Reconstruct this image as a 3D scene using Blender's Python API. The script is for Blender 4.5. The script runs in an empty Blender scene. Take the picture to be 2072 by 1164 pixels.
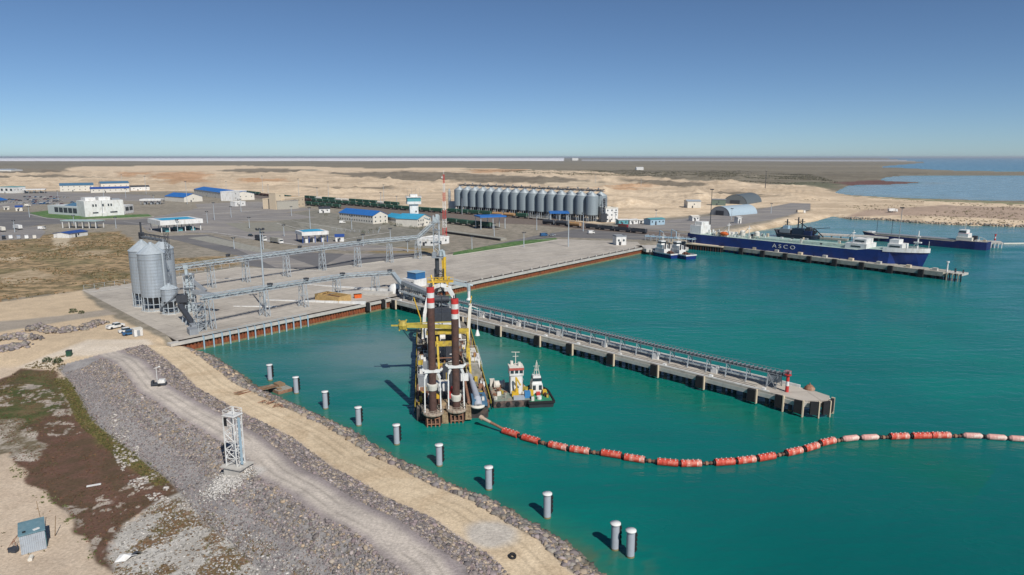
import bpy, math, random
import numpy as np
from mathutils import Vector, Matrix
random.seed(7); rng = np.random.default_rng(7)
PI = math.pi; R = math.radians
SC = bpy.context.scene; COL = SC.collection
# ------------------------------------------------------------------ camera, sky, sun, exposure
FPX = 24/36*2072; PITCH = math.atan(264/FPX); CAMH = 58.0
cam = bpy.data.cameras.new('camera'); cam.lens = 24; cam.sensor_width = 36; cam.clip_start = 1; cam.clip_end = 200000
camo = bpy.data.objects.new('camera', cam); COL.objects.link(camo)
camo.location = (0, 0, CAMH); camo.rotation_euler = (PI/2-PITCH, 0, 0); SC.camera = camo
SUN_EL, SUN_AZ = R(43), R(152)          # azimuth clockwise from +Y
wd = bpy.data.worlds.new('World'); SC.world = wd; wd.use_nodes = True
nt = wd.node_tree; bg = nt.nodes['Background']; sky = nt.nodes.new('ShaderNodeTexSky')
sky.sky_type = 'NISHITA'; sky.sun_disc = False; sky.sun_elevation = SUN_EL; sky.sun_rotation = SUN_AZ
sky.altitude = 0; sky.air_density = .55; sky.dust_density = .2; sky.ozone_density = 2.5
tint = nt.nodes.new('ShaderNodeVectorMath'); tint.operation = 'MULTIPLY'; tint.inputs[1].default_value = (.78,.90,.97); nt.links.new(sky.outputs[0], tint.inputs[0]); nt.links.new(tint.outputs[0], bg.inputs[0]); bg.inputs[1].default_value = 0.087
sl = bpy.data.lights.new('sun', 'SUN'); sl.energy = 4.7; sl.angle = R(0.53); sl.color = (1, .955, .89)
so = bpy.data.objects.new('sun', sl); COL.objects.link(so)
sd_ = Vector((math.sin(SUN_AZ)*math.cos(SUN_EL), math.cos(SUN_AZ)*math.cos(SUN_EL), math.sin(SUN_EL)))
so.rotation_euler = sd_.to_track_quat('Z', 'Y').to_euler()
SC.view_settings.view_transform = 'Standard'; SC.view_settings.look = 'None'
SC.view_settings.exposure = 0.0; SC.view_settings.gamma = 1
SC.render.engine = 'CYCLES'
SC.cycles.max_bounces = 6; SC.cycles.volume_bounces = 0
# ------------------------------------------------------------------ helpers
_c, _s = math.cos(PITCH), math.sin(PITCH)
def P(px, py, z=3.7):
    """ground point (x, y) at height z seen at photo position"""
    a = (px-1036)/FPX; b = (py-582)/FPX
    t = (z-CAMH)/(-_s-b*_c)
    return (a*t, (_c-b*_s)*t)
def P3(px, py, z=3.7): x, y = P(px, py, z); return (x, y, z)
def ZAT(py, d):
    """height of a point at ground distance d seen at row py"""
    b = (py-582)/FPX
    return CAMH + (-_s-b*_c)/(_c-b*_s)*d
def hyp(a, b): return math.hypot(b[0]-a[0], b[1]-a[1])
def ordn(i): return ['first','second','third','fourth','fifth','sixth','seventh','eighth','ninth','tenth','eleventh','twelfth','thirteenth','fourteenth','fifteenth','sixteenth','seventeenth','eighteenth','nineteenth','twentieth'][i] if i < 20 else ordbig(i+1)
def ordbig(n):
    t = {2:'twenty',3:'thirty',4:'forty',5:'fifty',6:'sixty',7:'seventy'}[n//10]
    return {2:'twentieth',3:'thirtieth',4:'fortieth',5:'fiftieth',6:'sixtieth',7:'seventieth'}[n//10] if n % 10 == 0 else t+'-'+ordn(n % 10-1)
MATS = {}
def mat(name, col, rough=.7, metal=0, var=.12, scale=1.2, bump=0, bscale=None, stain=None, stamt=.5, stscale=.3, attr=False, spec=.3, stretch=(1,1,1), rot=0):
    if name in MATS: return MATS[name]
    m = bpy.data.materials.new(name); m.use_nodes = True; n = m.node_tree.nodes; l = m.node_tree.links
    b = n['Principled BSDF']; b.inputs['Roughness'].default_value = rough; b.inputs['Metallic'].default_value = metal
    b.inputs['Specular IOR Level'].default_value = spec
    tc = n.new('ShaderNodeTexCoord'); mp = n.new('ShaderNodeMapping'); mp.inputs['Scale'].default_value = stretch; mp.inputs['Rotation'].default_value = (0,0,rot)
    l.new(tc.outputs['Object'], mp.inputs[0])
    nz = n.new('ShaderNodeTexNoise'); nz.inputs['Scale'].default_value = scale; nz.inputs['Detail'].default_value = 5; nz.inputs['Roughness'].default_value = .65
    l.new(mp.outputs[0], nz.inputs[0])
    mr = n.new('ShaderNodeMapRange'); mr.inputs[1].default_value = .3; mr.inputs[2].default_value = .7; mr.inputs[3].default_value = 1-var; mr.inputs[4].default_value = 1+var
    l.new(nz.outputs[0], mr.inputs[0])
    if attr:
        src = n.new('ShaderNodeAttribute'); src.attribute_name = 'Col'; so_ = src.outputs[0]
    else:
        src = n.new('ShaderNodeRGB'); src.outputs[0].default_value = (*col, 1); so_ = src.outputs[0]
    if stain:
        n2 = n.new('ShaderNodeTexNoise'); n2.inputs['Scale'].default_value = stscale; n2.inputs['Detail'].default_value = 6; n2.inputs['Roughness'].default_value = .7
        l.new(mp.outputs[0], n2.inputs[0])
        r2 = n.new('ShaderNodeMapRange'); r2.inputs[1].default_value = .5; r2.inputs[2].default_value = .62; r2.inputs[3].default_value = 0; r2.inputs[4].default_value = stamt
        l.new(n2.outputs[0], r2.inputs[0])
        mx = n.new('ShaderNodeMix'); mx.data_type = 'RGBA'; mx.inputs[7].default_value = (*stain, 1)
        l.new(r2.outputs[0], mx.inputs[0]); l.new(so_, mx.inputs[6]); so_ = mx.outputs[2]
    vm = n.new('ShaderNodeVectorMath'); vm.operation = 'SCALE'; l.new(so_, vm.inputs[0]); l.new(mr.outputs[0], vm.inputs[3])
    l.new(vm.outputs[0], b.inputs['Base Color'])
    if bump:
        bn = n.new('ShaderNodeBump'); bn.inputs['Strength'].default_value = bump; bn.inputs['Distance'].default_value = .1
        n3 = n.new('ShaderNodeTexNoise'); n3.inputs['Scale'].default_value = bscale or scale*3; n3.inputs['Detail'].default_value = 4
        l.new(mp.outputs[0], n3.inputs[0]); l.new(n3.outputs[0], bn.inputs['Height']); l.new(bn.outputs[0], b.inputs['Normal'])
    MATS[name] = m; return m
def ribs(m, axis, period, strength=.6, col=None):
    """corrugation: a bump of parallel ribs along one object axis"""
    n = m.node_tree.nodes; l = m.node_tree.links; b = n['Principled BSDF']
    tc = n.new('ShaderNodeTexCoord'); sp = n.new('ShaderNodeSeparateXYZ'); l.new(tc.outputs['Object'], sp.inputs[0])
    mu = n.new('ShaderNodeMath'); mu.operation = 'MULTIPLY'; mu.inputs[1].default_value = 2*PI/period; l.new(sp.outputs[axis], mu.inputs[0])
    si = n.new('ShaderNodeMath'); si.operation = 'SINE'; l.new(mu.outputs[0], si.inputs[0])
    bn = n.new('ShaderNodeBump'); bn.inputs['Strength'].default_value = strength; bn.inputs['Distance'].default_value = .06
    l.new(si.outputs[0], bn.inputs['Height']); l.new(bn.outputs[0], b.inputs['Normal']); return m
def joints(m, ang, w, h, dark=.72, size=.012, amt=.10):
    """cast slab joints and slightly different slabs"""
    n = m.node_tree.nodes; l = m.node_tree.links; b = n['Principled BSDF']; old = b.inputs['Base Color'].links[0].from_socket
    tc = n.new('ShaderNodeTexCoord'); mp = n.new('ShaderNodeMapping'); mp.inputs['Rotation'].default_value = (0,0,-ang); l.new(tc.outputs['Object'], mp.inputs[0])
    br = n.new('ShaderNodeTexBrick'); br.offset = .5; br.inputs['Scale'].default_value = 1/w; br.inputs['Brick Width'].default_value = 1; br.inputs['Row Height'].default_value = h/w; br.inputs['Mortar Size'].default_value = size
    br.inputs['Color1'].default_value = (1+amt,)*3+(1,); br.inputs['Color2'].default_value = (1-amt,)*3+(1,); br.inputs['Mortar'].default_value = (dark,)*3+(1,); l.new(mp.outputs[0], br.inputs[0])
    vm = n.new('ShaderNodeVectorMath'); vm.operation = 'MULTIPLY'; l.new(old, vm.inputs[0]); l.new(br.outputs[0], vm.inputs[1]); l.new(vm.outputs[0], b.inputs['Base Color'])
class MB:
    def __init__(s): s.v = []; s.f = []; s.m = []; s.sm = []
    def add(s, vs, fs, mi=0, smooth=False):
        o = len(s.v); s.v += [tuple(v) for v in vs]; s.f += [tuple(i+o for i in f) for f in fs]; s.m += [mi]*len(fs); s.sm += [smooth]*len(fs); return s
    def box(s, c, d, rz=0, mi=0, top=1.0, topy=None):
        x, y, z = c; a, b, h = d[0]/2, d[1]/2, d[2]/2; ty = top if topy is None else topy
        cs, sn = math.cos(rz), math.sin(rz); vs = []
        for (k, kt, kty) in ((-1, 1, 1), (1, top, ty)):
            for (i, j) in ((-1,-1),(1,-1),(1,1),(-1,1)):
                X, Y = i*a*kt, j*b*kty; vs.append((x+X*cs-Y*sn, y+X*sn+Y*cs, z+k*h))
        return s.add(vs, [(3,2,1,0),(4,5,6,7),(0,1,5,4),(1,2,6,5),(2,3,7,6),(3,0,4,7)], mi)
    def b0(s, x, y, z0, sx, sy, h, rz=0, mi=0, top=1.0): return s.box((x, y, z0+h/2), (sx, sy, h), rz, mi, top)
    def tube(s, p, q, r, r2=None, n=8, mi=0, caps=True, smooth=True):
        p = Vector(p); q = Vector(q); r2 = r if r2 is None else r2; d = (q-p)
        if d.length < 1e-6: return s
        d.normalize(); u = d.orthogonal().normalized(); w = d.cross(u); vs = []
        for c, rr in ((p, r), (q, r2)):
            for i in range(n): a = 2*PI*i/n+PI/n; vs.append(c+u*math.cos(a)*rr+w*math.sin(a)*rr)
        s.add(vs, [(i, (i+1) % n, n+(i+1) % n, n+i) for i in range(n)], mi, smooth and n > 5)
        if caps: o = len(s.v); s.v += [tuple(v) for v in vs]; s.f += [tuple(o+n-1-i for i in range(n)), tuple(o+n+i for i in range(n))]; s.m += [mi]*2; s.sm += [False]*2
        return s
    def beam(s, p, q, w, h=None, mi=0):
        p = Vector(p); q = Vector(q); h = w if h is None else h; d = (q-p)
        if d.length < 1e-6: return s
        d.normalize(); up = Vector((0,0,1)) if abs(d.z) < .95 else Vector((0,1,0)); u = d.cross(up).normalized()*w/2; t = u.cross(d).normalized()*h/2
        vs = [c+a*u+b*t for c in (p, q) for (a, b) in ((-1,-1),(1,-1),(1,1),(-1,1))]
        return s.add(vs, [(3,2,1,0),(4,5,6,7),(0,1,5,4),(1,2,6,5),(2,3,7,6),(3,0,4,7)], mi)
    def lathe(s, prof, c=(0,0,0), n=24, mi=0, smooth=True, a0=0, a1=2*PI):
        full = abs(a1-a0-2*PI) < 1e-6; k = n if full else n+1; vs = []
        for (r, z) in prof:
            for i in range(k): a = a0+(a1-a0)*i/n; vs.append((c[0]+r*math.cos(a), c[1]+r*math.sin(a), c[2]+z))
        fs = [(j*k+i, j*k+(i+1) % k, (j+1)*k+(i+1) % k, (j+1)*k+i) for j in range(len(prof)-1) for i in range(n)]
        return s.add(vs, fs, mi, smooth)
    def prism(s, poly, z0, z1, mi=0, top=None):
        n = len(poly); vs = [(p[0], p[1], z0) for p in poly]+[(p[0], p[1], z1) for p in (top or poly)]
        a = sum(poly[i][0]*poly[(i+1) % n][1]-poly[(i+1) % n][0]*poly[i][1] for i in range(n))
        f = [(i, (i+1) % n, n+(i+1) % n, n+i) for i in range(n)]+[tuple(range(n-1,-1,-1)), tuple(range(n,2*n))]
        if a < 0: f = [tuple(reversed(q)) for q in f]
        return s.add(vs, f, mi)
    def truss(s, p, q, w, h, step, t=.12, mi=0, side=True):
        """box lattice between two points: four chords with diagonals"""
        p = Vector(p); q = Vector(q); d = q-p; L = d.length; d.normalize()
        up = Vector((0,0,1)) if abs(d.z) < .9 else Vector((0,1,0)); u = d.cross(up).normalized(); v = u.cross(d).normalized()
        cs = [(-w/2,-h/2),(w/2,-h/2),(w/2,h/2),(-w/2,h/2)]
        pt = lambda k, f: p+d*L*f+u*cs[k][0]+v*cs[k][1]
        for k in range(4): s.beam(pt(k,0), pt(k,1), t, t, mi)
        n = max(1, round(L/step))
        for i in range(n):
            for k in range(4):
                k2 = (k+1) % 4; a, b = (k, k2) if i % 2 else (k2, k)
                s.beam(pt(a,i/n), pt(b,(i+1)/n), t*.7, t*.7, mi)
                s.beam(pt(k,i/n), pt(k2,i/n), t*.6, t*.6, mi)
        return s
    def build(s, name, mats, parent=None):
        me = bpy.data.meshes.new(name); me.from_pydata([tuple(v) for v in s.v], [], s.f)
        for m in (mats if isinstance(mats, (list, tuple)) else [mats]): me.materials.append(m)
        me.polygons.foreach_set('material_index', s.m); me.polygons.foreach_set('use_smooth', s.sm); me.update()
        o = bpy.data.objects.new(name, me); COL.objects.link(o)
        if parent is not None: o.parent = parent
        return o
def tag(o, label, cat, group=None):
    o['label'] = label; o['category'] = cat
    if group: o['group'] = group
    return o
def thing(name, label, cat, loc=(0,0,0), rz=0, group=None):
    o = bpy.data.objects.new(name, None); COL.objects.link(o); o.empty_display_size = .5
    o.location = loc; o.rotation_euler = (0,0,rz); return tag(o, label, cat, group)
def one(name, label, cat, mb, mats, loc=(0,0,0), rz=0, group=None):
    o = mb.build(name, mats); o.location = loc; o.rotation_euler = (0,0,rz); return tag(o, label, cat, group)
def kids(o): return [c for c in ALLKIDS.get(o.name, [])]
def clone(root, loc, rz=None, label=None, scale=None):
    def cp(o, par):
        c = o.copy(); COL.objects.link(c)
        if par is not None: c.parent = par
        for ch in list(o.children): cp(ch, c)
        return c
    r = cp(root, None); r.location = loc
    if rz is not None: r.rotation_euler = (0,0,rz)
    if label: r['label'] = label
    if scale: r.scale = scale
    return r
def struct(o, kind='structure'): o['kind'] = kind; return o
# ------------------------------------------------------------------ materials
M_conc = mat('pale_concrete', (.43,.39,.335), .85, var=.09, scale=.35, stain=(.29,.26,.225), stamt=.7, stscale=.03, bump=.1, stretch=(1,1,1))
joints(M_conc, R(50.4), 12, 6, .80, .018, .05)
M_conc2 = mat('pier_concrete', (.47,.45,.41), .85, var=.12, scale=.6, stain=(.33,.3,.27), stamt=.5, stscale=.4)
M_concd = mat('weathered_concrete', (.30,.29,.25), .9, var=.18, scale=.7, stain=(.16,.16,.12), stamt=.6, stscale=.5)
M_asph = mat('asphalt', (.145,.14,.14), .85, var=.14, scale=.3, stain=(.22,.205,.185), stamt=.8, stscale=.06, bump=.1, stretch=(.35,1.6,1), rot=.75)
M_asphl = mat('old_asphalt', (.225,.21,.20), .85, var=.12, scale=.3, stain=(.33,.30,.255), stamt=.8, stscale=.06, bump=.1, stretch=(.3,1.8,1), rot=.8)
joints(M_asphl, R(50.4), 22, 14, 1.25, .012, .06)
M_line = mat('road_paint', (.60,.58,.54), .7, var=.3, scale=.3)
M_kerb = mat('kerb_stone', (.5,.48,.43), .8)
M_rust = mat('rusty_sheet_pile', (.25,.075,.032), .9, var=.35, scale=1.2, stain=(.09,.05,.035), stamt=.8, stscale=.8)
M_rustd = mat('rusty_spud_steel', (.085,.048,.04), .75, var=.25, scale=1.2, stain=(.12,.05,.03), stamt=.5)
M_rustl = mat('light_rust', (.26,.13,.08), .85, var=.3, scale=1.5, stain=(.35,.25,.18), stamt=.6)
M_slime = mat('tide_mark', (.20,.17,.09), .9, var=.3)
M_white = mat('white_paint', (.68,.68,.66), .5, var=.09, scale=.8, stain=(.44,.40,.34), stamt=.5, stscale=.5, stretch=(1,1,.35))
M_cream = mat('cream_wall', (.62,.59,.52), .8, var=.06, scale=.5, stain=(.52,.48,.42), stamt=.3)
M_beige = mat('beige_wall', (.58,.48,.35), .8, var=.06, scale=.5)
M_grey = mat('grey_steel', (.27,.29,.31), .55, metal=.2, var=.12)
M_galv = mat('galvanised_steel', (.48,.53,.56), .45, metal=.35, var=.1, scale=1)
M_galvp = mat('gallery_cladding', (.42,.48,.50), .5, metal=.2, var=.12, scale=.8)
M_silo = mat('corrugated_silo_steel', (.40,.445,.485), .48, metal=.45, var=.10, scale=1.2, stretch=(1,1,.06), stain=(.30,.32,.33), stamt=.5, stscale=1.6); ribs(M_silo, 2, 1.15, .22)
M_silo2 = mat('dull_silo_steel', (.27,.32,.345), .6, metal=.2, var=.08, scale=.4, stretch=(1,1,.15)); ribs(M_silo2, 2, 1.6, .2)
M_dark = mat('dark_steel', (.045,.05,.06), .6, var=.2)
M_rub = mat('black_rubber', (.018,.018,.02), .8, var=.2)
M_blue = mat('blue_sheet_roof', (.025,.14,.42), .45, var=.1, scale=.3); ribs(M_blue, 0, .8, .4)
M_blued = mat('dark_blue_roof', (.03,.075,.26), .45, var=.1, scale=.3)
M_blueg = mat('slate_blue_roof', (.065,.15,.24), .5, var=.12, scale=.3)
M_cyan = mat('cyan_sheet_roof', (.04,.30,.48), .45, var=.1, scale=.3)
M_navy = mat('navy_hull', (.012,.035,.17), .35, var=.1, scale=.3, stain=(.02,.025,.09), stamt=.5, stscale=.2)
M_navyr = mat('worn_navy_hull', (.012,.022,.11), .5, var=.15, scale=.3, stain=(.06,.035,.05), stamt=.5, stscale=.15)
M_boot = mat('red_antifouling', (.13,.03,.025), .7, var=.2)
M_deckg = mat('pale_green_deck', (.36,.47,.42), .6, var=.15, scale=.5, stain=(.3,.3,.25), stamt=.4)
M_glass = mat('window_glass', (.03,.045,.055), .12, var=.2, spec=.6)
M_red = mat('red_paint', (.50,.045,.04), .5, var=.12, scale=1.5)
M_or = mat('orange_paint', (.62,.13,.03), .5, var=.12, scale=1.5)
M_float = mat('weathered_float_red', (.50,.06,.035), .6, var=.22, scale=1.5, stain=(.55,.24,.18), stamt=.6, stscale=1.1)
M_floatl = mat('worn_float_red', (.58,.17,.12), .65, var=.2, scale=1.5, stain=(.66,.55,.47), stamt=.8, stscale=1.3)
M_floatp = mat('faded_float_pink', (.56,.30,.26), .7, var=.15, scale=1.5, stain=(.66,.58,.5), stamt=.8, stscale=.9)
M_yel = mat('yellow_paint', (.60,.38,.035), .5, var=.15, scale=1, stain=(.3,.17,.05), stamt=.4)
M_yelg = mat('dirty_yellow_paint', (.42,.33,.06), .6, var=.25, scale=1, stain=(.2,.14,.06), stamt=.6)
M_green = mat('green_wagon_paint', (.022,.075,.05), .6, var=.25, scale=.7, stain=(.06,.065,.045), stamt=.8)
M_gdk = mat('tug_deck_green', (.03,.22,.12), .6, var=.2)
M_tan = mat('tan_wagon_paint', (.40,.24,.11), .6, var=.15)
M_brn = mat('brown_wagon_paint', (.11,.055,.04), .7, var=.2)
M_lead = mat('painted_pile', (.36,.385,.43), .5, var=.07, scale=1)
M_sandst = mat('dry_timber', (.25,.17,.10), .9, var=.25)
M_teal = mat('teal_panel', (.10,.30,.33), .5, var=.15)
M_lblue = mat('pale_blue_paint', (.30,.43,.52), .6, var=.12, scale=1, stain=(.38,.4,.4), stamt=.4)
M_foil = mat('dry_foliage', (.05,.075,.028), .9, var=.4, scale=3)
M_lawn = mat('lawn', (.075,.155,.045), .95, var=.35, scale=.3, bump=.3, stain=(.16,.19,.08), stamt=.7, stscale=.15)
M_att = mat('rock', (1,1,1), .9, var=.2, scale=1.5, attr=True)
# ------------------------------------------------------------------ world frames
def arr(l): return np.array(l, float)
SHORE = [P(*p, 0) for p in [(429,723),(475,754),(514,785),(612,831),(715,878),(800,932),(843,950),(920,990),(1006,1023),(1056,1055),(1141,1100),(1206,1164)]]
ED = Vector((.686,-.727)); ED.normalize(); EN = Vector((ED.y, -ED.x))        # along the bank, inland normal
if EN.x > 0: EN = -EN
E0 = Vector(SHORE[0])
def emb(u, d):
    """point on the rubble bank: u metres along it, d metres inland of the waterline"""
    q = E0+ED*u+EN*d; return (q.x, q.y)
SHX = [emb(-40, 0)]+[]  # unused end
SHL = SHORE+[(SHORE[-1][0]+ED.x*90, SHORE[-1][1]+ED.y*90)]
Q0 = Vector((-101.5,195.5)); Q1 = Vector((81.5,417)); QD = (Q1-Q0).normalized(); QL = (Q1-Q0).length; QN = Vector((-QD.y, QD.x))  # quay line, inland normal
def qp(u, d): r = Q0+QD*u+QN*d; return (r.x, r.y)
K0 = Vector((-49.5,262.4)); K1 = Vector((66.0,147.5)); KD = (K1-K0).normalized(); KL = (K1-K0).length; KN = Vector((-KD.y, KD.x))
if KN.y < 0: KN = -KN
def kp(u, d): r = K0+KD*u+KN*d; return (r.x, r.y)
A_P = math.atan2(-QN.y, -QN.x)  # port axis perpendicular to the quay, pointing to the sea
A_Q = math.atan2(QD.y, QD.x)
DECK = 3.7
HARB = SHL + [(900,20),(900,P(2072,460,0)[1]*.9)] + [P(*p, 0) for p in [(2400,468),(2072,460),(1919,455),(1844,451),(1793,446),(1721,444),(1685,438),(1650,448),(1590,458),(1540,466)]] + [(98,436), qp(QL-3,4), qp(3,4)]
LAG = [P(*p, 0) for p in [(1689,390),(1717,376),(1760,374.5),(1802,374),(1840,372),(1874,370.5),(1850,368),(1800,367),(1782,364),(1791,360),(1823,356.5),(1908,355.6),(2072,355.6),(2600,355),(2600,425),(2072,409),(1950,404),(1844,401),(1781,398),(1727,395)]]
SEA = [P(*p, 0) for p in [(1780,338),(1844,340.5),(1908,344.6),(2072,348),(2700,352),(2900,319.2),(1780,319.2),(1840,325),(1880,329),(1823,334)]]
# ------------------------------------------------------------------ numpy tools
def _hash(ix, iy, s):
    h = (ix*374761393+iy*668265263+s*974634777) & 0x7fffffff; h = ((h ^ (h >> 13))*1274126177) & 0x7fffffff
    return ((h ^ (h >> 16)) & 0xffff)/65535.0
def vnoise(x, y, s=0):
    ix = np.floor(x).astype(np.int64); iy = np.floor(y).astype(np.int64); fx = x-ix; fy = y-iy
    fx = fx*fx*(3-2*fx); fy = fy*fy*(3-2*fy)
    a = _hash(ix,iy,s); b = _hash(ix+1,iy,s); c = _hash(ix,iy+1,s); d = _hash(ix+1,iy+1,s)
    return (a*(1-fx)+b*fx)*(1-fy)+(c*(1-fx)+d*fx)*fy
def fbm(x, y, s=0, o=4):
    r = 0; a = .5; t = 0
    for k in range(o): r = r+a*vnoise(x*2**k+k*17.3, y*2**k-k*9.1, s+k); t += a; a *= .5
    return r/t
def sm(a, b, x): t = np.clip((x-a)/(b-a), 0, 1); return t*t*(3-2*t)
def segd(x, y, pts, closed=True):
    n = len(pts); best = np.full(x.shape, 1e18)
    for i in range(n if closed else n-1):
        ax, ay = pts[i]; bx, by = pts[(i+1) % n]; dx, dy = bx-ax, by-ay; L = dx*dx+dy*dy+1e-12
        t = np.clip(((x-ax)*dx+(y-ay)*dy)/L, 0, 1); best = np.minimum(best, (x-ax-t*dx)**2+(y-ay-t*dy)**2)
    return np.sqrt(best)
def inside(x, y, pts):
    r = np.zeros(x.shape, bool); n = len(pts)
    for i in range(n):
        ax, ay = pts[i]; bx, by = pts[(i+1) % n]
        if ay == by: continue
        c = ((ay > y) != (by > y)) & (x < (bx-ax)*(y-ay)/(by-ay)+ax); r ^= c
    return r
def sdist(x, y, pts):
    pts = [tuple(p) for p in pts]; d = segd(x, y, pts); return np.where(inside(x, y, pts), d, -d)
def ud(x, y):
    """bank coordinates of points"""
    return (x-E0.x)*ED.x+(y-E0.y)*ED.y, None
def bank_d(x, y):
    ext = [(E0.x-ED.x*60, E0.y-ED.y*60)]+SHL
    d = segd(x, y, ext, False); ins = sdist(x, y, HARB) > 0
    return np.where(ins, -d, d)
def bank_profile(d, u):
    xs = [-30,-6,-1.5,0,3,5,8,13.5,19,20.3,26,27.5,30,36.5,40]; zs = [-6,-3,-.9,.1,1.9,2.7,2.85,2.95,5.1,5.5,5.5,5.2,4.2,1.15,1.05]
    return np.interp(d, xs, zs)
def grid_rows(y0, y1, n0):
    # rows spaced evenly in view angle, so that cells stay about as large as they look
    a0 = math.atan(CAMH/y0); a1 = math.atan(CAMH/y1); return CAMH/np.tan(np.linspace(a0, a1, n0))
def sheet(name, ys, ts, zf, extra=None):
    Y = np.repeat(ys[:, None], len(ts), 1); X = Y*ts[None, :]
    X, Y = X.ravel(), Y.ravel(); Z = zf(X, Y); n, m = len(ys), len(ts)
    me = bpy.data.meshes.new(name); co = np.stack([X, Y, Z], 1).astype(np.float32)
    i = (np.arange(n-1)[:, None]*m+np.arange(m-1)[None, :]).ravel()
    q = np.stack([i, i+1, i+m+1, i+m], 1).astype(np.int32)
    me.vertices.add(len(co)); me.vertices.foreach_set('co', co.ravel()); me.loops.add(q.size); me.loops.foreach_set('vertex_index', q.ravel())
    me.polygons.add(len(q)); me.polygons.foreach_set('loop_start', np.arange(0, q.size, 4, dtype=np.int32)); me.polygons.foreach_set('loop_total', np.full(len(q), 4, np.int32))
    me.polygons.foreach_set('use_smooth', np.ones(len(q), bool)); me.update(calc_edges=True)
    o = bpy.data.objects.new(name, me); COL.objects.link(o); return o, X, Y, Z
def setcol(me, name, rgb):
    a = me.color_attributes.new(name, 'FLOAT_COLOR', 'POINT'); b = np.ones((len(rgb), 4), np.float32); b[:, :3] = rgb; a.data.foreach_set('color', b.ravel())
# ------------------------------------------------------------------ land
def pp(l, z=3.0): return [P(x, y, z) for x, y in l]
PORTFLAT = pp([(-500,392),(0,386),(120,377),(480,378),(640,398),(900,425),(930,421),(1210,428),(1330,425),(1560,402),(1640,412),(1640,432),(1560,450),(1390,480),(1310,500)], 3.7)+[qp(QL,6), qp(0,6)]+pp([(350,700),(160,592),(0,600),(-500,640)],3.7)
def land_z(x, y):
    w = np.maximum(np.maximum(sdist(x, y, HARB), sdist(x, y, LAG)), sdist(x, y, SEA))   # >0 in water
    base = np.full(x.shape, 3.58)
    base = base-2.55*(1-sm(168, 196, y+.12*x+14))*(x < 0)          # the hollow inland of the bank
    hol = (y < 200)
    base = np.where(hol, base+.25*(fbm(x*.15, y*.15, 3)-.5), base)
    pf = sdist(x, y, PORTFLAT); out = sm(0, 60, -pf)*(y > 380)
    base = base+out*(2.2*(fbm(x/60, y/90, 5)-.35)+np.clip((y-700)/2500, 0, 1)*6*fbm(x/400, y/500, 8)+(2.6*np.clip(fbm(x/22, y/30, 11)-.5, 0, 1)*5+4*np.clip(fbm(x/70, y/60, 14)-.5, 0, 1)*4)*(y > 620)*(y < 2600))
    spit = sdist(x, y, [P(*p, 0) for p in [(1650,392),(2600,400),(2600,480),(1640,452)]]); sp = sm(-30, 20, spit)
    base = base*(1-sp)+sp*(1.3+1.3*fbm(x/14, y/14, 12))
    east = sm(1200, 1500, y)*sm(.30, .42, x/y); base = base*(1-east)+east*(1.2+.8*fbm(x/90, y/90, 13))
    slope = np.where(y > 900, 60, 7)
    z = np.where(w < 0, base*sm(-1, slope, -w)**.8+.05, -.3-np.minimum(w*.35, 4))
    # rubble bank
    u = (x-E0.x)*ED.x+(y-E0.y)*ED.y; near = (y < 215) & (u > -22)
    d = bank_d(x, y); pr = bank_profile(d, u); k = sm(-14, 12, u)
    crest = np.where(d > 14, np.minimum(pr, np.maximum(pr-2.3*(1-k), 0)), pr)
    bz = np.where((d > 14) & (d < 40), np.maximum(crest, base), crest)
    bz = np.where(d >= 36, base, bz)
    bz = np.where((w > 0) & (d > 0), z, bz)
    kk = sm(-20, -6, u)
    return np.where(near, z*(1-kk)+bz*kk, z)
C = lambda r, g, b: np.array([r, g, b])
SANDA, SANDB = C(.70,.57,.41), C(.57,.44,.30)
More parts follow.
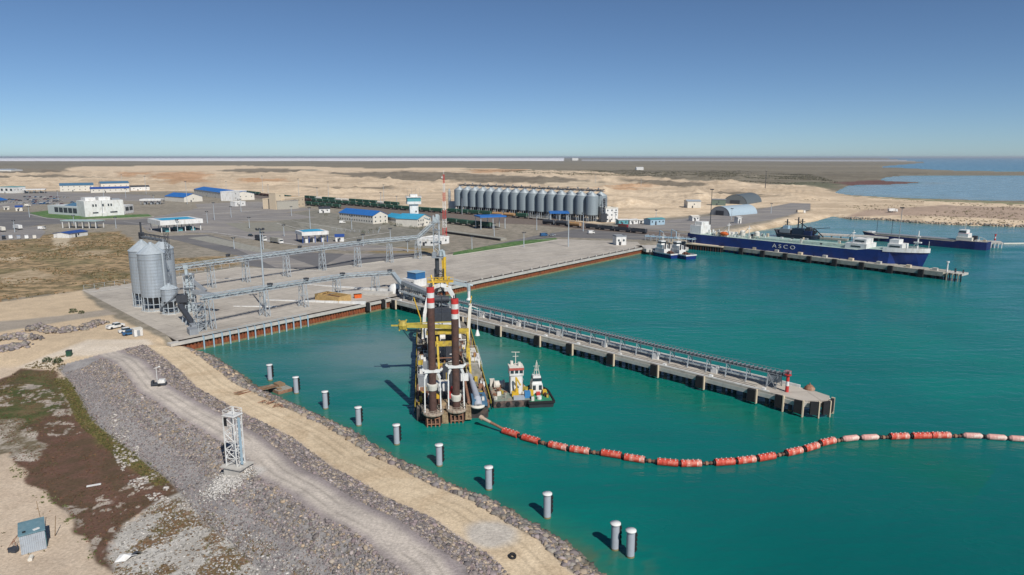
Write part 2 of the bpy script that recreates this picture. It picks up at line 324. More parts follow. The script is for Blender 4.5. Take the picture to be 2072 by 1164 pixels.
def colours(x, y, z):
    n = len(x); A = np.tile(C(.25,.217,.163), (n, 1)); B = np.tile(C(.175,.155,.11), (n, 1))
    wob = fbm(x*.12, y*.12, 21)-.5; wobL = fbm(x/45, y/45, 22)-.5; wobX = fbm(x/160, y/260, 23)-.5
    def put(sd, a, b, soft, amp):
        nonlocal A, B
        wv = {0:wob, 1:wobL, 2:wobX}[amp[1]]
        k = sm(-soft, soft, sd+wv*amp[0])[:, None]; A = A*(1-k)+a*k; B = B*(1-k)+b*k
    def reg(poly, a, b, soft, amp, z=3.0): put(sdist(x, y, pp(poly, z)), a, b, soft, amp)
    # far plain
    st = fbm(x/1500, y/420, 31)[:, None]; A = A*(.8+.4*st); B = B*(.75+.5*st)
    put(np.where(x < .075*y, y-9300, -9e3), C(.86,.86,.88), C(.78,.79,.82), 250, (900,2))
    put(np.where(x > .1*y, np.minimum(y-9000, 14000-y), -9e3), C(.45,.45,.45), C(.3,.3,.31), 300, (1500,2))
    reg([(-900,372),(-900,354),(0,352),(110,352),(150,339),(350,336),(600,338),(760,343),(900,341),(1060,345),(1200,349),(1290,361),(1480,371),(1640,375),(1700,383),(1730,394),(1800,399),(2072,411),(2600,428),(2600,480),(2072,462),(1850,455),(1690,448),(1640,452),(1560,470),(1400,482),(1210,470),(900,445),(640,415),(330,400),(0,402),(-900,400)], SANDA, SANDB, 14, (90,1))
    # grey brown heath and dark tracks across the sand
    dk = (C(.27,.225,.165), C(.20,.17,.125))
    for q in ([(430,346),(520,342),(640,345),(620,351),(500,353)], [(660,353),(820,350),(900,351),(1000,357),(1150,364),(1230,371),(1180,377),(1040,373),(930,372),(860,368),(720,362)],
              [(-300,343),(60,343),(170,349),(40,352),(-300,352)], [(1250,366),(1330,368),(1450,378),(1380,380),(1290,374)], [(-300,360),(120,358),(200,362),(60,364),(-300,363)],
              [(1400,396),(1500,392),(1560,398),(1450,401)], [(640,384),(780,381),(790,384),(650,387)]):
        reg(q, *dk, 12, (80,1))
    for q in ([(330,352),(410,350),(430,362),(420,372),(340,375),(300,362)], [(495,366),(580,364),(590,371),(500,374)], [(960,345),(1060,345),(1050,351),(950,352)], [(1215,374),(1300,376),(1290,388),(1220,388)], [(240,352),(290,350),(300,356),(250,360)]):
        reg(q, C(.60,.39,.23), C(.48,.29,.165), 22, (110,1))
    reg([(1105,372),(1200,370),(1260,376),(1180,382),(1100,379)], C(.64,.53,.38), C(.58,.47,.33), 6, (25,1))
    # streaks along the sand
    ss = fbm(x/120, y/26, 41); sk = (np.maximum(sm(.5, .66, ss), .9*sm(.54,.66,fbm(x/34+9, y/14, 43)))*(y > 560)*(y < 2600)*(x < .6*y))[:, None]*.6
    A = A*(1-sk)+A*sk*C(.62,.6,.58); B = B*(1-sk)+B*sk*C(.62,.6,.58)
    # port dirt
    reg([(-900,402),(0,388),(330,388),(480,390),(650,408),(900,432),(1210,455),(1380,440),(1620,412),(1640,426),(1560,452),(1400,484),(1320,505),(1300,520),(790,640),(340,700),(160,600),(-900,660)], C(.30,.265,.215), C(.21,.19,.15), 5, (12,1))
    reg([(640,425),(700,440),(880,470),(900,510),(700,500),(560,470),(560,440)], C(.25,.235,.20), C(.17,.165,.135), 3, (10,1))
    reg([(700,505),(760,500),(880,506),(880,513),(760,514)], C(.30,.22,.12), C(.2,.17,.09), 2, (8,1))
    # scrub field
    reg([(-900,490),(-20,492),(100,476),(240,470),(290,500),(345,525),(420,522),(490,520),(478,541),(345,558),(270,580),(190,588),(166,590),(0,612),(-900,680)], C(.40,.285,.165), C(.15,.12,.065), 2, (7,0))
    oc = (sm(.5,.62,fbm(x/16, y/11, 57))*sm(0,3,sdist(x, y, pp([(-900,490),(-20,492),(100,476),(240,470),(290,500),(345,525),(490,520),(478,541),(345,558),(190,588),(0,612),(-900,680)]))))[:, None]*.7; A = A*(1-oc)+C(.22,.185,.095)*oc; B = B*(1-oc)+C(.13,.115,.06)*oc
    reg([(30,530),(110,505),(150,498),(60,520),(-60,530),(-300,536),(-300,530),(-30,526)], C(.50,.40,.28), C(.46,.37,.26), 1.2, (4,0))
    reg([(100,480),(140,478),(142,500),(118,504)], C(.50,.42,.30), C(.46,.38,.27), 1.5, (4,0))
    for q in ([(0,560),(60,548),(120,560),(70,575),(0,578)], [(150,512),(215,508),(225,516),(160,522)]): reg(q, C(.46,.36,.24), C(.3,.23,.14), 2, (8,0))
    # sand by the cars
    reg([(-900,700),(0,614),(165,592),(215,640),(350,700),(440,715),(400,760),(215,720),(120,760),(0,790),(-900,1000)], C(.56,.44,.30), C(.49,.385,.265), 1, (4,0), 3)
    reg([(-900,712),(0,652),(120,640),(215,628),(235,636),(140,650),(0,672),(-900,735)], C(.36,.31,.255), C(.31,.27,.22), 1.2, (2.5,0), 3.5)
    reg([(-400,800),(0,742),(110,712),(180,690),(290,690),(330,705),(230,716),(150,718),(0,764),(-400,860)], C(.62,.54,.44), C(.57,.49,.39), 1.2, (2,0), 3.3)
    # hollow: sand, marsh, pale rubble
    dd = bank_d(x, y); u = (x-E0.x)*ED.x+(y-E0.y)*ED.y; low = (y < 205)
    put(np.where(low & (u > -30), np.where(y < 178, 30., (178-y)), -50), C(.56,.455,.345), C(.50,.40,.30), 3, (5,0))
    marsh = [(-700,900),(-200,800),(0,772),(41,750),(124,750),(132,778),(165,817),(206,855),(256,896),(289,923),(327,962),(367,995),(409,1037),(380,1040),(330,1015),(290,1035),(250,1060),(238,1100),(245,1164),(228,1164),(182,1109),(155,1054),(113,1010),(57,983),(27,930),(0,900),(-300,960),(-700,1000)]
    reg(marsh, C(.14,.08,.058), C(.10,.068,.042), .5, (5,0), 1.1)
    reg([(-700,900),(-200,800),(0,785),(60,752),(125,752),(150,812),(60,860),(0,900),(-300,950)], C(.14,.11,.055), C(.07,.085,.03), 2.5, (9,0), 1.1)
    reg([(0,856),(40,850),(70,885),(60,930),(20,930),(0,915),(-60,900)], C(.46,.41,.35), C(.17,.14,.09), .4, (11,0), 1.1)
    rub = [(330,1012),(372,998),(409,1035),(491,1082),(572,1133),(640,1180),(800,1300),(240,1300),(228,1164),(236,1100),(250,1062),(290,1036)]
    reg(rub, C(.50,.48,.44), C(.40,.375,.335), .8, (4,0), 1.1)
    rp = (sm(.56,.62,fbm(x*.22, y*.22, 55))*sm(0,2,sdist(x, y, pp(rub, 1.1))))[:, None]; A = A*(1-rp)+C(.20,.13,.08)*rp; B = B*(1-rp)+C(.15,.12,.06)*rp
    g = np.maximum(sm(.60, .68, fbm(x*.35+5, y*.35, 51)), sm(.64,.70, fbm(x*.9, y*.9, 53)))*sm(-1, 1, sdist(x, y, pp(marsh, 1.1))); gg = (g*(fbm(x*.07, y*.07, 52) > .52))[:, None]
    A = A*(1-gg)+C(.44,.38,.32)*gg; B = B*(1-gg)+C(.3,.26,.22)*gg
    # yellow green rim at the toe
    k = (sm(35.2, 36.4, dd+wob*1.5)*(1-sm(37.6, 39.6, dd+wob*4))*(y < 180)*sm(-5,0,u)*(1-sm(62,84,u)))[:, None]*.85; A = A*(1-k)+C(.15,.125,.045)*k; B = B*(1-k)+C(.10,.09,.035)*k
    # bank bands
    nb = (y < 215) & (u > -14) & (dd < 36.6)
    dw = dd+wob*.6+.5*(fbm(x*.6, y*.6, 94)-.5); g1, g2 = C(.30,.265,.255), C(.23,.205,.20)
    def band(a, b, ca, cb, s=.5):
        nonlocal A, B
        k = (sm(a-s, a+s, dw)*(1-sm(b-s, b+s, dw))*nb)[:, None]; A = A*(1-k)+ca*k; B = B*(1-k)+cb*k
    band(27, 36.2, C(.30,.285,.275), C(.24,.225,.22)); band(19.5, 27.5, C(.325,.28,.27), C(.27,.235,.225)); band(21.2, 25.6, C(.53,.47,.405), C(.44,.39,.34), .9)
    band(13.2, 19.8, g1, g2); band(5, 13.4, C(.62,.50,.345), C(.53,.42,.285), .9); band(-8, 5.2, C(.27,.235,.19), C(.17,.15,.12), .4)
    def rut(c, w, f):
        nonlocal A, B
        k = (np.exp(-((dd+.35*(fbm(u*.03, 0*u, 91)-.5)+.6*wob-c)/w)**2)*nb*sm(.25,.5,fbm(u*.15, dd*.1, 92)))[:, None]*f; A = A*(1-k)+A*.62*k; B = B*(1-k)+B*.62*k
    for c_, f_ in ((22.3,.7),(24.2,.7),(23.3,-.35),(7.6,.5),(9.4,.55),(10.6,.3),(8.5,-.25)): rut(c_, .22, f_)
    hp = (sm(.55,.7,fbm(x*.16, y*.16, 93))*nb*(dd > 5.5)*(dd < 13))[:, None]*.35; A = A*(1-hp)+C(.46,.33,.20)*hp; B = B*(1-hp)+C(.40,.29,.18)*hp
    cp = P(985,1078,2.9); k = (1-sm(2.5, 5, np.hypot((x-cp[0]), (y-cp[1])*1.0)+wob*4))[:, None]*.85; A = A*(1-k)+C(.50,.47,.42)*k; B = B*(1-k)+C(.44,.41,.37)*k
    cp = P(1010,1030,2.9)
    cp2 = P(464,984,2.8); k = (1-sm(2.2, 4.2, np.hypot((x-cp2[0])*.8, (y-cp2[1])*1.0)+wob*5))[:, None]*.8; A = A*(1-k)+C(.60,.57,.53)*k; B = B*(1-k)+C(.50,.48,.44)*k
    # spit and lagoon margins
    reg([(1700,440),(1760,425),(1900,415),(2072,420),(2600,440),(2600,462),(2072,447),(1900,437),(1800,436)], C(.42,.32,.24), C(.34,.25,.19), 4, (14,1), 2)
    reg([(1720,399),(1850,404),(2072,412),(2400,424),(2400,428),(2072,416),(1850,407)], C(.27,.26,.16), C(.2,.2,.12), 3, (8,1), 1)
    reg([(1680,372),(1720,367),(1790,364),(1870,369.6),(1800,375),(1730,376)], C(.17,.08,.07), C(.12,.075,.06), 12, (50,1), 1)
    reg([(1560,372),(1640,366),(1700,372),(1680,384),(1600,376)], C(.15,.15,.095), C(.12,.12,.08), 12, (50,1), 2)
    wet = np.maximum(np.maximum(sdist(x, y, HARB), sdist(x, y, LAG)), -1e3); k = (sm(-2.2, -.3, wet)*(y > 215))[:, None]*.6; A = A*(1-k)+A*C(.6,.58,.5)*k
    return A, B
TS = np.concatenate([np.linspace(-1.25, -.82, 60, endpoint=False), np.linspace(-.82, .82, 900), np.linspace(.82, 1.25, 60)[1:]])
ys = np.concatenate([[40, 50, 58, 66], grid_rows(73, 60000, 560)])
gnd, X, Y, Z = sheet('ground', ys, TS, land_z); struct(gnd)
cA, cB = colours(X, Y, Z); setcol(gnd.data, 'ColA', cA); setcol(gnd.data, 'ColB', cB)
m = bpy.data.materials.new('ground'); m.use_nodes = True; n = m.node_tree.nodes; l = m.node_tree.links; b = n['Principled BSDF']
b.inputs['Roughness'].default_value = .95; b.inputs['Specular IOR Level'].default_value = .15
tc = n.new('ShaderNodeTexCoord')
def noi(sc, det=4, ro=.6):
    q = n.new('ShaderNodeTexNoise'); q.inputs['Scale'].default_value = sc; q.inputs['Detail'].default_value = det; q.inputs['Roughness'].default_value = ro; l.new(tc.outputs['Object'], q.inputs[0]); return q
aA = n.new('ShaderNodeAttribute'); aA.attribute_name = 'ColA'; aB = n.new('ShaderNodeAttribute'); aB.attribute_name = 'ColB'
q1 = noi(.22, 8, .68); r1 = n.new('ShaderNodeMapRange'); r1.inputs[1].default_value = .42; r1.inputs[2].default_value = .58; l.new(q1.outputs[0], r1.inputs[0])
mx = n.new('ShaderNodeMix'); mx.data_type = 'RGBA'; l.new(r1.outputs[0], mx.inputs[0]); l.new(aA.outputs[0], mx.inputs[6]); l.new(aB.outputs[0], mx.inputs[7])
q2 = noi(2.2, 4, .7); r2 = n.new('ShaderNodeMapRange'); r2.inputs[1].default_value = .3; r2.inputs[2].default_value = .7; r2.inputs[3].default_value = .78; r2.inputs[4].default_value = 1.22; l.new(q2.outputs[0], r2.inputs[0])
q3 = noi(.018, 5, .6); r3 = n.new('ShaderNodeMapRange'); r3.inputs[1].default_value = .3; r3.inputs[2].default_value = .7; r3.inputs[3].default_value = .88; r3.inputs[4].default_value = 1.12; l.new(q3.outputs[0], r3.inputs[0])
mm = n.new('ShaderNodeMath'); mm.operation = 'MULTIPLY'; l.new(r2.outputs[0], mm.inputs[0]); l.new(r3.outputs[0], mm.inputs[1])
vm = n.new('ShaderNodeVectorMath'); vm.operation = 'SCALE'; l.new(mx.outputs[2], vm.inputs[0]); l.new(mm.outputs[0], vm.inputs[3]); l.new(vm.outputs[0], b.inputs['Base Color'])
bn = n.new('ShaderNodeBump'); bn.inputs['Strength'].default_value = .5; bn.inputs['Distance'].default_value = .25; l.new(q2.outputs[0], bn.inputs['Height']); l.new(bn.outputs[0], b.inputs['Normal'])
gnd.data.materials.append(m)
# ------------------------------------------------------------------ water
wys = np.concatenate([[30, 45, 60], grid_rows(73, 80000, 240)])
wat, X, Y, Z = sheet('water', wys, np.linspace(-1.25, 1.25, 420), lambda x, y: np.zeros(x.shape)); struct(wat)
base = np.tile(C(.002,.168,.136), (len(X), 1))
def wput(k, c):
    global base
    k = np.clip(k, 0, 1)[:, None]; base = base*(1-k)+c*k
wn = fbm(X/22, Y/40, 61); wn2 = fbm(X/70, Y/120, 62)
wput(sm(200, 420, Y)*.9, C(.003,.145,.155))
wput(sm(.5, .75, wn2)*.6*(Y < 420), C(.006,.125,.125))
wput(sm(170, 70, Y)*sm(-.1,.55,X/Y)*.8, C(.001,.088,.085))
hs = sdist(X, Y, HARB)
wput((1-sm(0, 9, hs))*(hs > 0)*.55, C(.03,.16,.10))
wput((1-sm(0, 3, hs))*(hs > 0)*.5, C(.07,.14,.08))
st_ = fbm(X/60+.3*Y/60, Y/9, 67); wput(sm(.5,.72,st_)*.35*(Y > 90), C(.004,.115,.105)); wput(sm(.5,.28,st_)*.0, C(.01,.18,.15))
lj = -((X-K0.x)*KN.x+(Y-K0.y)*KN.y); lk = (X-K0.x)*KD.x+(Y-K0.y)*KD.y
wput(np.exp(-((lj-8)/10)**2)*(lk > 0)*(lk < 200)*.5, C(.006,.13,.075))
for (px, py, sx, sy, a) in ((800,730,18,26,1.0),(770,695,14,14,.8),(990,720,9,22,.6),(700,700,30,18,.5),(820,800,9,10,.6)):
    cx, cy = P(px, py, 0); wput(np.exp(-((X-cx)/sx)**2-((Y-cy)/sy)**2)*a*np.clip(3.2*fbm(X/26+.2*Y/26, Y/12, 68)-.9, .1, 1.1), C(.13,.215,.21))
cx, cy = P(828,790,0); wput(np.exp(-((X-cx)/3.2)**2-((Y-cy)/1.1)**2)*.8*sm(.3,.6,fbm(X*.5, Y*1.5, 69)), C(.4,.5,.5))
cx, cy = P(1200,1150,0); wput(np.exp(-((X-cx-1)/6)**2-((Y-cy)/6)**2)*.8*sm(.4,.7,fbm(X*.5,Y*.5,66)), C(.09,.12,.07))
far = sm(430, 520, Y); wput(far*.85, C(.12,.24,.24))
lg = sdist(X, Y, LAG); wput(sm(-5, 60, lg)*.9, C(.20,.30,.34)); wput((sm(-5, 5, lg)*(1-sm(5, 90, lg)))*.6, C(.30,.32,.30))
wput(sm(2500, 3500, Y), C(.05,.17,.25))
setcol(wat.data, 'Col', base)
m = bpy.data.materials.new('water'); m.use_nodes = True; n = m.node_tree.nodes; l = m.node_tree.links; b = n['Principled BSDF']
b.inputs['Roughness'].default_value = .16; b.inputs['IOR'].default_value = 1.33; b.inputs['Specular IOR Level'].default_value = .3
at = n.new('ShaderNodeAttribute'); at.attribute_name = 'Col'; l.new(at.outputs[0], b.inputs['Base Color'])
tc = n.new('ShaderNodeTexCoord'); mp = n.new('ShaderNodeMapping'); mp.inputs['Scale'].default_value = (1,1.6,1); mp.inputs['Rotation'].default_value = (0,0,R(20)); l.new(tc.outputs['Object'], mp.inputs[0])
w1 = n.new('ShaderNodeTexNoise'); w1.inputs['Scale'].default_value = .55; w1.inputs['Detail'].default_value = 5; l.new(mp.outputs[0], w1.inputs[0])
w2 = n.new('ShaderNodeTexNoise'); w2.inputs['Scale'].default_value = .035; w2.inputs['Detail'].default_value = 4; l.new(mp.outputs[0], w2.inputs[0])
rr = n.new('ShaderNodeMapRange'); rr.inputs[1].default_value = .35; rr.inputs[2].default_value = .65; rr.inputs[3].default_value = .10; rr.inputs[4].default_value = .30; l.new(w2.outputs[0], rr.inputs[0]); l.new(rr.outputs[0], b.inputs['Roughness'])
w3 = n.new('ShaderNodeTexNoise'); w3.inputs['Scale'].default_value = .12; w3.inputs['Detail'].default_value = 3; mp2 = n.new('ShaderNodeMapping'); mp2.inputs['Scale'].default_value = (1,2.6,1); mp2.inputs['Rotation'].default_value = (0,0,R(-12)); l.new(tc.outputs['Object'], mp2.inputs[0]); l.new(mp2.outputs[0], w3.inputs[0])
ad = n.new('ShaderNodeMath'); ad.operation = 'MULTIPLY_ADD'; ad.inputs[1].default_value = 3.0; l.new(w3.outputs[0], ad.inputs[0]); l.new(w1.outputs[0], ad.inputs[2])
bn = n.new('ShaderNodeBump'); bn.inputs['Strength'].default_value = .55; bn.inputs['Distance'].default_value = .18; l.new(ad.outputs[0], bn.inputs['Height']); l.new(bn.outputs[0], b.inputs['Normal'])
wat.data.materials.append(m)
# ------------------------------------------------------------------ rocks and plants that nobody could count
_ico = [(-1,1.618,0),(1,1.618,0),(-1,-1.618,0),(1,-1.618,0),(0,-1,1.618),(0,1,1.618),(0,-1,-1.618),(0,1,-1.618),(1.618,0,-1),(1.618,0,1),(-1.618,0,-1),(-1.618,0,1)]
_icf = np.array([(0,11,5),(0,5,1),(0,1,7),(0,7,10),(0,10,11),(1,5,9),(5,11,4),(11,10,2),(10,7,6),(7,1,8),(3,9,4),(3,4,2),(3,2,6),(3,6,8),(3,8,9),(4,9,5),(2,4,11),(6,2,10),(8,6,7),(9,8,1)], np.int32)
def rocks(name, x, y, z, size, cols, flat=.7, material=None, label=None):
    n = len(x); ico = arr(_ico)/1.9; V = ico[None]*(1+rng.uniform(-.35, .35, (n, 12, 1)))
    V = V*np.stack([rng.uniform(.7, 1.3, n), rng.uniform(.7, 1.3, n), rng.uniform(.5, 1.0, n)*flat/.7], 1)[:, None]
    a = rng.uniform(0, 2*PI, n); ca, sa = np.cos(a)[:, None], np.sin(a)[:, None]
    vx = V[..., 0]*ca-V[..., 1]*sa; vy = V[..., 0]*sa+V[..., 1]*ca
    co = np.stack([vx*size[:, None]+x[:, None], vy*size[:, None]+y[:, None], V[..., 2]*size[:, None]+z[:, None]+.15*size[:, None]], -1).reshape(-1, 3).astype(np.float32)
    f = (_icf[None]+(np.arange(n)*12)[:, None, None]).reshape(-1, 3).astype(np.int32)
    me = bpy.data.meshes.new(name); me.vertices.add(len(co)); me.vertices.foreach_set('co', co.ravel()); me.loops.add(f.size); me.loops.foreach_set('vertex_index', f.ravel())
    me.polygons.add(len(f)); me.polygons.foreach_set('loop_start', np.arange(0, f.size, 3, dtype=np.int32)); me.polygons.foreach_set('loop_total', np.full(len(f), 3, np.int32)); me.update(calc_edges=True)
    c = arr(cols)[rng.integers(0, len(cols), n)]*rng.uniform(.5, 1.15, (n, 1))
    if name.startswith('shore'): wet = (np.clip((.75-z)/.6, 0, 1)*.6)[:, None]; c = c*(1-wet)+arr([.07,.07,.04])*wet
    setcol(me, 'Col', np.repeat(c, 12, 0))
    me.materials.append(material or M_att); o = bpy.data.objects.new(name, me); COL.objects.link(o); struct(o, 'stuff')
    if label: o['label'] = label
    return o
GREYS = [(.25,.215,.215),(.29,.245,.24),(.21,.19,.19),(.33,.285,.265),(.27,.215,.215),(.35,.285,.225),(.17,.155,.155),(.38,.335,.315),(.23,.20,.19)]
TANS = [(.37,.30,.225),(.32,.275,.225),(.27,.245,.21),(.43,.33,.23),(.24,.22,.195)]
def bankpts(n, u0, u1, d0, d1):
    u = rng.uniform(u0, u1, n); d = rng.uniform(d0, d1, n); sh = arr(SHL)
    # follow the real shoreline
    L = np.cumsum(np.r_[0, np.hypot(*np.diff(sh, axis=0).T)]); x = np.interp(u, L, sh[:, 0]); y = np.interp(u, L, sh[:, 1])
    x = np.where(u < 0, E0.x+ED.x*u, x)+EN.x*d; y = np.where(u < 0, E0.y+ED.y*u, y)+EN.y*d; return x, y
def bankrocks(name, n, u0, u1, d0, d1, s0, s1, cols, label):
    x, y = bankpts(n, u0, u1, d0, d1); z = land_z(x, y); s = s0+(s1-s0)*rng.random(len(x))**2
    return rocks(name, x, y, z, s, cols, label=label)
bankrocks('shore_rocks', 9500, -2, 190, -2.2, 5.2, .16, .7, TANS+GREYS[:3], 'rubble stones along the water below the sandy track')
bankrocks('bank_rubble', 16000, -14, 190, 13.6, 19.8, .08, .36, GREYS+TANS[:2], 'grey rubble between the sandy track and the crest road')
bankrocks('bank_stones', 13000, -8, 190, 26.4, 31.9, .07, .30, GREYS+TANS, 'loose rubble on the landward side of the crest road')
bankrocks('slope_gravel', 16000, -8, 190, 30.5, 36.2, .05, .2, GREYS, 'fine gravel on the landward slope of the bank')
bankrocks('shore_boulders', 300, 0, 190, -1.0, 4.6, .4, .95, TANS+GREYS[:2], 'larger boulders standing out along the shore')
bankrocks('bank_boulders', 420, -6, 190, 14.2, 19.2, .3, .6, GREYS[:5]+TANS[:2], 'larger blocks among the rubble below the crest road')
bankrocks('bank_boulders', 200, 0, 190, 26.8, 31.2, .25, .5, GREYS+TANS, 'larger blocks on the landward rubble')
def polypts(n, poly, z, thr=None):
    pts = pp(poly, z); a = arr(pts); x = rng.uniform(a[:, 0].min(), a[:, 0].max(), n); y = rng.uniform(a[:, 1].min(), a[:, 1].max(), n)
    k = inside(x, y, pts)
    if thr is not None: k &= fbm(x*thr[0], y*thr[0], thr[2]) > thr[1]
    return x[k], y[k]
x, y = polypts(12000, [(330,1012),(372,998),(409,1035),(491,1082),(572,1133),(640,1180),(800,1300),(240,1300),(228,1164),(236,1100),(250,1062),(290,1036)], 1.1)
rocks('pale_stones', x, y, land_z(x, y), rng.uniform(.05,.24,len(x)), [(.46,.44,.41),(.40,.38,.35),(.52,.49,.45),(.33,.31,.28),(.36,.34,.31),(.2,.14,.09)], .4, label='pale stones and rubble lying on the flat below the gravel slope')
x, y = polypts(9000, [(225,840),(330,975),(409,1037),(330,1030),(260,980),(230,920)], 1.1, (.3,.5,71))
rocks('scattered_stones', x, y, land_z(x, y), rng.uniform(.1,.35,len(x)), [(.5,.46,.42),(.44,.4,.35)], .4, label='pale stones scattered over the brown marsh')
spc = P(462,985,3.2); _n = 2600; _x = spc[0]+rng.normal(0,1.7,_n); _y = spc[1]+rng.normal(0,1.5,_n)
rocks('pale_spill', _x, _y, land_z(_x, _y)+.12, rng.uniform(.05,.2,_n), [(.56,.53,.49),(.48,.46,.42),(.62,.59,.55)], .5, label='pale spilled concrete rubble below the lattice beacon tower')
def tufts(name, x, y, z, h, cols, label, nf=7):
    n = len(x); k = nf; a = rng.uniform(0, 2*PI, (n, k)); r = rng.uniform(.1, .9, (n, k))*h[:, None]
    bx = x[:, None]+np.cos(a)*r; by = y[:, None]+np.sin(a)*r; w = h[:, None]*rng.uniform(.25, .5, (n, k)); a2 = rng.uniform(0, 2*PI, (n, k))
    p1 = np.stack([bx-np.cos(a2)*w, by-np.sin(a2)*w, np.repeat(z[:, None], k, 1)], -1); p2 = np.stack([bx+np.cos(a2)*w, by+np.sin(a2)*w, np.repeat(z[:, None], k, 1)], -1)
    p3 = np.stack([bx+rng.uniform(-.4,.4,(n,k))*h[:, None], by+rng.uniform(-.4,.4,(n,k))*h[:, None], z[:, None]+h[:, None]*rng.uniform(.4, 1, (n, k))], -1)
    co = np.stack([p1, p2, p3], 2).reshape(-1, 3).astype(np.float32); f = np.arange(len(co), dtype=np.int32)
    me = bpy.data.meshes.new(name); me.vertices.add(len(co)); me.vertices.foreach_set('co', co.ravel()); me.loops.add(f.size); me.loops.foreach_set('vertex_index', f)
    me.polygons.add(len(f)//3); me.polygons.foreach_set('loop_start', np.arange(0, f.size, 3, dtype=np.int32)); me.polygons.foreach_set('loop_total', np.full(len(f)//3, 3, np.int32)); me.update(calc_edges=True)
    c = arr(cols)[rng.integers(0, len(cols), n)]*rng.uniform(.7, 1.25, (n, 1)); setcol(me, 'Col', np.repeat(c, k*3, 0)); me.materials.append(M_att)
    o = bpy.data.objects.new(name, me); COL.objects.link(o); struct(o, 'stuff'); o['label'] = label; return o
MAR = [(-200,830),(0,772),(41,750),(124,750),(132,778),(165,817),(206,855),(256,896),(289,923),(327,962),(367,995),(409,1037),(380,1040),(330,1015),(290,1035),(250,1060),(238,1100),(245,1164),(182,1109),(155,1054),(113,1010),(57,983),(27,930),(0,880)]
x, y = polypts(30000, MAR, 1.1, (.22,.42,81)); tufts('marsh_plants', x, y, land_z(x, y)-.02, rng.uniform(.08,.26,len(x)), [(.14,.07,.05),(.11,.065,.045),(.09,.085,.04),(.16,.09,.05)], 'low reddish brown marsh plants in the hollow')
x, y = bankpts(1700, -4, 78, 36.0, 38.8); tufts('rim_grass', x, y, land_z(x, y)-.02, rng.uniform(.15,.4,len(x)), [(.17,.14,.05),(.12,.115,.04),(.09,.095,.03)], 'yellow green grass along the toe of the gravel slope')
x, y = polypts(2200, [(27,925),(60,975),(115,1005),(160,1050),(185,1105),(232,1164),(215,1164),(165,1112),(140,1068),(100,1030),(50,1000),(20,950)], 1.1, (.3,.45,83)); tufts('edge_grass', x, y, land_z(x, y)-.02, rng.uniform(.15,.42,len(x)), [(.13,.14,.06),(.1,.12,.04)], 'grey green tufts between the marsh and the sand')
x, y = polypts(15000, [(-300,520),(0,495),(100,478),(240,472),(290,500),(345,525),(480,523),(478,541),(345,558),(190,588),(0,612),(-300,640)], 3.7, (.05,.47,84)); tufts('scrub', x, y, land_z(x, y)-.03, rng.uniform(.3,.8,len(x)), [(.19,.125,.06),(.13,.11,.05),(.26,.16,.08),(.09,.09,.04)], 'dry brown and green scrub on the field behind the silos', 5)
x, y = polypts(900, [(0,768),(60,735),(150,722),(150,740),(60,760),(0,800)], 2, (.25,.5,85)); tufts('sand_scrub', x, y, land_z(x, y)-.02, rng.uniform(.2,.5,len(x)), [(.12,.1,.045),(.16,.12,.06)], 'dry tufts on the sand above the marsh')
x, y = polypts(500, [(0,1000),(100,1030),(200,1164),(0,1164)], 1.4, (.3,.62,86)); tufts('dry_tufts', x, y, land_z(x, y)-.02, rng.uniform(.12,.3,len(x)), [(.2,.14,.08),(.15,.14,.09)], 'sparse dry tufts on the sand round the cabin')
x, y = polypts(60000, [(930,345),(1300,350),(1640,352),(1700,368),(1560,374),(1300,362),(1100,356)], 3, (.01,.45,87)); x, y = x[:14000], y[:14000]
tufts('steppe_scrub', x, y, land_z(x, y)-.1, rng.uniform(.8,2.2,len(x)), [(.12,.11,.07),(.09,.09,.055)], 'dark low scrub dotted over the far plain', 4)
x, y = polypts(9000, [(330,1012),(409,1035),(491,1082),(572,1133),(640,1180),(240,1300),(228,1164),(250,1062)], 1.1, (.22,.545,55)); tufts('flat_shrubs', x, y, land_z(x, y)-.02, rng.uniform(.1,.3,len(x)), [(.17,.10,.05),(.12,.11,.05),(.2,.14,.08)], 'brown tufts growing in patches on the pale stony flat')
u = rng.uniform(0, 1, 900); a = arr([P(*p, 0) for p in [(1690,440),(1721,444),(1793,446),(1844,451),(1919,455),(2072,460),(2200,463)]]); L = np.linspace(0, 1, len(a)); x = np.interp(u, L, a[:, 0])+rng.uniform(-2,2,900); y = np.interp(u, L, a[:, 1])+rng.uniform(-1,4,900)
rocks('spit_rocks', x, y, land_z(x, y), rng.uniform(.4,1.3,900), TANS, label='rocks along the near shore of the far sand spit')
x, y = polypts(2500, [(1600,405),(1700,415),(1800,440),(2072,458),(2072,415),(1800,402)], 2, (.02,.6,88)); tufts('spit_scrub', x, y, land_z(x, y)-.05, rng.uniform(.5,1.3,len(x)), [(.2,.17,.1),(.13,.12,.06)], 'dry scrub on the far sand spit', 5)
# ------------------------------------------------------------------ roads and aprons
def slab(name, pts, z, m, h=None):
    mb = MB(); mb.prism(pts, z-(h or .3), z); return struct(mb.build(name, m))
slab('apron', [qp(3,.4), qp(QL-1,.4), P(1290,490), P(1130,484), P(905,516), P(820,522), P(640,546), P(480,541.5), P(345,562), P(166,587)], 3.70, M_conc)
slab('yard', [P(300,474), P(330,478), P(420,475), P(500,495), P(560,508), P(700,514), P(880,513), P(818,521.6), P(640,545.6), P(540,543), P(497,537), P(492,520), P(430,505), P(360,487)], 3.72, M_asph)
slab('yard', [P(275,444), P(330,436), P(400,422), P(545,424), P(640,440), P(560,447), P(480,448), P(600,470), P(690,490), P(860,508), P(700,507), P(560,492), P(430,472), P(330,470), P(300,470)], 3.74, M_asphl)
slab('yard', [P(395,413), P(520,408), P(640,424), P(560,431), P(400,421)], 3.76, M_asphl)
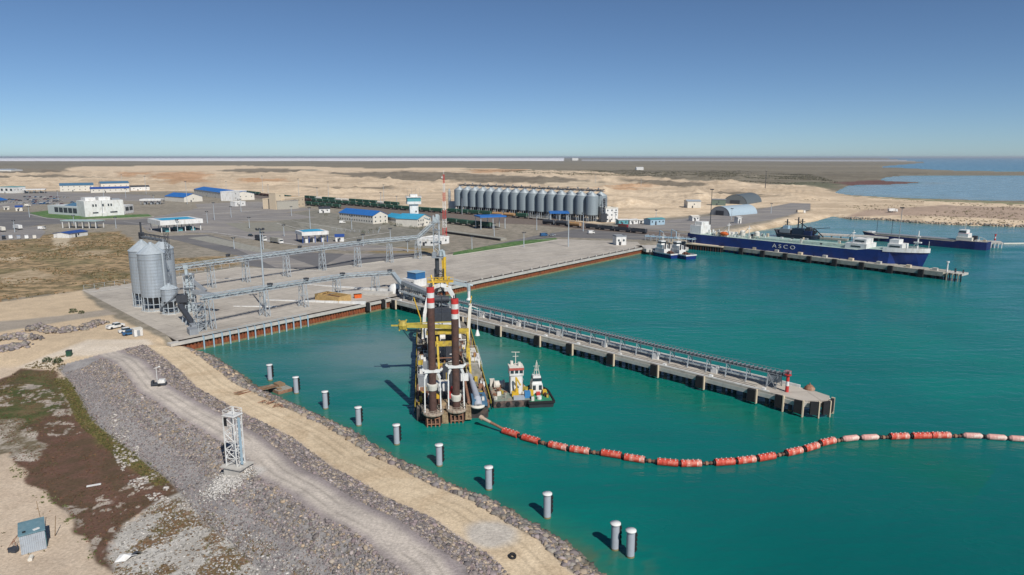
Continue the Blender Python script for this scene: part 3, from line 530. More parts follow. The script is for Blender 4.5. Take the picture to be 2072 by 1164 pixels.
slab('road', [P(-200,437), P(0,430), P(60,429), P(100,440), P(180,446), P(300,444), P(330,447), P(300,456), P(150,452), P(80,455), P(0,470), P(-200,480)], 3.75, M_asph)
slab('parking_yard', [P(-200,405), P(20,392), P(100,388), P(230,392), P(300,395), P(330,410), P(200,404), P(100,412), P(40,420), P(-200,424)], 3.72, M_asphl)
slab('parking_yard', [P(-100,470), P(80,458), P(92,470), P(80,483), P(-100,490)], 3.73, M_asphl)
slab('road', [P(905,514), P(1090,476), P(1180,462), P(1240,458), P(1390,472), P(1400,482), P(1290,485), P(1130,480), P(910,512)], 3.73, M_asph)
slab('container_yard', [P(1240,458), P(1305,450), P(1440,437), P(1530,425), P(1600,411), P(1640,412), P(1640,424), P(1560,445), P(1500,454), P(1400,469)], 3.71, M_asphl)
slab('railway_bed', [P(480,387), P(640,401), P(800,416), P(900,426), P(1080,436), P(1215,455), P(1320,468), P(1400,476), P(1380,481), P(1210,467), P(1080,455), P(900,447), P(640,417), P(480,396)], 3.735, mat('ballast', (.16,.13,.11), .95, var=.25, scale=.5))
mb = MB()
for a, b_, w in (((390,422),(520,414),.5),((300,478),(440,474),.3),((440,476),(700,508),.3),((430,470),(610,497),.35),((330,467),(440,470),.3),((250,449),(330,458),.3),((560,452),(700,486),.3),((590,447),(720,468),.3),((700,484),(790,470),.5),((630,478),(830,506),.3),((1060,484),(1290,489),.25),((950,520),(1280,494),.2),((930,545),(1285,500),.2),((1240,462),(1395,475),.35),((1250,452),(1430,446),.3),((410,434),(530,426),.6),((560,560),(900,516),.25),((350,575),(640,548),.5),((180,592),(300,577),.4)):
    p, q = P(*a), P(*b_); mb.beam((*p, 3.785), (*q, 3.785), w*1.9, .012)
struct(mb.build('road_marking', M_line))
for i, (q, mm_) in enumerate((([(470,500),(520,499),(640,540),(560,543)], M_line), ([(380,482),(420,478),(560,508),(520,511)], M_concd), ([(700,513),(760,514),(700,531),(655,538)], M_asphl), ([(455,452),(560,450),(600,467),(500,470)], mat('worn_gravel',(.24,.23,.19),.9,var=.2,scale=.3)), ([(600,450),(690,458),(700,474),(620,474)], mat('worn_gravel',(.24,.23,.19))), ([(300,446),(380,447),(400,455),(310,458)], M_concd))):
    slab('yard_patch', [P(*c) for c in q], 3.765+.004*i, M_asphl if mm_ is M_line else mm_, .02)
slab('grass', [P(916,517), P(1128,484.5), P(1124,481.5), P(1040,489), P(975,500), P(918,511)], 3.78, M_lawn)
slab('grass', [P(58,431), P(98,426), P(100,433), P(150,436), P(300,434), P(308,438), P(240,441), P(140,444), P(90,440)], 3.79, M_lawn)
mb = MB(); k = [P(912,518.2), P(1132,485.2)]; mb.beam((*k[0], 3.78), (*k[1], 3.78), .35, .16); struct(mb.build('kerb', M_kerb))
mb = MB(); pts = [(60,434),(95,442),(150,446),(240,442),(312,438.5)]
for a, b_ in zip(pts, pts[1:]): mb.beam((*P(*a), 3.82), (*P(*b_), 3.82), .8, .16)
pts = [(345,563),(480,542),(640,547),(820,523),(905,517)]
for a, b_ in zip(pts, pts[1:]): mb.beam((*P(*a), 3.8), (*P(*b_), 3.8), .4, .16)
struct(mb.build('kerb', M_kerb))
# ------------------------------------------------------------------ quay walls
def sheetpile(name, label, a, b, z0, z1, depth, posts=None, cope=1.2):
    """steel sheet pile wall from a to b with a concrete coping on top"""
    L = hyp(a, b); rz = math.atan2(b[1]-a[1], b[0]-a[0]); t = thing(name, label, 'quay wall', (a[0], a[1], 0), rz)
    w = 1.1; n = int(L/w); poly = []
    for i in range(n):
        x = i*L/n; s = L/n; poly += [(x, 0), (x+s*.3, 0), (x+s*.45, -.42), (x+s*.85, -.42)]
    poly.append((L, 0)); mb = MB(); k = len(poly)
    vs = [(p[0], p[1], z0) for p in poly]+[(p[0], p[1], z1) for p in poly]
    mb.add(vs, [(i, i+1, k+i+1, k+i) for i in range(k-1)]); mb.build('sheet_piling', M_rust, t)
    mb = MB(); mb.box((L/2, -.44, .25), (L, .1, .7)); mb.build('tide_line', M_slime, t)
    mb = MB(); mb.box((L/2, depth/2-.75, (z1+DECK)/2), (L, depth+.5, DECK-z1)); mb.build('coping', M_conc2, t)
    return t
t = sheetpile('quay_wall', 'rusty sheet pile quay with pale blue fender pipes beside the silos', qp(0,0), qp(hyp(Q0,K0)-.5,0), -2, 2.9, 2.2)
L1 = hyp(Q0, K0)
fx = []
for px, py in ((413,688),(433,684),(449,680),(466,677),(482,673),(500,669),(515.5,666),(533,662),(547,659),(563,656),(578,653),(593,650),(607,647),(622,644)):
    x, y = P(px, py, 3); fx.append((Vector((x, y))-Q0).dot(QD))
for u in fx:
    mb = MB(); mb.tube((u,-1.05,-1.2), (u,-1.05,4.1), .24, n=8); mb.box((u,-.75,3.2), (.5,.5,.3)); mb.build('fender_pipe', M_lblue, t)
mb = MB()
for a, b_ in zip(fx, fx[1:]):
    mb.tube((a,-.5,3.72), (a,-.5,4.8), .05, n=5); mb.tube((a,-.5,4.75), (b_,-.5,4.75), .045, n=5); mb.tube((a,-.5,4.25), (b_,-.5,4.25), .035, n=5)
mb.build('railing', M_lblue, t)
for u in (L1-12, L1-4.5):
    mb = MB(); mb.box((u,-1.15,2.6), (1.5,.8,2.9), mi=0); mb.box((u+1.0,-1.15,2.5), (.25,.9,3.4), mi=1); mb.build('fender', [M_rub, M_conc2], t)
t = sheetpile('quay_wall', 'long rusty sheet pile wall of the inner basin behind the pier', qp(L1+12.2,0), qp(QL,0), -2, 2.7, 2.4)
i = 6
while i < QL-L1-16:
    mb = MB(); mb.b0(i, 1.4, DECK, .9, .9, .5); mb.tube((i+.0,1.4,DECK+.5), (i,1.4,DECK+.8), .28, .34, n=8); i += 7.3; mb.build('bollard', M_conc2, t)
# ------------------------------------------------------------------ the pier
t = thing('pier', 'long concrete pier on piles reaching from the quay corner out into the water', 'pier', (K0.x, K0.y, 0), math.atan2(KD.y, KD.x))
W_ = 8.6; sg = 1 if (KN.x*-math.sin(t.rotation_euler.z)+KN.y*math.cos(t.rotation_euler.z)) > 0 else -1
tip = [(KL-6,0),(KL-1,-.3),(KL+2.2,1.4),(KL+4,4.2),(KL+3.2,7.4),(KL-1,8.6),(KL-6,8.6)]
mb = MB(); mb.prism([(0,0)]+tip+[(0,W_)], DECK-.5, DECK); mb.build('deck', M_conc, t)
mb = MB(); mb.prism([(0,-.12),(KL-5,-.12),(KL-5,.45),(0,.45)], DECK-1.5, DECK-.502); mb.prism([(0,W_-.45),(KL-5,W_-.45),(KL-5,W_+.1),(0,W_+.1)], DECK-1.5, DECK-.502)
i = 0
for a, b_ in zip(tip, tip[1:]): mb.beam((*a, DECK-1.0), (*b_, DECK-1.0), .5, 1.0)
mb.build('edge_beam', M_conc2, t)
mb = MB(); mb.box((KL/2-2, W_-.25, DECK+.35), (KL-4, .35, .7)); mb.box((KL/2-4, .3, DECK+.12), (KL-8, .3, .24)); mb.build('parapet', M_white, t)
mb = MB()
for yy in (1.5, 2.7): mb.box(((KL-10)/2, yy, DECK+.02), (KL-14, .09, .1))
mb.build('rail', M_dark, t)
pl = MB()
n = 0
for x in np.arange(3, KL+1, 5.6):
    for yy in (1.2, 4.3, 7.4):
        if n < 88: mb = MB(); mb.tube((x,yy,-3), (x,yy,DECK-.5), .42, n=8); mb.tube((x,yy,-.4),(x,yy,.35),.46,n=8,mi=1); mb.build('pile', [M_dark, M_slime], t); n += 1
fpx = [(808,606),(860,622),(952,637),(1017,658),(1086,680),(1155,695),(1236,716),(1325,738),(1419,760),(1524,786)]
for px, py in fpx:
    x, y = P(px, py, 3.7); u = (Vector((x, y))-K0).dot(KD)
    mb = MB(); mb.box((u,-.62,2.2), (1.9,1.0,2.9)); o = mb.build('fender', M_rub, t)
    mb = MB(); mb.box((u+1.15,-.5,2.1), (.22,.6,3.5)); mb.build('fender_frame', M_beige, o)
    mb = MB(); mb.b0(u+2.2,.9,DECK,.8,.8,.5); mb.build('bollard', M_white, t)
for (x, y, a) in ((KL-5.2,-.5,0),(KL-.6,-.8,.1),(KL+2.4,.6,.7),(KL+4.2,2.7,1.1),(KL+4.6,5.2,1.7)):
    mb = MB(); mb.box((x,y,2.3), (1.7,.6,3.0), rz=a); o = mb.build('fender', M_rub, t)
    mb = MB(); c_, s_ = math.cos(a), math.sin(a); mb.box((x+1.1*c_,y+1.1*s_,2.0), (.25,.75,3.9), rz=a); mb.build('fender_frame', M_beige, o)
# pile buoys hanging off the piles, beacon
bx, by = P(1592,793,DECK)
mb = MB(); mb.tube((0,0,0),(0,0,1.5),.42,.4,n=12,mi=0); mb.tube((0,0,1.5),(0,0,2.6),.4,.38,n=12,mi=1); mb.tube((0,0,2.6),(0,0,4.1),.38,.36,n=12,mi=0); mb.tube((0,0,4.1),(0,0,4.25),.8,n=12,mi=0)
t = thing('harbour_beacon', 'red and white banded light beacon standing on the rounded end of the long pier', 'beacon', (bx,by,DECK)); mb.build('tower', [M_red, M_white], t)
mb = MB(); mb.tube((0,0,4.25),(0,0,5.0),.22,n=10); mb.build('lantern', M_dark, t)
mb = MB()
for a in range(8): mb.tube((.7*math.cos(a*PI/4),.7*math.sin(a*PI/4),4.25),(.7*math.cos(a*PI/4),.7*math.sin(a*PI/4),5.1),.03,n=4); mb.beam((.7*math.cos(a*PI/4),.7*math.sin(a*PI/4),5.1),(.7*math.cos((a+1)*PI/4),.7*math.sin((a+1)*PI/4),5.1),.05)
mb.build('railing', M_red, t)
bx, by = P(1638,788,DECK); mb = MB(); mb.lathe([(0,1.2),(.5,1.1),(1.2,.4),(1.2,0)], n=16); mb.tube((0,0,1.1),(0,0,1.6),.12,n=6)
one('spare_buoy', 'rusty red buoy top resting on the rounded pier end', 'buoy', mb, M_rustl, (bx,by,DECK))
# ------------------------------------------------------------------ conveyor galleries
def legs(mb, x, z0, z1, w=1.8, sp=1.4, t_=.16, y=0):
    for s in (-1,1):
        for k in (-1,1): mb.beam((x+k*sp/2,y+s*w*.9,z0),(x+k*sp/2,y+s*w/2,z1),t_)
        n = max(1,int((z1-z0)/2.4))
        for i in range(n):
            a = z0+(z1-z0)*i/n; b_ = z0+(z1-z0)*(i+1)/n; f0 = w*(.9-.4*i/n); f1 = w*(.9-.4*(i+1)/n)
            mb.beam((x-sp/2,y+s*f0,a),(x+sp/2,y+s*f1,b_),t_*.6); mb.beam((x+sp/2,y+s*f0,a),(x-sp/2,y+s*f1,b_),t_*.6)
    n = max(1,int((z1-z0)/3))
    for i in range(n+1):
        a = z0+(z1-z0)*i/n; f = w*(.9-.4*i/n); mb.beam((x,y-f,a),(x,y+f,a),t_*.7)
# gallery along the pier: trestles carry a walkway and belt
u0 = (Vector(P(818,583,7.4))-K0).dot(KD); u1 = (Vector(P(1595,757,7.4))-K0).dot(KD); oy = 4.7
t = thing('pier_conveyor', 'low dark belt conveyor on trestles running the length of the pier', 'conveyor', (K0.x,K0.y,DECK), math.atan2(KD.y,KD.x))
mb = MB(); mb.box(((u0+u1)/2, oy, 3.55), (u1-u0, 1.5, .12)); mb.build('belt', M_dark, t)
mb = MB(); n = int((u1-u0)/1.1)
for i in range(n+1):
    x = u0+(u1-u0)*i/n; mb.box((x, oy, 3.85), (.3,1.7,.16)); 
    for s in (-1,1): mb.beam((x,oy+s*.9,3.4),(x,oy+s*.9,4.3),.07)
for s in (-1,1):
    for z in (3.4,4.3): mb.beam((u0,oy+s*.9,z),(u1,oy+s*.9,z),.16 if z < 4 else .09)
mb.build('idler_frame', M_grey, t)
mb = MB(); mb.box(((u0+u1)/2, oy+.1, 1.15), (u1-u0-6, .9, .5)); mb.build('cable_tray', M_galvp, t)
k = 0
for x in np.arange(u0+3, u1-2, 5.4):
    mb = MB()
    for s in (-1,1): mb.beam((x,oy+s*1.3,0),(x,oy+s*.85,3.4),.2); mb.beam((x,oy-1.3,0),(x,oy+.85,3.4),.1)
    mb.beam((x,oy-.9,3.3),(x,oy+.9,3.3),.2); mb.beam((x,oy-.9,3.3),(x+1.8,oy-.9,1.2),.08); mb.build('trestle', M_galv, t); k += 1
for x in np.arange(u0+12, u1-8, 17.5):
    mb = MB(); mb.b0(x,oy-.2,.0,1.6,1.2,1.5); mb.b0(x+.9,oy-.4,1.5,.7,.7,.7); mb.build('hopper', M_white, t)
mb = MB(); legs(mb, u1-3, 0, 3.4, 1.9, 2.4, y=oy); mb.box((u1-3,oy,2.2),(2.6,1.8,1.6)); mb.box((u1,oy,4.0),(1.2,1.9,1.1)); mb.build('drive_house', M_grey, t)
# rising inner part with the dark cladding on the pier root
a = P3(805,560,9.2); b_ = P3(850,590,8.4)
t = thing('transfer_conveyor', 'dark grey inclined conveyor and hoppers where the gallery meets the pier', 'conveyor', (*kp(6,5),DECK), math.atan2(KD.y,KD.x))
mb = MB(); mb.beam((-1,0,6.2),(16,0,4.0),2.2,1.4); mb.build('casing', M_grey, t)
mb = MB()
for x in (0,5,10,15): legs(mb, x, 0, 6-x*.13, 2.0, 1.2)
mb.build('frame', M_dark, t)
mb = MB(); mb.beam((-2,-1.5,3),(14,-1.5,2.2),.8,.6); mb.beam((-2,1.8,5),(12,1.8,3.6),.5,.5); mb.build('walkway', M_galv, t)
# front gallery
def gallery(name, label, pts, supports, w=1.9, h=1.7, drives=(), matr=None):
    p0 = Vector(pts[0]); t = thing(name, label, 'conveyor', (p0.x, p0.y, DECK))
    loc = lambda p: (p[0]-p0.x, p[1]-p0.y, p[2]-DECK)
    for a, b_ in zip(pts, pts[1:]):
        mb = MB(); mb.beam(loc(a), loc(b_), w*.5, h*.3); mb.build('belt_casing', matr or M_galvp, t)
        mb = MB(); mb.truss(loc(a), loc(b_), w, h, 2.4, .13); d = Vector(b_)-Vector(a); mb.build('lattice', M_galv, t)
        mb = MB(); o_ = Vector((-d.y, d.x, 0)).normalized()*w*.45; up = Vector((0,0,-h*.42)); mb.beam(Vector(loc(a))+o_+up, Vector(loc(b_))+o_+up, .7, .06); mb.build('walkway', M_galvp, t)
    for (x, y, zt) in supports:
        ang = math.atan2(pts[1][1]-pts[0][1], pts[1][0]-pts[0][0]); mb = MB(); legs(mb, 0, 0, zt-DECK-h/2, 2.0, 1.6, .2)
        o = mb.build('support', M_galv, t); o.location = (x-p0.x, y-p0.y, 0); o.rotation_euler = (0,0,ang)
    for (x, y, z) in drives:
        mb = MB(); mb.box((x-p0.x,y-p0.y,z-DECK+.9),(1.4,1.1,1.1),.6); mb.tube((x-p0.x,y-p0.y,z-DECK+1.2),(x-p0.x+1.1,y-p0.y-.3,z-DECK+1.2),.4,n=10); mb.build('drive_unit', M_dark, t)
    return t
fp = [(-98.5,211.5,14.2),(-79,242,13.2),(-66,268,11.6),(-50,283,10.3),]
def onl(pts, f):
    L = [hyp(a, b_) for a, b_ in zip(pts, pts[1:])]; s = f*sum(L)
    for (a, b_, l_) in zip(pts, pts[1:], L):
        if s <= l_+1e-6: return tuple(a[i]+(b_[i]-a[i])*s/l_ for i in range(3))
        s -= l_
    return pts[-1]
gallery('conveyor_gallery', 'front lattice conveyor gallery sloping along the quay towards the pier', fp, [onl(fp, f) for f in (.03,.27,.47,.68,.9)], drives=[onl(fp, f) for f in (.3,.49,.72,.98)])
# chute down to the pier
mb = MB(); a = Vector((-50,283,10)); b_ = Vector((*kp(4,5.5),8.2)); mb.beam((0,0,0), b_-a, 1.6, 1.3); one('chute_conveyor', 'short enclosed chute linking the front gallery to the pier conveyor', 'conveyor', mb, M_galvp, a)
def zat(px, py, z): x, y = P(px, py, z); return (x, y, z)
rp = [zat(345,543,14.6), zat(433,531,14.6), zat(560,514,14.8), zat(672,499,14.8), zat(745,489,14.4), zat(846,480,15)]
e_ = P(884,520); rp.append((e_[0], e_[1]-1, 24))
sup = [(*P(px, py), 14.6) for px, py in ((429,582),(499,571),(581,560),(653,547),(724,540),(789,531),(846,524))]
gallery('conveyor_gallery', 'rear lattice conveyor gallery on tall legs crossing the yard to the transfer tower', rp, sup, 2.4, 2.0, drives=[(*P(px, py, 15), 15) for px, py in ((461,521),(606,504),(726,490))])
t = thing('transfer_tower', 'tall grey lattice transfer tower where the rear gallery ends', 'tower', (*e_, DECK))
mb = MB(); mb.truss((0,0,0),(0,0,23),3.2,3.2,3,.26); mb.build('lattice', M_galv, t)
mb = MB()
for z in (8,15,19): mb.box((0,0,z),(4.4,4.4,.2)); 
mb.build('platform', M_grey, t)
mb = MB(); mb.box((0,0,20.6),(3,3,2.8)); mb.b0(.6,0,22,1.6,1.6,1.6); mb.build('head_house', M_galvp, t)
mb = MB(); mb.tube((1.6,-1.4,1),(1.6,-1.4,19),.45,n=10); mb.build('down_pipe', M_galv, t)
# ------------------------------------------------------------------ ship loader on the pier
LX, LY = -26.8, 249.5
t = thing('ship_loader', 'yellow and grey ship loader with its boom and spout reaching over the pier', 'ship loader', (LX, LY, DECK))
mb = MB(); mb.truss((0,0,0),(0,0,14),3.4,3.4,3,.3); mb.beam((-2.6,-2,0),(0,0,9),.5); mb.beam((2.6,-2,0),(0,0,9),.5); mb.box((0,0,1.4),(6,4,.5)); mb.build('portal', M_dark, t)
mb = MB(); mb.tube((-.9,0,6),(-.9,0,18.4),.75,n=12); mb.build('column', M_dark, t)
mb = MB(); mb.box((-.6,0,18.0),(4.2,3.2,.35)); mb.box((-1.8,0,19),(1.5,1.8,1.7)); mb.build('top_platform', M_grey, t)
mb = MB(); mb.tube((.4,0,18.4),(.6,0,20.2),.6,n=10); mb.tube((.6,0,20.2),(1.4,-.2,20.4),.6,n=10); mb.tube((1.4,-.2,20.4),(1.9,-.2,18.2),.6,n=10); mb.build('elbow_pipe', M_galvp, t)
mb = MB(); mb.tube((1.9,-.2,18.2),(1.7,-.5,10.8),.55,.75,n=12); mb.beam((1.0,-.5,18),(1.3,-.5,10),.35); mb.build('feed_pipe', M_yel, t)
mb = MB(); mb.tube((1.7,-.5,10.9),(1.7,-.5,8.8),1.15,n=14); mb.box((-.5,-.5,9.6),(3.4,2.4,1.2)); mb.beam((-2.4,-1,9),(-1.4,-1,2),.4); mb.beam((2.6,-1.2,8.8),(4.0,-1.6,4),.4); mb.build('slew_turret', M_yel, t)
mb = MB(); mb.beam((2.6,-.4,9.1),(10.6,-1.2,7.6),1.3,1.2); mb.beam((2.0,-.4,10.6),(10.2,-1.2,8.9),.25); mb.build('boom', M_galvp, t)
mb = MB(); mb.tube((10.6,-1.2,8.4),(10.8,-1.2,5.6),.8,.62,n=12,mi=0); mb.tube((10.8,-1.2,5.6),(10.8,-1.2,3.0),.55,.55,n=12,mi=1); mb.tube((10.8,-1.2,3.0),(10.8,-1.2,2.2),.6,1.1,n=12,mi=1); mb.tube((11.2,-1.2,7.8),(12.3,-1.2,7.6),.4,n=8); mb.build('spout', [M_galvp, M_white], t)
mb = MB(); mb.box((3.2,-1.9,6.6),(2.6,1.8,1.8)); mb.build('operator_cabin', M_white, t)
mb = MB(); mb.box((-3.5,-1.6,3.0),(2.4,2,2.2)); mb.tube((-2.5,-1.8,6.3),(-2.5,1.2,6.3),1.0,n=12); mb.build('winch', M_or, t)
# ------------------------------------------------------------------ silos beside the quay
def silo(t, r, zb, ze, za, legz, n=36, m_=None):
    m_ = m_ or M_silo
    mb = MB(); mb.lathe([(r,legz),(r,ze)], n=n); mb.build('body', m_, t)
    mb = MB(); mb.lathe([(r+.18,ze-.12),(r+.2,ze),(.6,za-.2),(.55,za+.35),(0,za+.4)], n=n, smooth=False); o = mb.build('roof', M_galv, t)
    mb = MB()
    for i in range(12):
        a = 2*PI*i/12; mb.beam(((r+.1)*math.cos(a),(r+.1)*math.sin(a),ze+.05),(.7*math.cos(a),.7*math.sin(a),za-.12),.12)
    mb.build('roof_rib', M_galv, o)
    mb = MB()
    for z in (ze-2.2,): mb.lathe([(r+.05,z),(r+.09,z+.04),(r+.05,z+.12)], n=n)
    mb.build('wind_ring', M_grey, t)
    mb = MB(); mb.lathe([(r,legz),(.5,zb+1.4)], n=n); mb.build('hopper', M_dark, t)
    mb = MB(); k = max(8,int(r*3.4))
    for i in range(k):
        a = 2*PI*i/k; x, y = r*.98*math.cos(a), r*.98*math.sin(a); mb.beam((x,y,zb),(x,y,legz),.26)
    for z in (zb+.35,(zb+legz)/2,legz): 
        for i in range(k): a, b_ = 2*PI*i/k, 2*PI*(i+1)/k; mb.beam((r*.98*math.cos(a),r*.98*math.sin(a),z),(r*.98*math.cos(b_),r*.98*math.sin(b_),z),.2)
    mb.build('leg_frame', M_galv, t)
    mb = MB(); mb.lathe([(0,zb+.12),(r+.5,zb+.12),(r+.5,zb)], n=n); mb.build('plinth', M_conc2, t)
t = thing('grain_silo', 'tall corrugated steel silo standing in front of the silo group by the quay', 'silo', (-129,242,DECK)); silo(t, 4.6, 0, 20.7, 24.2, 5.2)
mb = MB(); mb.beam((4.7,-1.5,0),(4.7,-1.5,21),.5,.3); mb.build('ladder', M_galv, t)
c = clone(t, (-136.2,249.5,DECK), label='tall corrugated steel silo at the left rear of the quayside group')
t3 = thing('grain_silo', 'slimmer steel silo at the right rear of the quayside group', 'silo', (-132.6,257,DECK)); silo(t3, 3.8, 0, 20.4, 23.4, 5.2, 30)
t2 = thing('receiving_hopper', 'short round steel hopper with a curved stair at the foot of the silos', 'hopper', (-120.6,235.6,DECK)); silo(t2, 2.7, 0, 9.0, 10.4, 4.6, 24)
mb = MB()
for i in range(34):
    a = -3.0+i*.1; z = .6+i*.25; mb.box((3.1*math.cos(a),3.1*math.sin(a),z),(.8,.5,.08),a)
    if i % 3 == 0: mb.tube((3.4*math.cos(a),3.4*math.sin(a),z),(3.4*math.cos(a),3.4*math.sin(a),z+1),.035,n=4)
mb.build('spiral_stair', M_grey, t2)
# head conveyors over the silos and elevator tower
t = thing('elevator_tower', 'grey lattice bucket elevator tower rising beside the quayside silos', 'tower', (-114.5,238,DECK), .3)
mb = MB(); mb.truss((0,0,0),(0,0,13.5),3.2,3.2,2.6,.2); mb.build('lattice', M_galv, t)
mb = MB()
for z in (5,9,13.5): mb.box((0,0,z),(3.8,3.8,.14))
mb.build('platform', M_grey, t)
mb = MB(); mb.box((-.6,0,8),(.9,.7,16)); mb.box((.7,0,7),(.9,.7,14)); mb.box((-.6,0,16.3),(1.5,1.2,1.2)); mb.build('elevator_leg', M_galvp, t)
mb = MB(); mb.beam((0,.6,12),(5.5,-1.8,7.5),1.3,1.0); mb.beam((1.5,-1.5,7.5),(10,-6.5,6.2),1.6,1.4); mb.build('inclined_chute', M_grey, t)
mb = MB(); mb.box((-2.4,-1.2,5.4),(3.6,3.4,2.6)); mb.tube((-2.4,-1.2,4.2),(-2.4,-1.2,1.6),1.5,.4,n=12); mb.build('dust_filter', M_dark, t)
t = thing('roof_conveyor', 'dark conveyor bridge running over the tops of the quayside silos', 'conveyor', (-129,246,DECK+24.6), 2.45)
mb = MB(); mb.beam((-7,0,.6),(12,0,.6),1.3,.6); mb.build('casing', M_grey, t)
mb = MB(); mb.truss((-7,0,1.0),(12,0,1.0),1.8,1.6,1.8,.1); mb.build('walkway_frame', M_dark, t)
mb = MB(); mb.truss((-10,.5,-6),(-10,.5,3.5),1.2,1.2,1.6,.1); mb.build('end_mast', M_dark, t)
mb = MB(); mb.box((11.8,0,1),(1.6,1.5,2.4)); mb.beam((11.8,0,2),(11.8,0,6),.5); mb.build('head_drive', M_dark, t)
t = thing('intake_conveyor', 'dark inclined conveyor climbing from the intake pit to the silo tower', 'conveyor', (-101.5,212.5,DECK), 2.2)
mb = MB(); mb.beam((0,0,.8),(17,1,5),1.5,1.1); mb.build('casing', M_dark, t)
mb = MB()
for x in (3,8,13): legs(mb, x, 0, .4+x*.24, 1.6, 1, .14)
mb.build('frame', M_galv, t)
mb = MB(); mb.box((-1.5,0,1.1),(3.6,3.2,2.2)); mb.box((-5.2,1.8,.9),(4.2,2.6,1.8)); mb.build('intake_hopper', M_grey, t)
t = thing('stair_tower', 'steel lattice stair tower under the start of the front gallery', 'tower', (-99.2,211.2,DECK), A_Q)
mb = MB(); mb.truss((0,0,0),(0,0,9),2.6,2.6,1.8,.16); mb.build('lattice', M_galv, t)
mb = MB()
for i in range(4): mb.box((0,0,2.2*(i+1)),(2.8,2.8,.1)); mb.beam((-1.1,(-1)**i*.9,2.2*i),(1.1,(-1)**i*.9,2.2*(i+1)),.7,.1)
mb.build('stair', M_grey, t)
# ------------------------------------------------------------------ apron clutter near the pier root
t = thing('bulk_bunker', 'ochre walled bunker with dirty yellow sides near the pier root', 'bunker', (*P(662,610),DECK), A_Q+.12-PI/2)
mb = MB(); mb.box((0,0,1.15),(13,.5,2.3)); mb.box((-6.3,3,1.15),(.5,6,2.3)); mb.box((6.3,3,1.15),(.5,6,2.3)); mb.box((0,6,1.15),(13,.5,2.3)); mb.build('wall', mat('ochre_panel',(.46,.31,.13),.8,var=.2), t)
mb = MB(); mb.box((0,3,1.0),(12.2,5.6,.2)); mb.build('floor', M_brn, t)
mb = MB(); mb.beam((-7.5,2.5,.1),(0,3,2.6),2.6,.15); mb.build('ramp', M_asphl, t)
def wedge(name, label, a, b_, w, h, m_):
    mb = MB(); L = hyp(a, b_); ang = math.atan2(b_[1]-a[1], b_[0]-a[0])
    mb.add([(0,-w/2,0),(L,-w/2,0),(L,w/2,0),(0,w/2,0),(0,-w/2,.12),(L,-w/2,h),(L,w/2,h),(0,w/2,.12)],[(3,2,1,0),(4,5,6,7),(0,1,5,4),(1,2,6,5),(2,3,7,6),(3,0,4,7)])
    one(name, label, 'ramp', mb, m_, (*a, DECK+.005), ang)
wedge('ramp_wall', 'long thin white concrete ramp wall in front of the ochre bunker', P(530,607), P(740,616), .7, 1.1, M_white)
wedge('ramp_wall', 'lower white ramp wall nearest the quay edge', P(472,620), P(560,622), .6, .5, M_white)
wedge('ramp_wall', 'rear white ramp wall behind the ochre bunker', P(622,576), P(800,592), .6, 1.3, M_white)
wedge('loading_ramp', 'wide pale concrete ramp rising to the pier root', P(640,590), P(790,597), 5, 1.0, M_conc2)
t = thing('site_skip', 'orange skip beside the ochre bunker', 'skip', (*P(724,603),DECK), .4); mb = MB(); mb.box((0,0,.8),(2.6,1.6,1.5),top=1.15); mb.build('body', M_or, t); mb = MB(); mb.beam((-1.5,0,1.5),(1.5,0,1.5),1.8,.1); mb.build('rim', M_dark, t)
c = P(838,578); t = thing('control_building', 'white quayside building with a blue upper box beside the pier root', 'building', (*c, DECK), A_P)
mb = MB(); mb.box((0,0,1.6),(8,7,3.2)); mb.build('wall', M_white, t)
mb = MB(); mb.box((.8,.6,4.6),(5.4,5.4,2.8)); mb.build('upper_box', mat('deep_blue_cladding',(.03,.13,.30),.5), t)
mb = MB(); mb.box((.8,.6,6.1),(5.8,5.8,.2)); mb.build('roof', M_lblue, t)
for x in (-2.5,0,2.5): mb = MB(); mb.box((x,-3.52,1.8),(1.2,.1,1.0)); mb.build('window', M_glass, t)
t = thing('storage_tent', 'small white rounded shed next to the blue topped building', 'shed', (*P(800,592),DECK), .5); mb = MB(); mb.lathe([(2.6,0),(2.6,2.2),(1.6,3.4),(0,3.8)], n=16); mb.build('shell', M_white, t); mb = MB(); mb.box((0,-2.6,1),(1,.2,2)); mb.build('door', M_dark, t)
# light masts
def mast(px, py, pt, label, r=.35, heads=6, lean=False, z0=DECK, m_=None, lat=0):
    x, y = P(px, py, z0); zt = ZAT(pt, math.hypot(x, y)*y/math.hypot(x, y)); h = zt-z0
    t = thing('light_mast', label, 'light mast', (x, y, z0))
    mb = MB()
    if lat: mb.truss((0,0,0),(0,0,h),lat,lat,lat*1.4,.16)
    else: mb.tube((0,0,0),(0,0,h),r,r*.45,n=8)
    mb.build('mast', m_ or M_galv, t)
    mb = MB(); w = r*3.2
    for i in range(heads): a = 2*PI*i/heads; mb.beam((0,0,h-.4),(w*math.cos(a),w*math.sin(a),h-.4),.1); mb.box((w*math.cos(a),w*math.sin(a),h-.1),(.5,.5,.5),a)
    mb.lathe([(w*.8,h-.5),(w,h-.5),(w,h-.35),(w*.8,h-.35)], n=10); mb.build('lamp_ring', M_dark, t)
    return t
mast(537,627,463,'tall light mast on the quay between the two galleries', .42)
mast(1150,499,434,'light mast on the apron in front of the silo row', .4)
mast(1180,468,431,'light mast by the road left of the white block', .4)
mast(1086,466,433,'light mast beside the front blue canopy', .35)
mast(1436,476,383,'tallest slender mast behind the moored tanker', .35, m_=M_dark)
mast(1548,386,346,'dark lattice mast on the far sand', .6, 2, m_=M_dark)
mast(1327,448,425,'mast behind the teal hut', .3)
mast(1814,532,420,'slender lamp mast on the right jetty beside the tanker bow', .24, m_=M_grey)
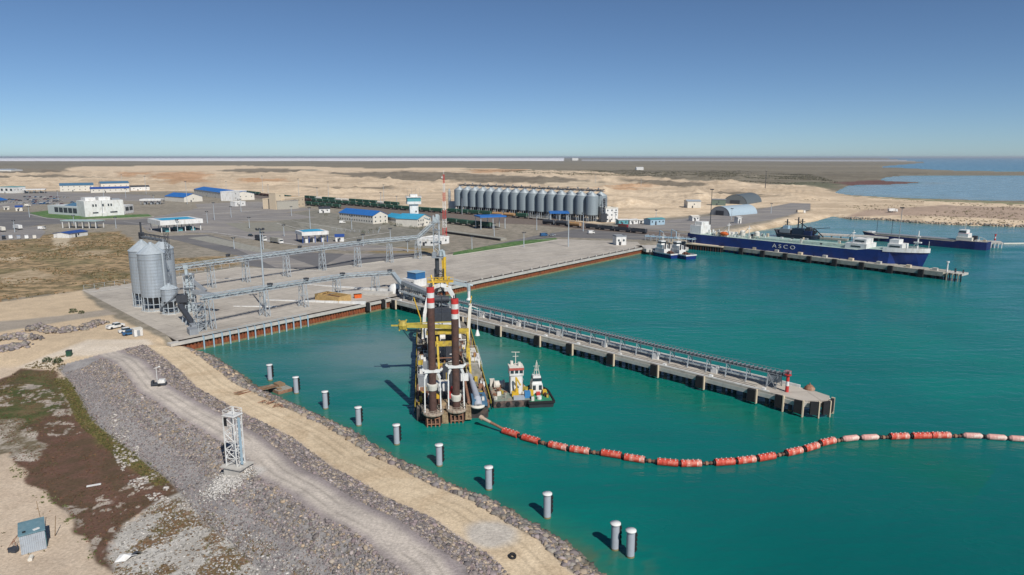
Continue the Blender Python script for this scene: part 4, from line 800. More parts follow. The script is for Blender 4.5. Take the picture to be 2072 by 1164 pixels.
LPX = [(296,393,357),(248,379,353),(379,413,367),(458,381,367),(532,388,356),(543,391,374),(605,397,362),(642,399,380),(665,401,368),(771,421,389),(777,410,374),(803,416,397),(434,445,410),(468,440,418),(628,463,420),(712,465,437),(488,429,403),(474,504,481),(533,505,470),(312,414,395),(118,405,386),(1205,372,352),(1297,378,362),(935,434,400),(420,452,428),(360,470,444),(505,462,440),(575,478,455),(655,505,478),(735,498,474),(790,486,462),(590,437,418),(255,402,382),(210,398,380),(60,440,418),(150,455,436),(235,462,440),(1000,478,452),(1060,500,470),(955,505,478),(1245,452,430),(1480,445,422),(1560,432,412),(30,470,446),(825,510,487)]
for i, (a, b_, c_) in enumerate(LPX):
    mast(a, b_, c_, f'slender grey light mast, {ordn(sorted(LPX).index((a,b_,c_)))} from the left among the port masts', .32, 4)
for o in list(COL.objects):
    if o.name.startswith('light_mast'): o['group'] = 'light masts round the port'
# red and white lattice mast
x, y = P(900,478); h = ZAT(353, y)-DECK; t = thing('radio_mast', 'red and white lattice radio mast behind the low white building', 'radio mast', (x,y,DECK))
for i in range(7):
    mb = MB(); w = 2.6-.3*i; mb.truss((0,0,h*i/7),(0,0,h*(i+1)/7),w,w,2.4,.2); mb.build('lattice_section', M_red if i % 2 == 0 else M_white, t)
mb = MB(); mb.tube((0,0,h),(0,0,h+3),.1,n=5); mb.tube((-.9,0,h-2),(-.9,.3,h-2),.7,n=10); mb.build('antenna', M_white, t)
# ------------------------------------------------------------------ buildings
def frame2(p1, p2, z=DECK):
    """local frame with x from the left front corner to the right front corner"""
    a = Vector(P(*p1, z)); b_ = Vector(P(*p2, z)); return a, (b_-a).length, math.atan2(b_.y-a.y, b_.x-a.x)
def gabled(name, label, p1, p2, depth, wh, rh, wall, roof, rows=1, win=True, ridge='x', doors=1, cat='building', spacing=3.0, over=.5, loc=None, wsize=(1.1,1.2)):
    a, L, rz = frame2(p1, p2); t = thing(name, label, cat, (a.x,a.y,DECK), rz)
    mb = MB(); mb.box((L/2,depth/2,wh/2),(L,depth,wh))
    if ridge == 'x':
        for x in (0, L): mb.add([(x,0,wh),(x,depth,wh),(x,depth/2,wh+rh)],[(0,1,2) if x else (0,2,1)])
    elif ridge == 'y':
        for y in (0, depth): mb.add([(0,y,wh),(L,y,wh),(L/2,y,wh+rh)],[(0,1,2) if not y else (0,2,1)])
    mb.build('wall', wall, t)
    mb = MB(); o = over; tk = .18
    if ridge == 'x':
        for s in (-1, 1):
            y0 = depth/2+s*(depth/2+o); z0 = wh-o*rh/(depth/2)
            mb.add([(-o,y0,z0+tk),(L+o,y0,z0+tk),(L+o,depth/2,wh+rh+tk),(-o,depth/2,wh+rh+tk),(-o,y0,z0),(L+o,y0,z0),(L+o,depth/2,wh+rh),(-o,depth/2,wh+rh)],[(0,1,2,3),(7,6,5,4),(0,4,5,1),(1,5,6,2),(3,7,4,0)] if s < 0 else [(3,2,1,0),(4,5,6,7),(1,5,4,0),(2,6,5,1),(0,4,7,3)])
    elif ridge == 'y':
        for s in (-1, 1):
            x0 = L/2+s*(L/2+o); z0 = wh-o*rh/(L/2)
            mb.add([(x0,-o,z0+tk),(x0,depth+o,z0+tk),(L/2,depth+o,wh+rh+tk),(L/2,-o,wh+rh+tk),(x0,-o,z0),(x0,depth+o,z0),(L/2,depth+o,wh+rh),(L/2,-o,wh+rh)],[(3,2,1,0),(4,5,6,7),(0,1,5,4),(3,7,6,2),(0,4,7,3)] if s < 0 else [(0,1,2,3),(7,6,5,4),(4,5,1,0),(2,6,7,3),(3,7,4,0)])
    else:
        mb.box((L/2,depth/2,wh+.2),(L+.3,depth+.3,.4)); 
        for (c, d) in (((L/2,.1,wh+.55),(L+.3,.2,.5)),((L/2,depth-.1,wh+.55),(L+.3,.2,.5)),((.1,depth/2,wh+.55),(.2,depth-.4,.5)),((L-.1,depth/2,wh+.55),(.2,depth-.4,.5))): mb.box(c, d)
    mb.build('roof', roof, t)
    if win:
        n = min(int(L/spacing), 14)
        for r in range(rows):
            z = wh*(r+.58)/rows
            for i in range(n):
                x = L*(i+.5)/n
                mb = MB(); mb.box((x,-.04,z),(wsize[0],.12,wsize[1]*min(1,wh/rows/3))); mb.build('window', M_glass, t)
        n2 = min(int(depth/4), 4)
        for r in range(rows):
            for i in range(n2):
                for X in (L+.04,):
                    mb = MB(); mb.box((X,depth*(i+.5)/n2,wh*(r+.58)/rows),(.12,1.1,1.1)); mb.build('window', M_glass, t)
    for i in range(doors):
        mb = MB(); mb.box((L*(.37+.22*i),-.06,1.1),(1.4,.14,2.2)); mb.build('door', M_dark, t)
    return t
gabled('office_building','long two storey office with a bright blue roof and white gable end',(687,446),(755,453.5),15,6.8,3.4,M_cream,M_blue,2,spacing=3.2)
gabled('office_wing','low cream wing with a cyan and blue roof between the office and the tower',(781,449),(842,458.5),12,4.6,2.6,M_cream,M_cyan,1)
gabled('office_wing','cream gabled wing at the foot of the white control tower',(845,459.8),(872,455),20,6.2,3.2,M_cream,M_cyan,2,ridge='y')
x, y = P(838,452); t = thing('control_tower', 'white control tower with a wide glazed cab above its shaft', 'tower', (x,y,DECK), .25)
mb = MB(); mb.box((0,0,8),(7,7,16)); mb.build('shaft', M_white, t)
mb = MB(); mb.box((0,0,17.2),(11.5,10,2.2),top=1.0); mb.box((0,0,21.8),(12.4,11,.5)); mb.box((0,0,23),(6,6,2)); mb.build('cab', M_white, t)
mb = MB(); mb.box((0,0,19.9),(11,9.5,3.2)); mb.build('cab_glazing', M_teal, t)
mb = MB()
for i in range(14): a = i/14*4; k = int(a); f = a-k; c = [(-6,-5.2),(6,-5.2),(6,5.2),(-6,5.2),(-6,-5.2)]; px_ = c[k][0]+(c[k+1][0]-c[k][0])*f; py_ = c[k][1]+(c[k+1][1]-c[k][1])*f; mb.beam((px_,py_,22),(px_,py_,23.4),.12)
for x_ in (-5,-1.5,2,5): mb.tube((x_,0,22),(x_,0,29),.07,n=4)
mb.build('railing', M_grey, t)
for z in (5,10): mb = MB(); mb.box((1.5,-3.53,z),(1.2,.1,1.4)); mb.build('window', M_glass, t)
# terminal
a, L, rz = frame2((173,439.5),(252,435)); t = thing('terminal_building', 'large white terminal with a glazed hall on its left', 'building', (a.x,a.y,DECK), rz)
mb = MB(); mb.box((L/2,11,7.2),(L,22,14.4)); mb.box((L*.22,12,15.8),(L*.26,12,3)); mb.box((L*.58,12,15.8),(L*.30,12,3)); mb.build('wall', M_white, t)
mb = MB(); mb.box((L*.86,8,15.0),(L*.2,8,1.4)); mb.build('roof_plant', M_grey, t)
mb = MB(); mb.box((L*.44,-.08,7.2),(.4,.2,14.4)); mb.build('drain_pipe', M_grey, t)
for x in (.22,.29,.47,.61,.68): mb = MB(); mb.box((L*x,-.06,10.2),(1.3,.16,2.2)); mb.build('window', M_glass, t)
for x in (.22,.27,.31,.66,.71,.76,.80): mb = MB(); mb.box((L*x,-.06,3.4),(1.6,.16,1.2)); mb.build('window', M_glass, t)
mb = MB(); mb.box((L*.46,-1.4,1.5),(3.4,2.8,3)); mb.build('porch', M_white, t)
a, L, rz = frame2((98,432.5),(170,438)); t = thing('terminal_hall', 'low grey glazed hall with a slate blue hipped roof beside the white terminal', 'building', (a.x,a.y,DECK), rz)
mb = MB(); mb.box((L/2,9,4.2),(L,18,8.4)); mb.build('wall', mat('pale_grey_cladding',(.5,.53,.53),.6), t)
mb = MB(); mb.prism([(L*.35,4),(L,4),(L,16),(L*.35,16)],8.4,11.2,top=[(L*.5,8),(L*.95,8),(L*.95,12),(L*.5,12)]); mb.build('roof', M_blueg, t)
for i in range(5): mb = MB(); mb.box((L*(.25+.13*i),-.08,4.6),(L*.105,.2,4.6)); mb.build('window', M_glass, t)
a, L, rz = frame2((253,433),(271,430)); t = thing('terminal_annex', 'small white annex with dark glazing at the right end of the terminal', 'building', (a.x,a.y,DECK), rz)
mb = MB(); mb.box((L/2,5,4),(L,10,8)); mb.build('wall', M_white, t)
for x in (.28,.72): mb = MB(); mb.box((L*x,-.06,4.6),(L*.34,.16,3.6)); mb.build('window', M_glass, t)
# drive through canopies
def canopy(name, label, p1, p2, depth, h, skirt, slab_m, top_m, posts=6, fill=None, booth=True, th=1.6):
    a, L, rz = frame2(p1, p2); t = thing(name, label, 'canopy', (a.x,a.y,DECK), rz)
    mb = MB(); mb.box((L/2,depth/2,h+th/2),(L,depth,th)); mb.build('roof', slab_m, t)
    if top_m: mb = MB(); mb.prism([(L*.1,depth*.15),(L*.9,depth*.15),(L*.9,depth*.85),(L*.1,depth*.85)],h+th+.01,h+th+.8,top=[(L*.3,depth*.45),(L*.7,depth*.45),(L*.7,depth*.55),(L*.3,depth*.55)]); mb.build('roof_light', top_m, t)
    for i in range(posts):
        for y in (depth*.08, depth*.92):
            mb = MB(); mb.beam((L*(.04+.92*i/(posts-1)),y,0),(L*(.04+.92*i/(posts-1)),y,h),.5); mb.build('post', skirt, t)
    if booth:
        for i in range(min(3,posts-1)): mb = MB(); mb.box((L*(.2+.3*i),depth*.35,1.3),(L*.1,depth*.4,2.6)); mb.build('booth', fill or M_teal, t)
    return t
canopy('checkpoint_canopy','large white checkpoint canopy with a turquoise roof panel and teal booths',(326,472),(412,466),30,5.5,M_white,M_white,M_cyan,6,M_teal,th=3.2)
canopy('checkpoint_canopy','white canopy with a turquoise roof panel and blue legs in the middle of the yard',(612,493.5),(666,490),17,5,M_blued,M_white,M_cyan,5,M_white,th=2.2)
canopy('rail_canopy','front blue roofed canopy over the tracks',(972,465),(1025,463),16,9,M_galv,M_blue,None,3,booth=False,th=1)
canopy('rail_canopy','rear blue roofed canopy in front of the silo row',(1112,455),(1152,455),18,9,M_galv,M_blue,None,3,booth=False,th=1)
canopy('checkpoint_canopy','low white canopy behind the white terminal',(283,414.5),(326,414),16,4.5,M_grey,M_white,None,4,M_grey,th=1.8)
canopy('bus_canopy','long flat white canopy at the far left behind the parked cars',(45,392),(92,391),26,5,M_grey,M_white,None,5,M_glass,th=1)
canopy('open_shelter','long pale shelter on white posts below the terminal',(123,462),(196,463),10,5.5,M_white,mat('glass_green_sheet',(.35,.45,.43),.4),None,6,booth=False,th=.5)
gabled('warehouse','long warehouse with a blue roof and dark doors far left of the trains',(393,394),(470,406),28,8,3.2,M_cream,M_blue,1,spacing=12,doors=2,cat='warehouse')
gabled('warehouse_office','white block at the right end of the long blue roofed warehouse',(470,407),(500,404),16,11,.1,M_white,M_white,2,ridge='flat',spacing=12,doors=1)
gabled('gate_building','small white flat building in front of the long warehouse',(476,418),(497,416.5),8,4.5,.1,M_white,M_white,1,ridge='flat',spacing=6)
gabled('warehouse','short warehouse with a bright blue roof and white front nearer the terminal',(373,409.5),(410,407.5),46,6,4,M_cream,M_blue,1,ridge='y',spacing=14,cat='warehouse')
gabled('barracks_building','two storey cream building with a slate blue roof, leftmost of the far row',(122,388),(190,386.5),18,9.5,3.5,M_cream,M_blueg,2,spacing=7)
gabled('barracks_building','low cream building with a dark blue roof in front of the far row',(184,390.5),(262,388.5),12,6,2.6,M_cream,M_blued,1,spacing=7)
gabled('barracks_building','cream building with a teal blue roof behind the low dark roofed one',(205,383),(262,381.5),18,9.5,3.2,M_cream,M_blueg,1,spacing=8)
gabled('workshop','small white workshop with dark openings right of the far row',(265,386),(303,385),14,6,2,M_white,M_dark,1,spacing=9,cat='workshop')
gabled('beige_hall','low grey beige hall on the left of the beige stair block',(533,421),(561,424.5),24,8.5,.1,mat('grey_beige_wall',(.36,.34,.29),.8),M_asphl,1,ridge='flat',win=False)
gabled('beige_stair_block','tall beige stair block joining the two beige halls',(559,424.5),(577,423),10,16.5,.1,M_beige,M_beige,3,ridge='flat',spacing=8,doors=1)
gabled('beige_hall','beige two storey hall right of the tall stair block',(577,423.5),(617,418),26,10,.1,M_beige,M_beige,2,ridge='flat',spacing=8)
gabled('guard_house','small white house beside the green wagons behind the office',(646,431),(668,430.5),8,4.2,1.6,M_white,M_dark,1,spacing=5)
gabled('booth','small white booth with a dark blue roof right of the yard canopy',(679,489.5),(696,489),6,3.4,1.2,M_white,M_blued,1,spacing=3,cat='booth')
gabled('low_station','long low white building at the foot of the red and white mast',(845,497),(879,498),12,3.6,.1,M_white,M_white,1,ridge='flat',spacing=3.2)
gabled('low_station','white annex right of the long low white building',(881,496),(909,492.5),11,3.8,.1,M_white,M_white,1,ridge='flat',spacing=4)
gabled('site_shed','white shed with a violet blue panel roof in the scrub field',(140,482),(178,476.5),12,3.0,.9,M_white,M_blued,1,spacing=9,cat='shed')
gabled('apartment_block','pale three storey block with small windows right of the silo row',(1225,450),(1250,449),12,11.5,.1,M_white,M_cream,3,ridge='flat',spacing=3.4)
gabled('site_office','small grey hut with a red panel beside the pale block',(1252,455.5),(1271,455),6,4,.5,M_teal,M_white,1,spacing=3.5)
mbx = MB(); mbx.box((0,0,1.2),(8,2.4,2.4)); mbx.box((0,-1.25,1.2),(7.4,.1,1.6),mi=1); one('shipping_container','dark red shipping container in front of the grey hut','container',mbx,[mat('dark_red_container',(.20,.02,.03),.6),M_brn],(*P(1261,460),DECK),A_P)
gabled('site_office','white hut right of the dark red container',(1274,454),(1291,453),6,3.4,.5,M_white,M_white,1,spacing=4)
gabled('site_office','smallest white cabin right of the pale block',(1293,453),(1303,452.5),5,2.8,.5,M_white,M_cream,1,spacing=4)
gabled('site_office','teal and white hut standing alone behind the tug berth',(1316,456),(1345,454.5),9,4.6,.8,M_lblue,M_teal,1,spacing=3)
gabled('site_office','small white house near the tanker stern',(1401,447.5),(1415,447),6,3.8,.8,M_white,M_cream,1,spacing=3)
gabled('machine_shed','wide pale shed left of the two arched hangars',(1391,421),(1418,421),16,7,1.4,M_cream,M_galv,1,spacing=8,cat='shed')
gabled('machine_shed','dark green and brown shed between the pale shed and the dark hangar',(1440,415.5),(1468,416),10,6.5,.5,mat('faded_green_wall',(.13,.17,.14),.8),M_grey,1,spacing=8,cat='shed')
gabled('site_office','white kiosk on the grey yard behind the tanker',(1493,452.5),(1500,452),4,5,.4,M_white,M_white,1,spacing=4)
gabled('pump_house','small white pump house at the corner of the inner basin',(1247,496.5),(1267,496),7,5.2,.1,M_white,M_grey,1,ridge='flat',spacing=3,cat='pump house')
gabled('glass_hall','white hall with dark glazing at the left edge of the photo',(0,391),(28,391.5),20,9,.1,M_white,M_teal,1,ridge='flat',spacing=8,wsize=(4,3.4))
gabled('depot','building with a bright blue roof at the left edge beside the road',(-14,417),(16,413),14,5,2.6,M_cream,M_blue,1,spacing=6)
gabled('gatehouse','small cream gatehouse with a navy roof by the left road',(32,427.5),(46,427),9,4,1.4,M_cream,M_blued,1,spacing=4,cat='gatehouse')
gabled('booth','tiny cream booth at the left edge by the road',(8,425),(19,424.5),5,2.6,.5,M_cream,M_cream,1,spacing=4,cat='booth')
gabled('farm_building','tiny white building far out on the plain',(1288,346),(1302,346),26,12,3,M_white,M_white,1,win=False,doors=0)
gabled('farm_building','tiny white building near the horizon right of the centre',(1158,325.5),(1170,325.5),120,35,6,M_white,M_white,1,win=False,doors=0)
gabled('farm_building','pale long shed far left on the plain',(-10,349),(23,349),60,9,3,M_white,M_galv,1,win=False,doors=0)
def arch(name, label, a, b_, r, m_, mf):
    a = Vector(P(*a)); b_ = Vector(P(*b_)); L = (b_-a).length; rz = math.atan2(b_.y-a.y, b_.x-a.x); t = thing(name, label, 'hangar', (a.x,a.y,DECK), rz)
    n = 16; vs = []
    for x in (0, L):
        for i in range(n+1): q = PI*i/n; vs.append((x, r*math.cos(q), r*.78*math.sin(q)))
    mb = MB(); mb.add(vs, [(i+1, i, n+1+i, n+2+i) for i in range(n)], 0, True); mb.build('shell', m_, t)
    for x in (.15, L-.15):
        mb = MB(); mb.add([(x, r*.97*math.cos(PI*i/n), r*.76*math.sin(PI*i/n)) for i in range(n+1)], [tuple(range(n+1))]); mb.build('end_wall', mf, t)
    mb = MB(); mb.box((-.1,0,2.2),(.3,r*.8,4.4)); mb.build('door', M_dark, t)
arch('arched_hangar','pale silver blue arched hangar, nearer and left of the pair',(1456,436),(1512,431),11,mat('silver_blue_sheet',(.42,.52,.58),.4,metal=.2),M_grey)
arch('arched_hangar','dark grey arched hangar, farther of the pair',(1487,413),(1518,408),14,mat('dark_grey_sheet',(.10,.12,.13),.5),mat('charcoal_wall',(.13,.15,.16),.6))
# the row of silos
A0, A1 = Vector((-53.5,702)), Vector((68.5,587)); NS = 16; dv = (A1-A0)/(NS-1); nv = Vector((-dv.y, dv.x)).normalized()
if nv.y < 0: nv = -nv
proto = thing('grain_silo', '', 'silo', (A1.x,A1.y,DECK), 0, 'silos in the long double row')
mb = MB(); mb.lathe([(5.45,5.6),(5.45,21.6)], n=24); mb.build('body', M_silo2, proto)
mb = MB(); mb.lathe([(5.5,21.5),(5.55,21.7),(.5,25),(.5,25.6),(0,25.6)], n=24); mb.build('roof', mat('dull_roof_steel',(.34,.38,.40),.6,metal=.2,var=.15), proto)
mb = MB()
for i in range(14): a = 2*PI*i/14; mb.beam((4.8*math.cos(a),4.8*math.sin(a),0),(4.8*math.cos(a),4.8*math.sin(a),5.6),.3)
mb.build('leg_frame', M_galv, proto)
mb = MB(); mb.lathe([(5.4,5.6),(.4,1.2)], n=16); mb.build('hopper', M_dark, proto)
for r in (0,1):
    for i in range(NS):
        p = A0+dv*i+nv*(12.2*r); lab = f'{ordn(i)} steel silo from the left in the {"rear" if r else "front"} line of the long row'
        if r == 0 and i == NS-1: proto['label'] = lab; continue
        clone(proto, (p.x,p.y,DECK), label=lab)
t = thing('silo_conveyor', 'dark conveyor bridge running along the top of the long silo row', 'conveyor', (A0.x,A0.y,DECK+25.4), math.atan2(dv.y,dv.x))
LL = (A1-A0).length; mb = MB(); mb.truss((-8,6.1,.9),(LL+8,6.1,.9),2,1.6,4.5,.28); mb.build('lattice', M_dark, t)
mb = MB(); mb.box((LL/2,6.1,.7),(LL+14,1.2,.7)); mb.build('casing', M_grey, t)
mb = MB(); 
for i in range(NS): mb.beam((i*LL/(NS-1),6.1,.5),(i*LL/(NS-1),1,-.2),.5); mb.beam((i*LL/(NS-1),6.1,.5),(i*LL/(NS-1),11.2,-.2),.5); mb.b0(i*LL/(NS-1)+2,6.1,1.6,.9,.9,1.4)
mb.build('spout', M_grey, t)
q = A1-dv*-1.0*.95+nv*3
t = thing('elevator_tower', 'dark lattice elevator tower at the right end of the silo row', 'tower', (q.x,q.y,DECK)); mb = MB(); mb.truss((0,0,0),(0,0,21),4,4,3.4,.35); mb.build('lattice', M_grey, t); mb = MB(); mb.box((0,0,10),(1.8,1.8,20)); mb.box((-.5,-2.6,4),(5,3.5,7)); mb.build('elevator_leg', M_dark, t)
q = A0-dv*1.6+nv*2
t = thing('elevator_tower', 'slim grey elevator tower at the left end of the silo row', 'tower', (q.x,q.y,DECK)); mb = MB(); mb.truss((0,0,0),(0,0,20),2.6,2.6,3,.3); mb.build('lattice', M_grey, t); mb = MB(); mb.box((0,0,11),(1.4,1.4,22)); mb.b0(3,0,0,6,6,9); mb.build('elevator_leg', M_galvp, t)
# ------------------------------------------------------------------ trains
def bogies(mb, L):
    for x in (-L*.36, L*.36):
        for dx in (-.9,.9):
            for s in (-1,1): mb.tube((x+dx,s*.65,.5),(x+dx,s*.9,.5),.5,n=10)
        mb.box((x,0,.6),(2.6,1.6,.4))
    mb.box((0,0,1.05),(L,1.0,.3))
def wagon(kind, m_, label):
    L = 13.2; t = thing({'hopper':'hopper_wagon','tank':'tank_wagon','open':'open_wagon','flat':'flat_wagon'}[kind], label, 'wagon')
    mb = MB(); bogies(mb, L); mb.build('chassis', M_dark, t); mb = MB()
    if kind == 'hopper':
        mb.box((0,0,3.0),(L*.94,3.0,2.4)); mb.box((0,0,4.45),(L*.94,3.0,.5),top=.97,topy=.5); mb.box((0,0,1.5),(L*.6,1.8,.6))
        for i in range(9): mb.box((-L*.45+L*.9*i/8,0,3.0),(.16,3.16,2.4))
    elif kind == 'tank': mb.tube((-L*.44,0,2.75),(L*.44,0,2.75),1.5,n=16); mb.tube((0,0,4),(0,0,4.7),.5,n=10)
    elif kind == 'open':
        for s in (-1,1): mb.box((0,s*1.45,2.3),(L*.95,.12,2.1))
        for s in (-1,1): mb.box((s*L*.475,0,2.3),(.12,2.9,2.1))
        mb.box((0,0,1.35),(L*.94,2.8,.15)); mb.box((0,0,2.3),(L*.9,2.6,1.2))
    else:
        mb.box((0,0,1.3),(L,2.8,.25))
        for i in range(8): mb.beam((-L*.46+L*.92*i/7,-1.4,1.4),(-L*.46+L*.92*i/7,-1.4,3.6),.15); mb.beam((-L*.46+L*.92*i/7,1.4,1.4),(-L*.46+L*.92*i/7,1.4,3.6),.15)
        for s in (-1,1): mb.beam((-L*.46,s*1.4,3.6),(L*.46,s*1.4,3.6),.15); mb.beam((-L*.46,s*1.4,2.5),(L*.46,s*1.4,2.5),.12)
    mb.build('body', m_, t)
    mb = MB(); mb.beam((L*.47,-1.2,1.2),(L*.47,-1.2,4.2),.08); mb.beam((L*.47,-.8,1.2),(L*.47,-.8,4.2),.08)
    for i in range(6): mb.beam((L*.47,-1.2,1.5+.5*i),(L*.47,-.8,1.5+.5*i),.06)
    mb.build('ladder', M_galv, t); return t
PR = {}
KC = {'g':('hopper',M_green,'green hopper wagon'),'t':('tank',M_tan,'tan tank wagon'),'b':('open',M_brn,'brown open wagon'),'k':('tank',M_dark,'black tank wagon'),'f':('flat',mat('pale_grey_frame',(.4,.4,.37),.7),'pale grey frame wagon'),'d':('open',M_dark,'dark open wagon'),'w':('tank',M_cream,'pale tank wagon')}
def train(pts, kinds, where, grp):
    W3 = [Vector(P(*p)) for p in pts]; L = [0]
    for a, b_ in zip(W3, W3[1:]): L.append(L[-1]+(b_-a).length)
    def at(s):
        for i in range(len(L)-1):
            if s <= L[i+1] or i == len(L)-2: f = (s-L[i])/(L[i+1]-L[i]); d = W3[i+1]-W3[i]; return W3[i]+d*f, math.atan2(d.y, d.x)
    s = 7
    i = 0
    while s < L[-1]-5:
        k = kinds[i % len(kinds)] if len(kinds) < 30 else kinds[min(i, len(kinds)-1)]
        kd, m_, lb = KC[k]; p, a = at(s); lab = f'{lb}, {ordn(i)} from the left in the {where}'
        if k not in PR: PR[k] = wagon(kd, m_, lab); o = PR[k]; o.location = (p.x,p.y,DECK+.15); o.rotation_euler = (0,0,a); o['group'] = grp
        else: o = clone(PR[k], (p.x,p.y,DECK+.15), a, lab); o['group'] = grp
        s += 14.4; i += 1
    # track under the train
    mb = MB()
    for s_ in (-.76,.76):
        for a, b_ in zip(W3, W3[1:]):
            d = (b_-a).normalized(); o_ = Vector((-d.y, d.x))*s_; mb.beam((*(a+o_),DECK+.09),(*(b_+o_),DECK+.09),.12,.14)
    struct(mb.build('railway_track', M_rustl))
train([(498,392.5),(560,399.5),(640,410),(730,418),(817,426),(870,430),(906,432)], 'ggggbbbbggggttbbbggggggggggggggggg', 'longest train behind the office', 'wagons of the longest train')
train([(906,431.5),(990,437.5),(1080,444),(1120,448)], 'ggggttgfff', 'train by the silo row', 'wagons of the train by the silos')
train([(618,403),(640,405),(730,411.5),(817,419)], 'ggwggwwgg', 'rearmost train beyond the office', 'wagons of the rearmost train')
train([(620,416),(694,423)], 'gg', 'short train behind the guard house', 'wagons of the short train')
train([(906,452.5),(960,459),(1010,465)], 'ggggg', 'train by the radio mast', 'wagons beside the red and white mast')
train([(1098,454),(1140,458),(1185,463)], 'kkt', 'group below the rear blue canopy', 'wagons below the rear blue canopy')
train([(1185,462),(1240,467.5),(1310,474)], 'ddd', 'low train on the right', 'low dark wagons on the right')
t = thing('long_pit_cover', 'long low dark pit cover on the ground right of the radio mast', 'pit cover', (*P(960,479),DECK), math.atan2(P(1000,486)[1]-P(920,475)[1], P(1000,486)[0]-P(920,475)[0])); mb = MB(); mb.box((0,0,.8),(62,5,1.6)); mb.build('cover', M_concd, t); mb = MB(); mb.box((0,-2.6,.7),(60,.3,1.2)); mb.build('opening', M_rub, t)
# ------------------------------------------------------------------ cars and trucks
def car(name, label, m_, L=4.5, w=1.8, h=1.5, kind='car', cat='car'):
    t = thing(name, label, cat); mb = MB()
    if kind == 'car':
        mb.box((0,0,.62),(L,w,.6),top=.97); mb.build('body', m_, t)
        mb = MB(); mb.box((-.15,0,h-.3),(L*.55,w*.92,.6),top=.78,topy=.85); mb.build('windows', M_glass, t)
        mb = MB(); mb.box((-.15,0,h+.02),(L*.42,w*.78,.06)); mb.build('roof', m_, t)
    elif kind == 'pickup':
        mb.box((0,0,.75),(L,w,.7)); mb.box((-L*.3,.85,1.2),(L*.36,.1,.4)); mb.box((-L*.3,-.85,1.2),(L*.36,.1,.4)); mb.build('body', m_, t)
        mb = MB(); mb.box((.35,0,1.4),(L*.4,w*.92,.62),top=.75,topy=.86); mb.build('windows', M_glass, t)
        mb = MB(); mb.box((.35,0,1.75),(L*.3,w*.8,.07)); mb.build('roof', m_, t)
        mb = MB(); mb.box((-L*.3,0,1.12),(L*.36,w*.85,.04)); mb.build('load_bed', M_dark, t)
    elif kind == 'van':
        mb.box((-.2,0,1.3),(L*.9,w,1.9),top=.97); mb.box((L*.42,0,.8),(L*.16,w,.9)); mb.build('body', m_, t)
        mb = MB(); mb.box((L*.3,0,1.75),(L*.32,w*1.01,.6)); mb.build('windows', M_glass, t)
    else:
        mb.box((L*.4,0,1.7),(2.2,w,2.6),top=.95); mb.build('cab', M_white, t)
        mb = MB(); mb.box((-1.4,0,2.2),(L*.76,w,2.6)); mb.build('trailer', m_, t)
        mb = MB(); mb.box((L*.4+1.05,0,2.2),(.12,w*.85,.9)); mb.build('windscreen', M_glass, t)
        mb = MB(); mb.box((-1.2,0,.8),(L*.78,.9,.3)); mb.build('chassis', M_dark, t)
    r = .34 if kind in ('car','van') else .42
    xs = (-L*.31, L*.31) if kind != 'truck' else (-L*.42,-L*.33,-L*.1,L*.38)
    for x in xs:
        for s in (-1,1): mb = MB(); mb.tube((x,s*(w/2-.2),r),(x,s*(w/2+.02),r),r,n=12); mb.build('wheel', M_rub, t)
    return t
cp_ = [mat('silver_car_paint',(.45,.46,.48),.3,metal=.4),mat('dark_car_paint',(.03,.032,.038),.3),M_white,mat('blue_car_paint',(.03,.10,.22),.3),mat('maroon_car_paint',(.12,.02,.025),.3),mat('beige_car_paint',(.36,.32,.26),.3)]
def place(o, px, py, rz, z=None):
    x, y = P(px, py, DECK if z is None else z); o.location = (x, y, float(land_z(np.array([x]), np.array([y]))[0])+.03 if z is None else z); o.rotation_euler = (0,0,rz); return o
place(car('parked_pickup','white pickup parked on the sand above the rubble bank',M_white,5.3,1.9,1.8,'pickup','pickup'), 234, 664, 1.0)
place(car('parked_car','white saloon car half behind the blue car on the sand',M_white), 256, 672, .75)
place(car('parked_car','blue saloon car parked nearest the camera on the sand',cp_[3]), 264, 677, .75)
t = thing('site_cabin', 'small white cabin beside the blue car on the sand', 'cabin', (*P(279,680,3.6),3.65), .75); mb = MB(); mb.box((0,0,1.2),(2.4,2.4,2.2)); mb.build('wall', M_white, t); mb = MB(); mb.box((0,0,2.4),(2.6,2.6,.14)); mb.build('roof', M_cream, t); mb = MB(); mb.box((0,-1.22,1.1),(.8,.08,1.8)); mb.build('door', M_grey, t)
cars = [car('parked_car','',cp_[i]) for i in range(6)]
cn = ['silver','black','white','blue','maroon','beige']; used = [0]*6
rows = [((50,404),(82,407),6),((58,409),(100,412),7),((66,413),(128,414),9),((88,404),(120,403),5),((95,408),(126,408),5),((140,410),(200,412),5),((16,404),(44,407),4),((330,400),(370,404),3),((48,399),(92,400),8),((20,410),(52,413),5),((100,399),(140,401),6)]
k = 0
for ri, (a, b_, n) in enumerate(rows):
    for i in range(n):
        px = a[0]+(b_[0]-a[0])*(i+.5)/n; py = a[1]+(b_[1]-a[1])*(i+.5)/n; c = rng.integers(0, 6) if k > 5 else k
        lab = f'{cn[c]} car, {ordn(i)} from the left in the {["row nearest the long flat canopy","second row of the left car park","front row of the left car park","short rear row of the car park","short middle row of the car park","loose row beside the glazed hall","loose row by the left road","loose row near the short warehouse","row under the long flat canopy","short row by the left blue roof","rear row right of the canopy"][ri]}'
        o = cars[c] if not used[c] else clone(cars[c], (0,0,0)); used[c] = 1; o['label'] = lab; o['group'] = 'cars in the port car park'; place(o, px, py, .9+.1*rng.random(), DECK+.03); k += 1
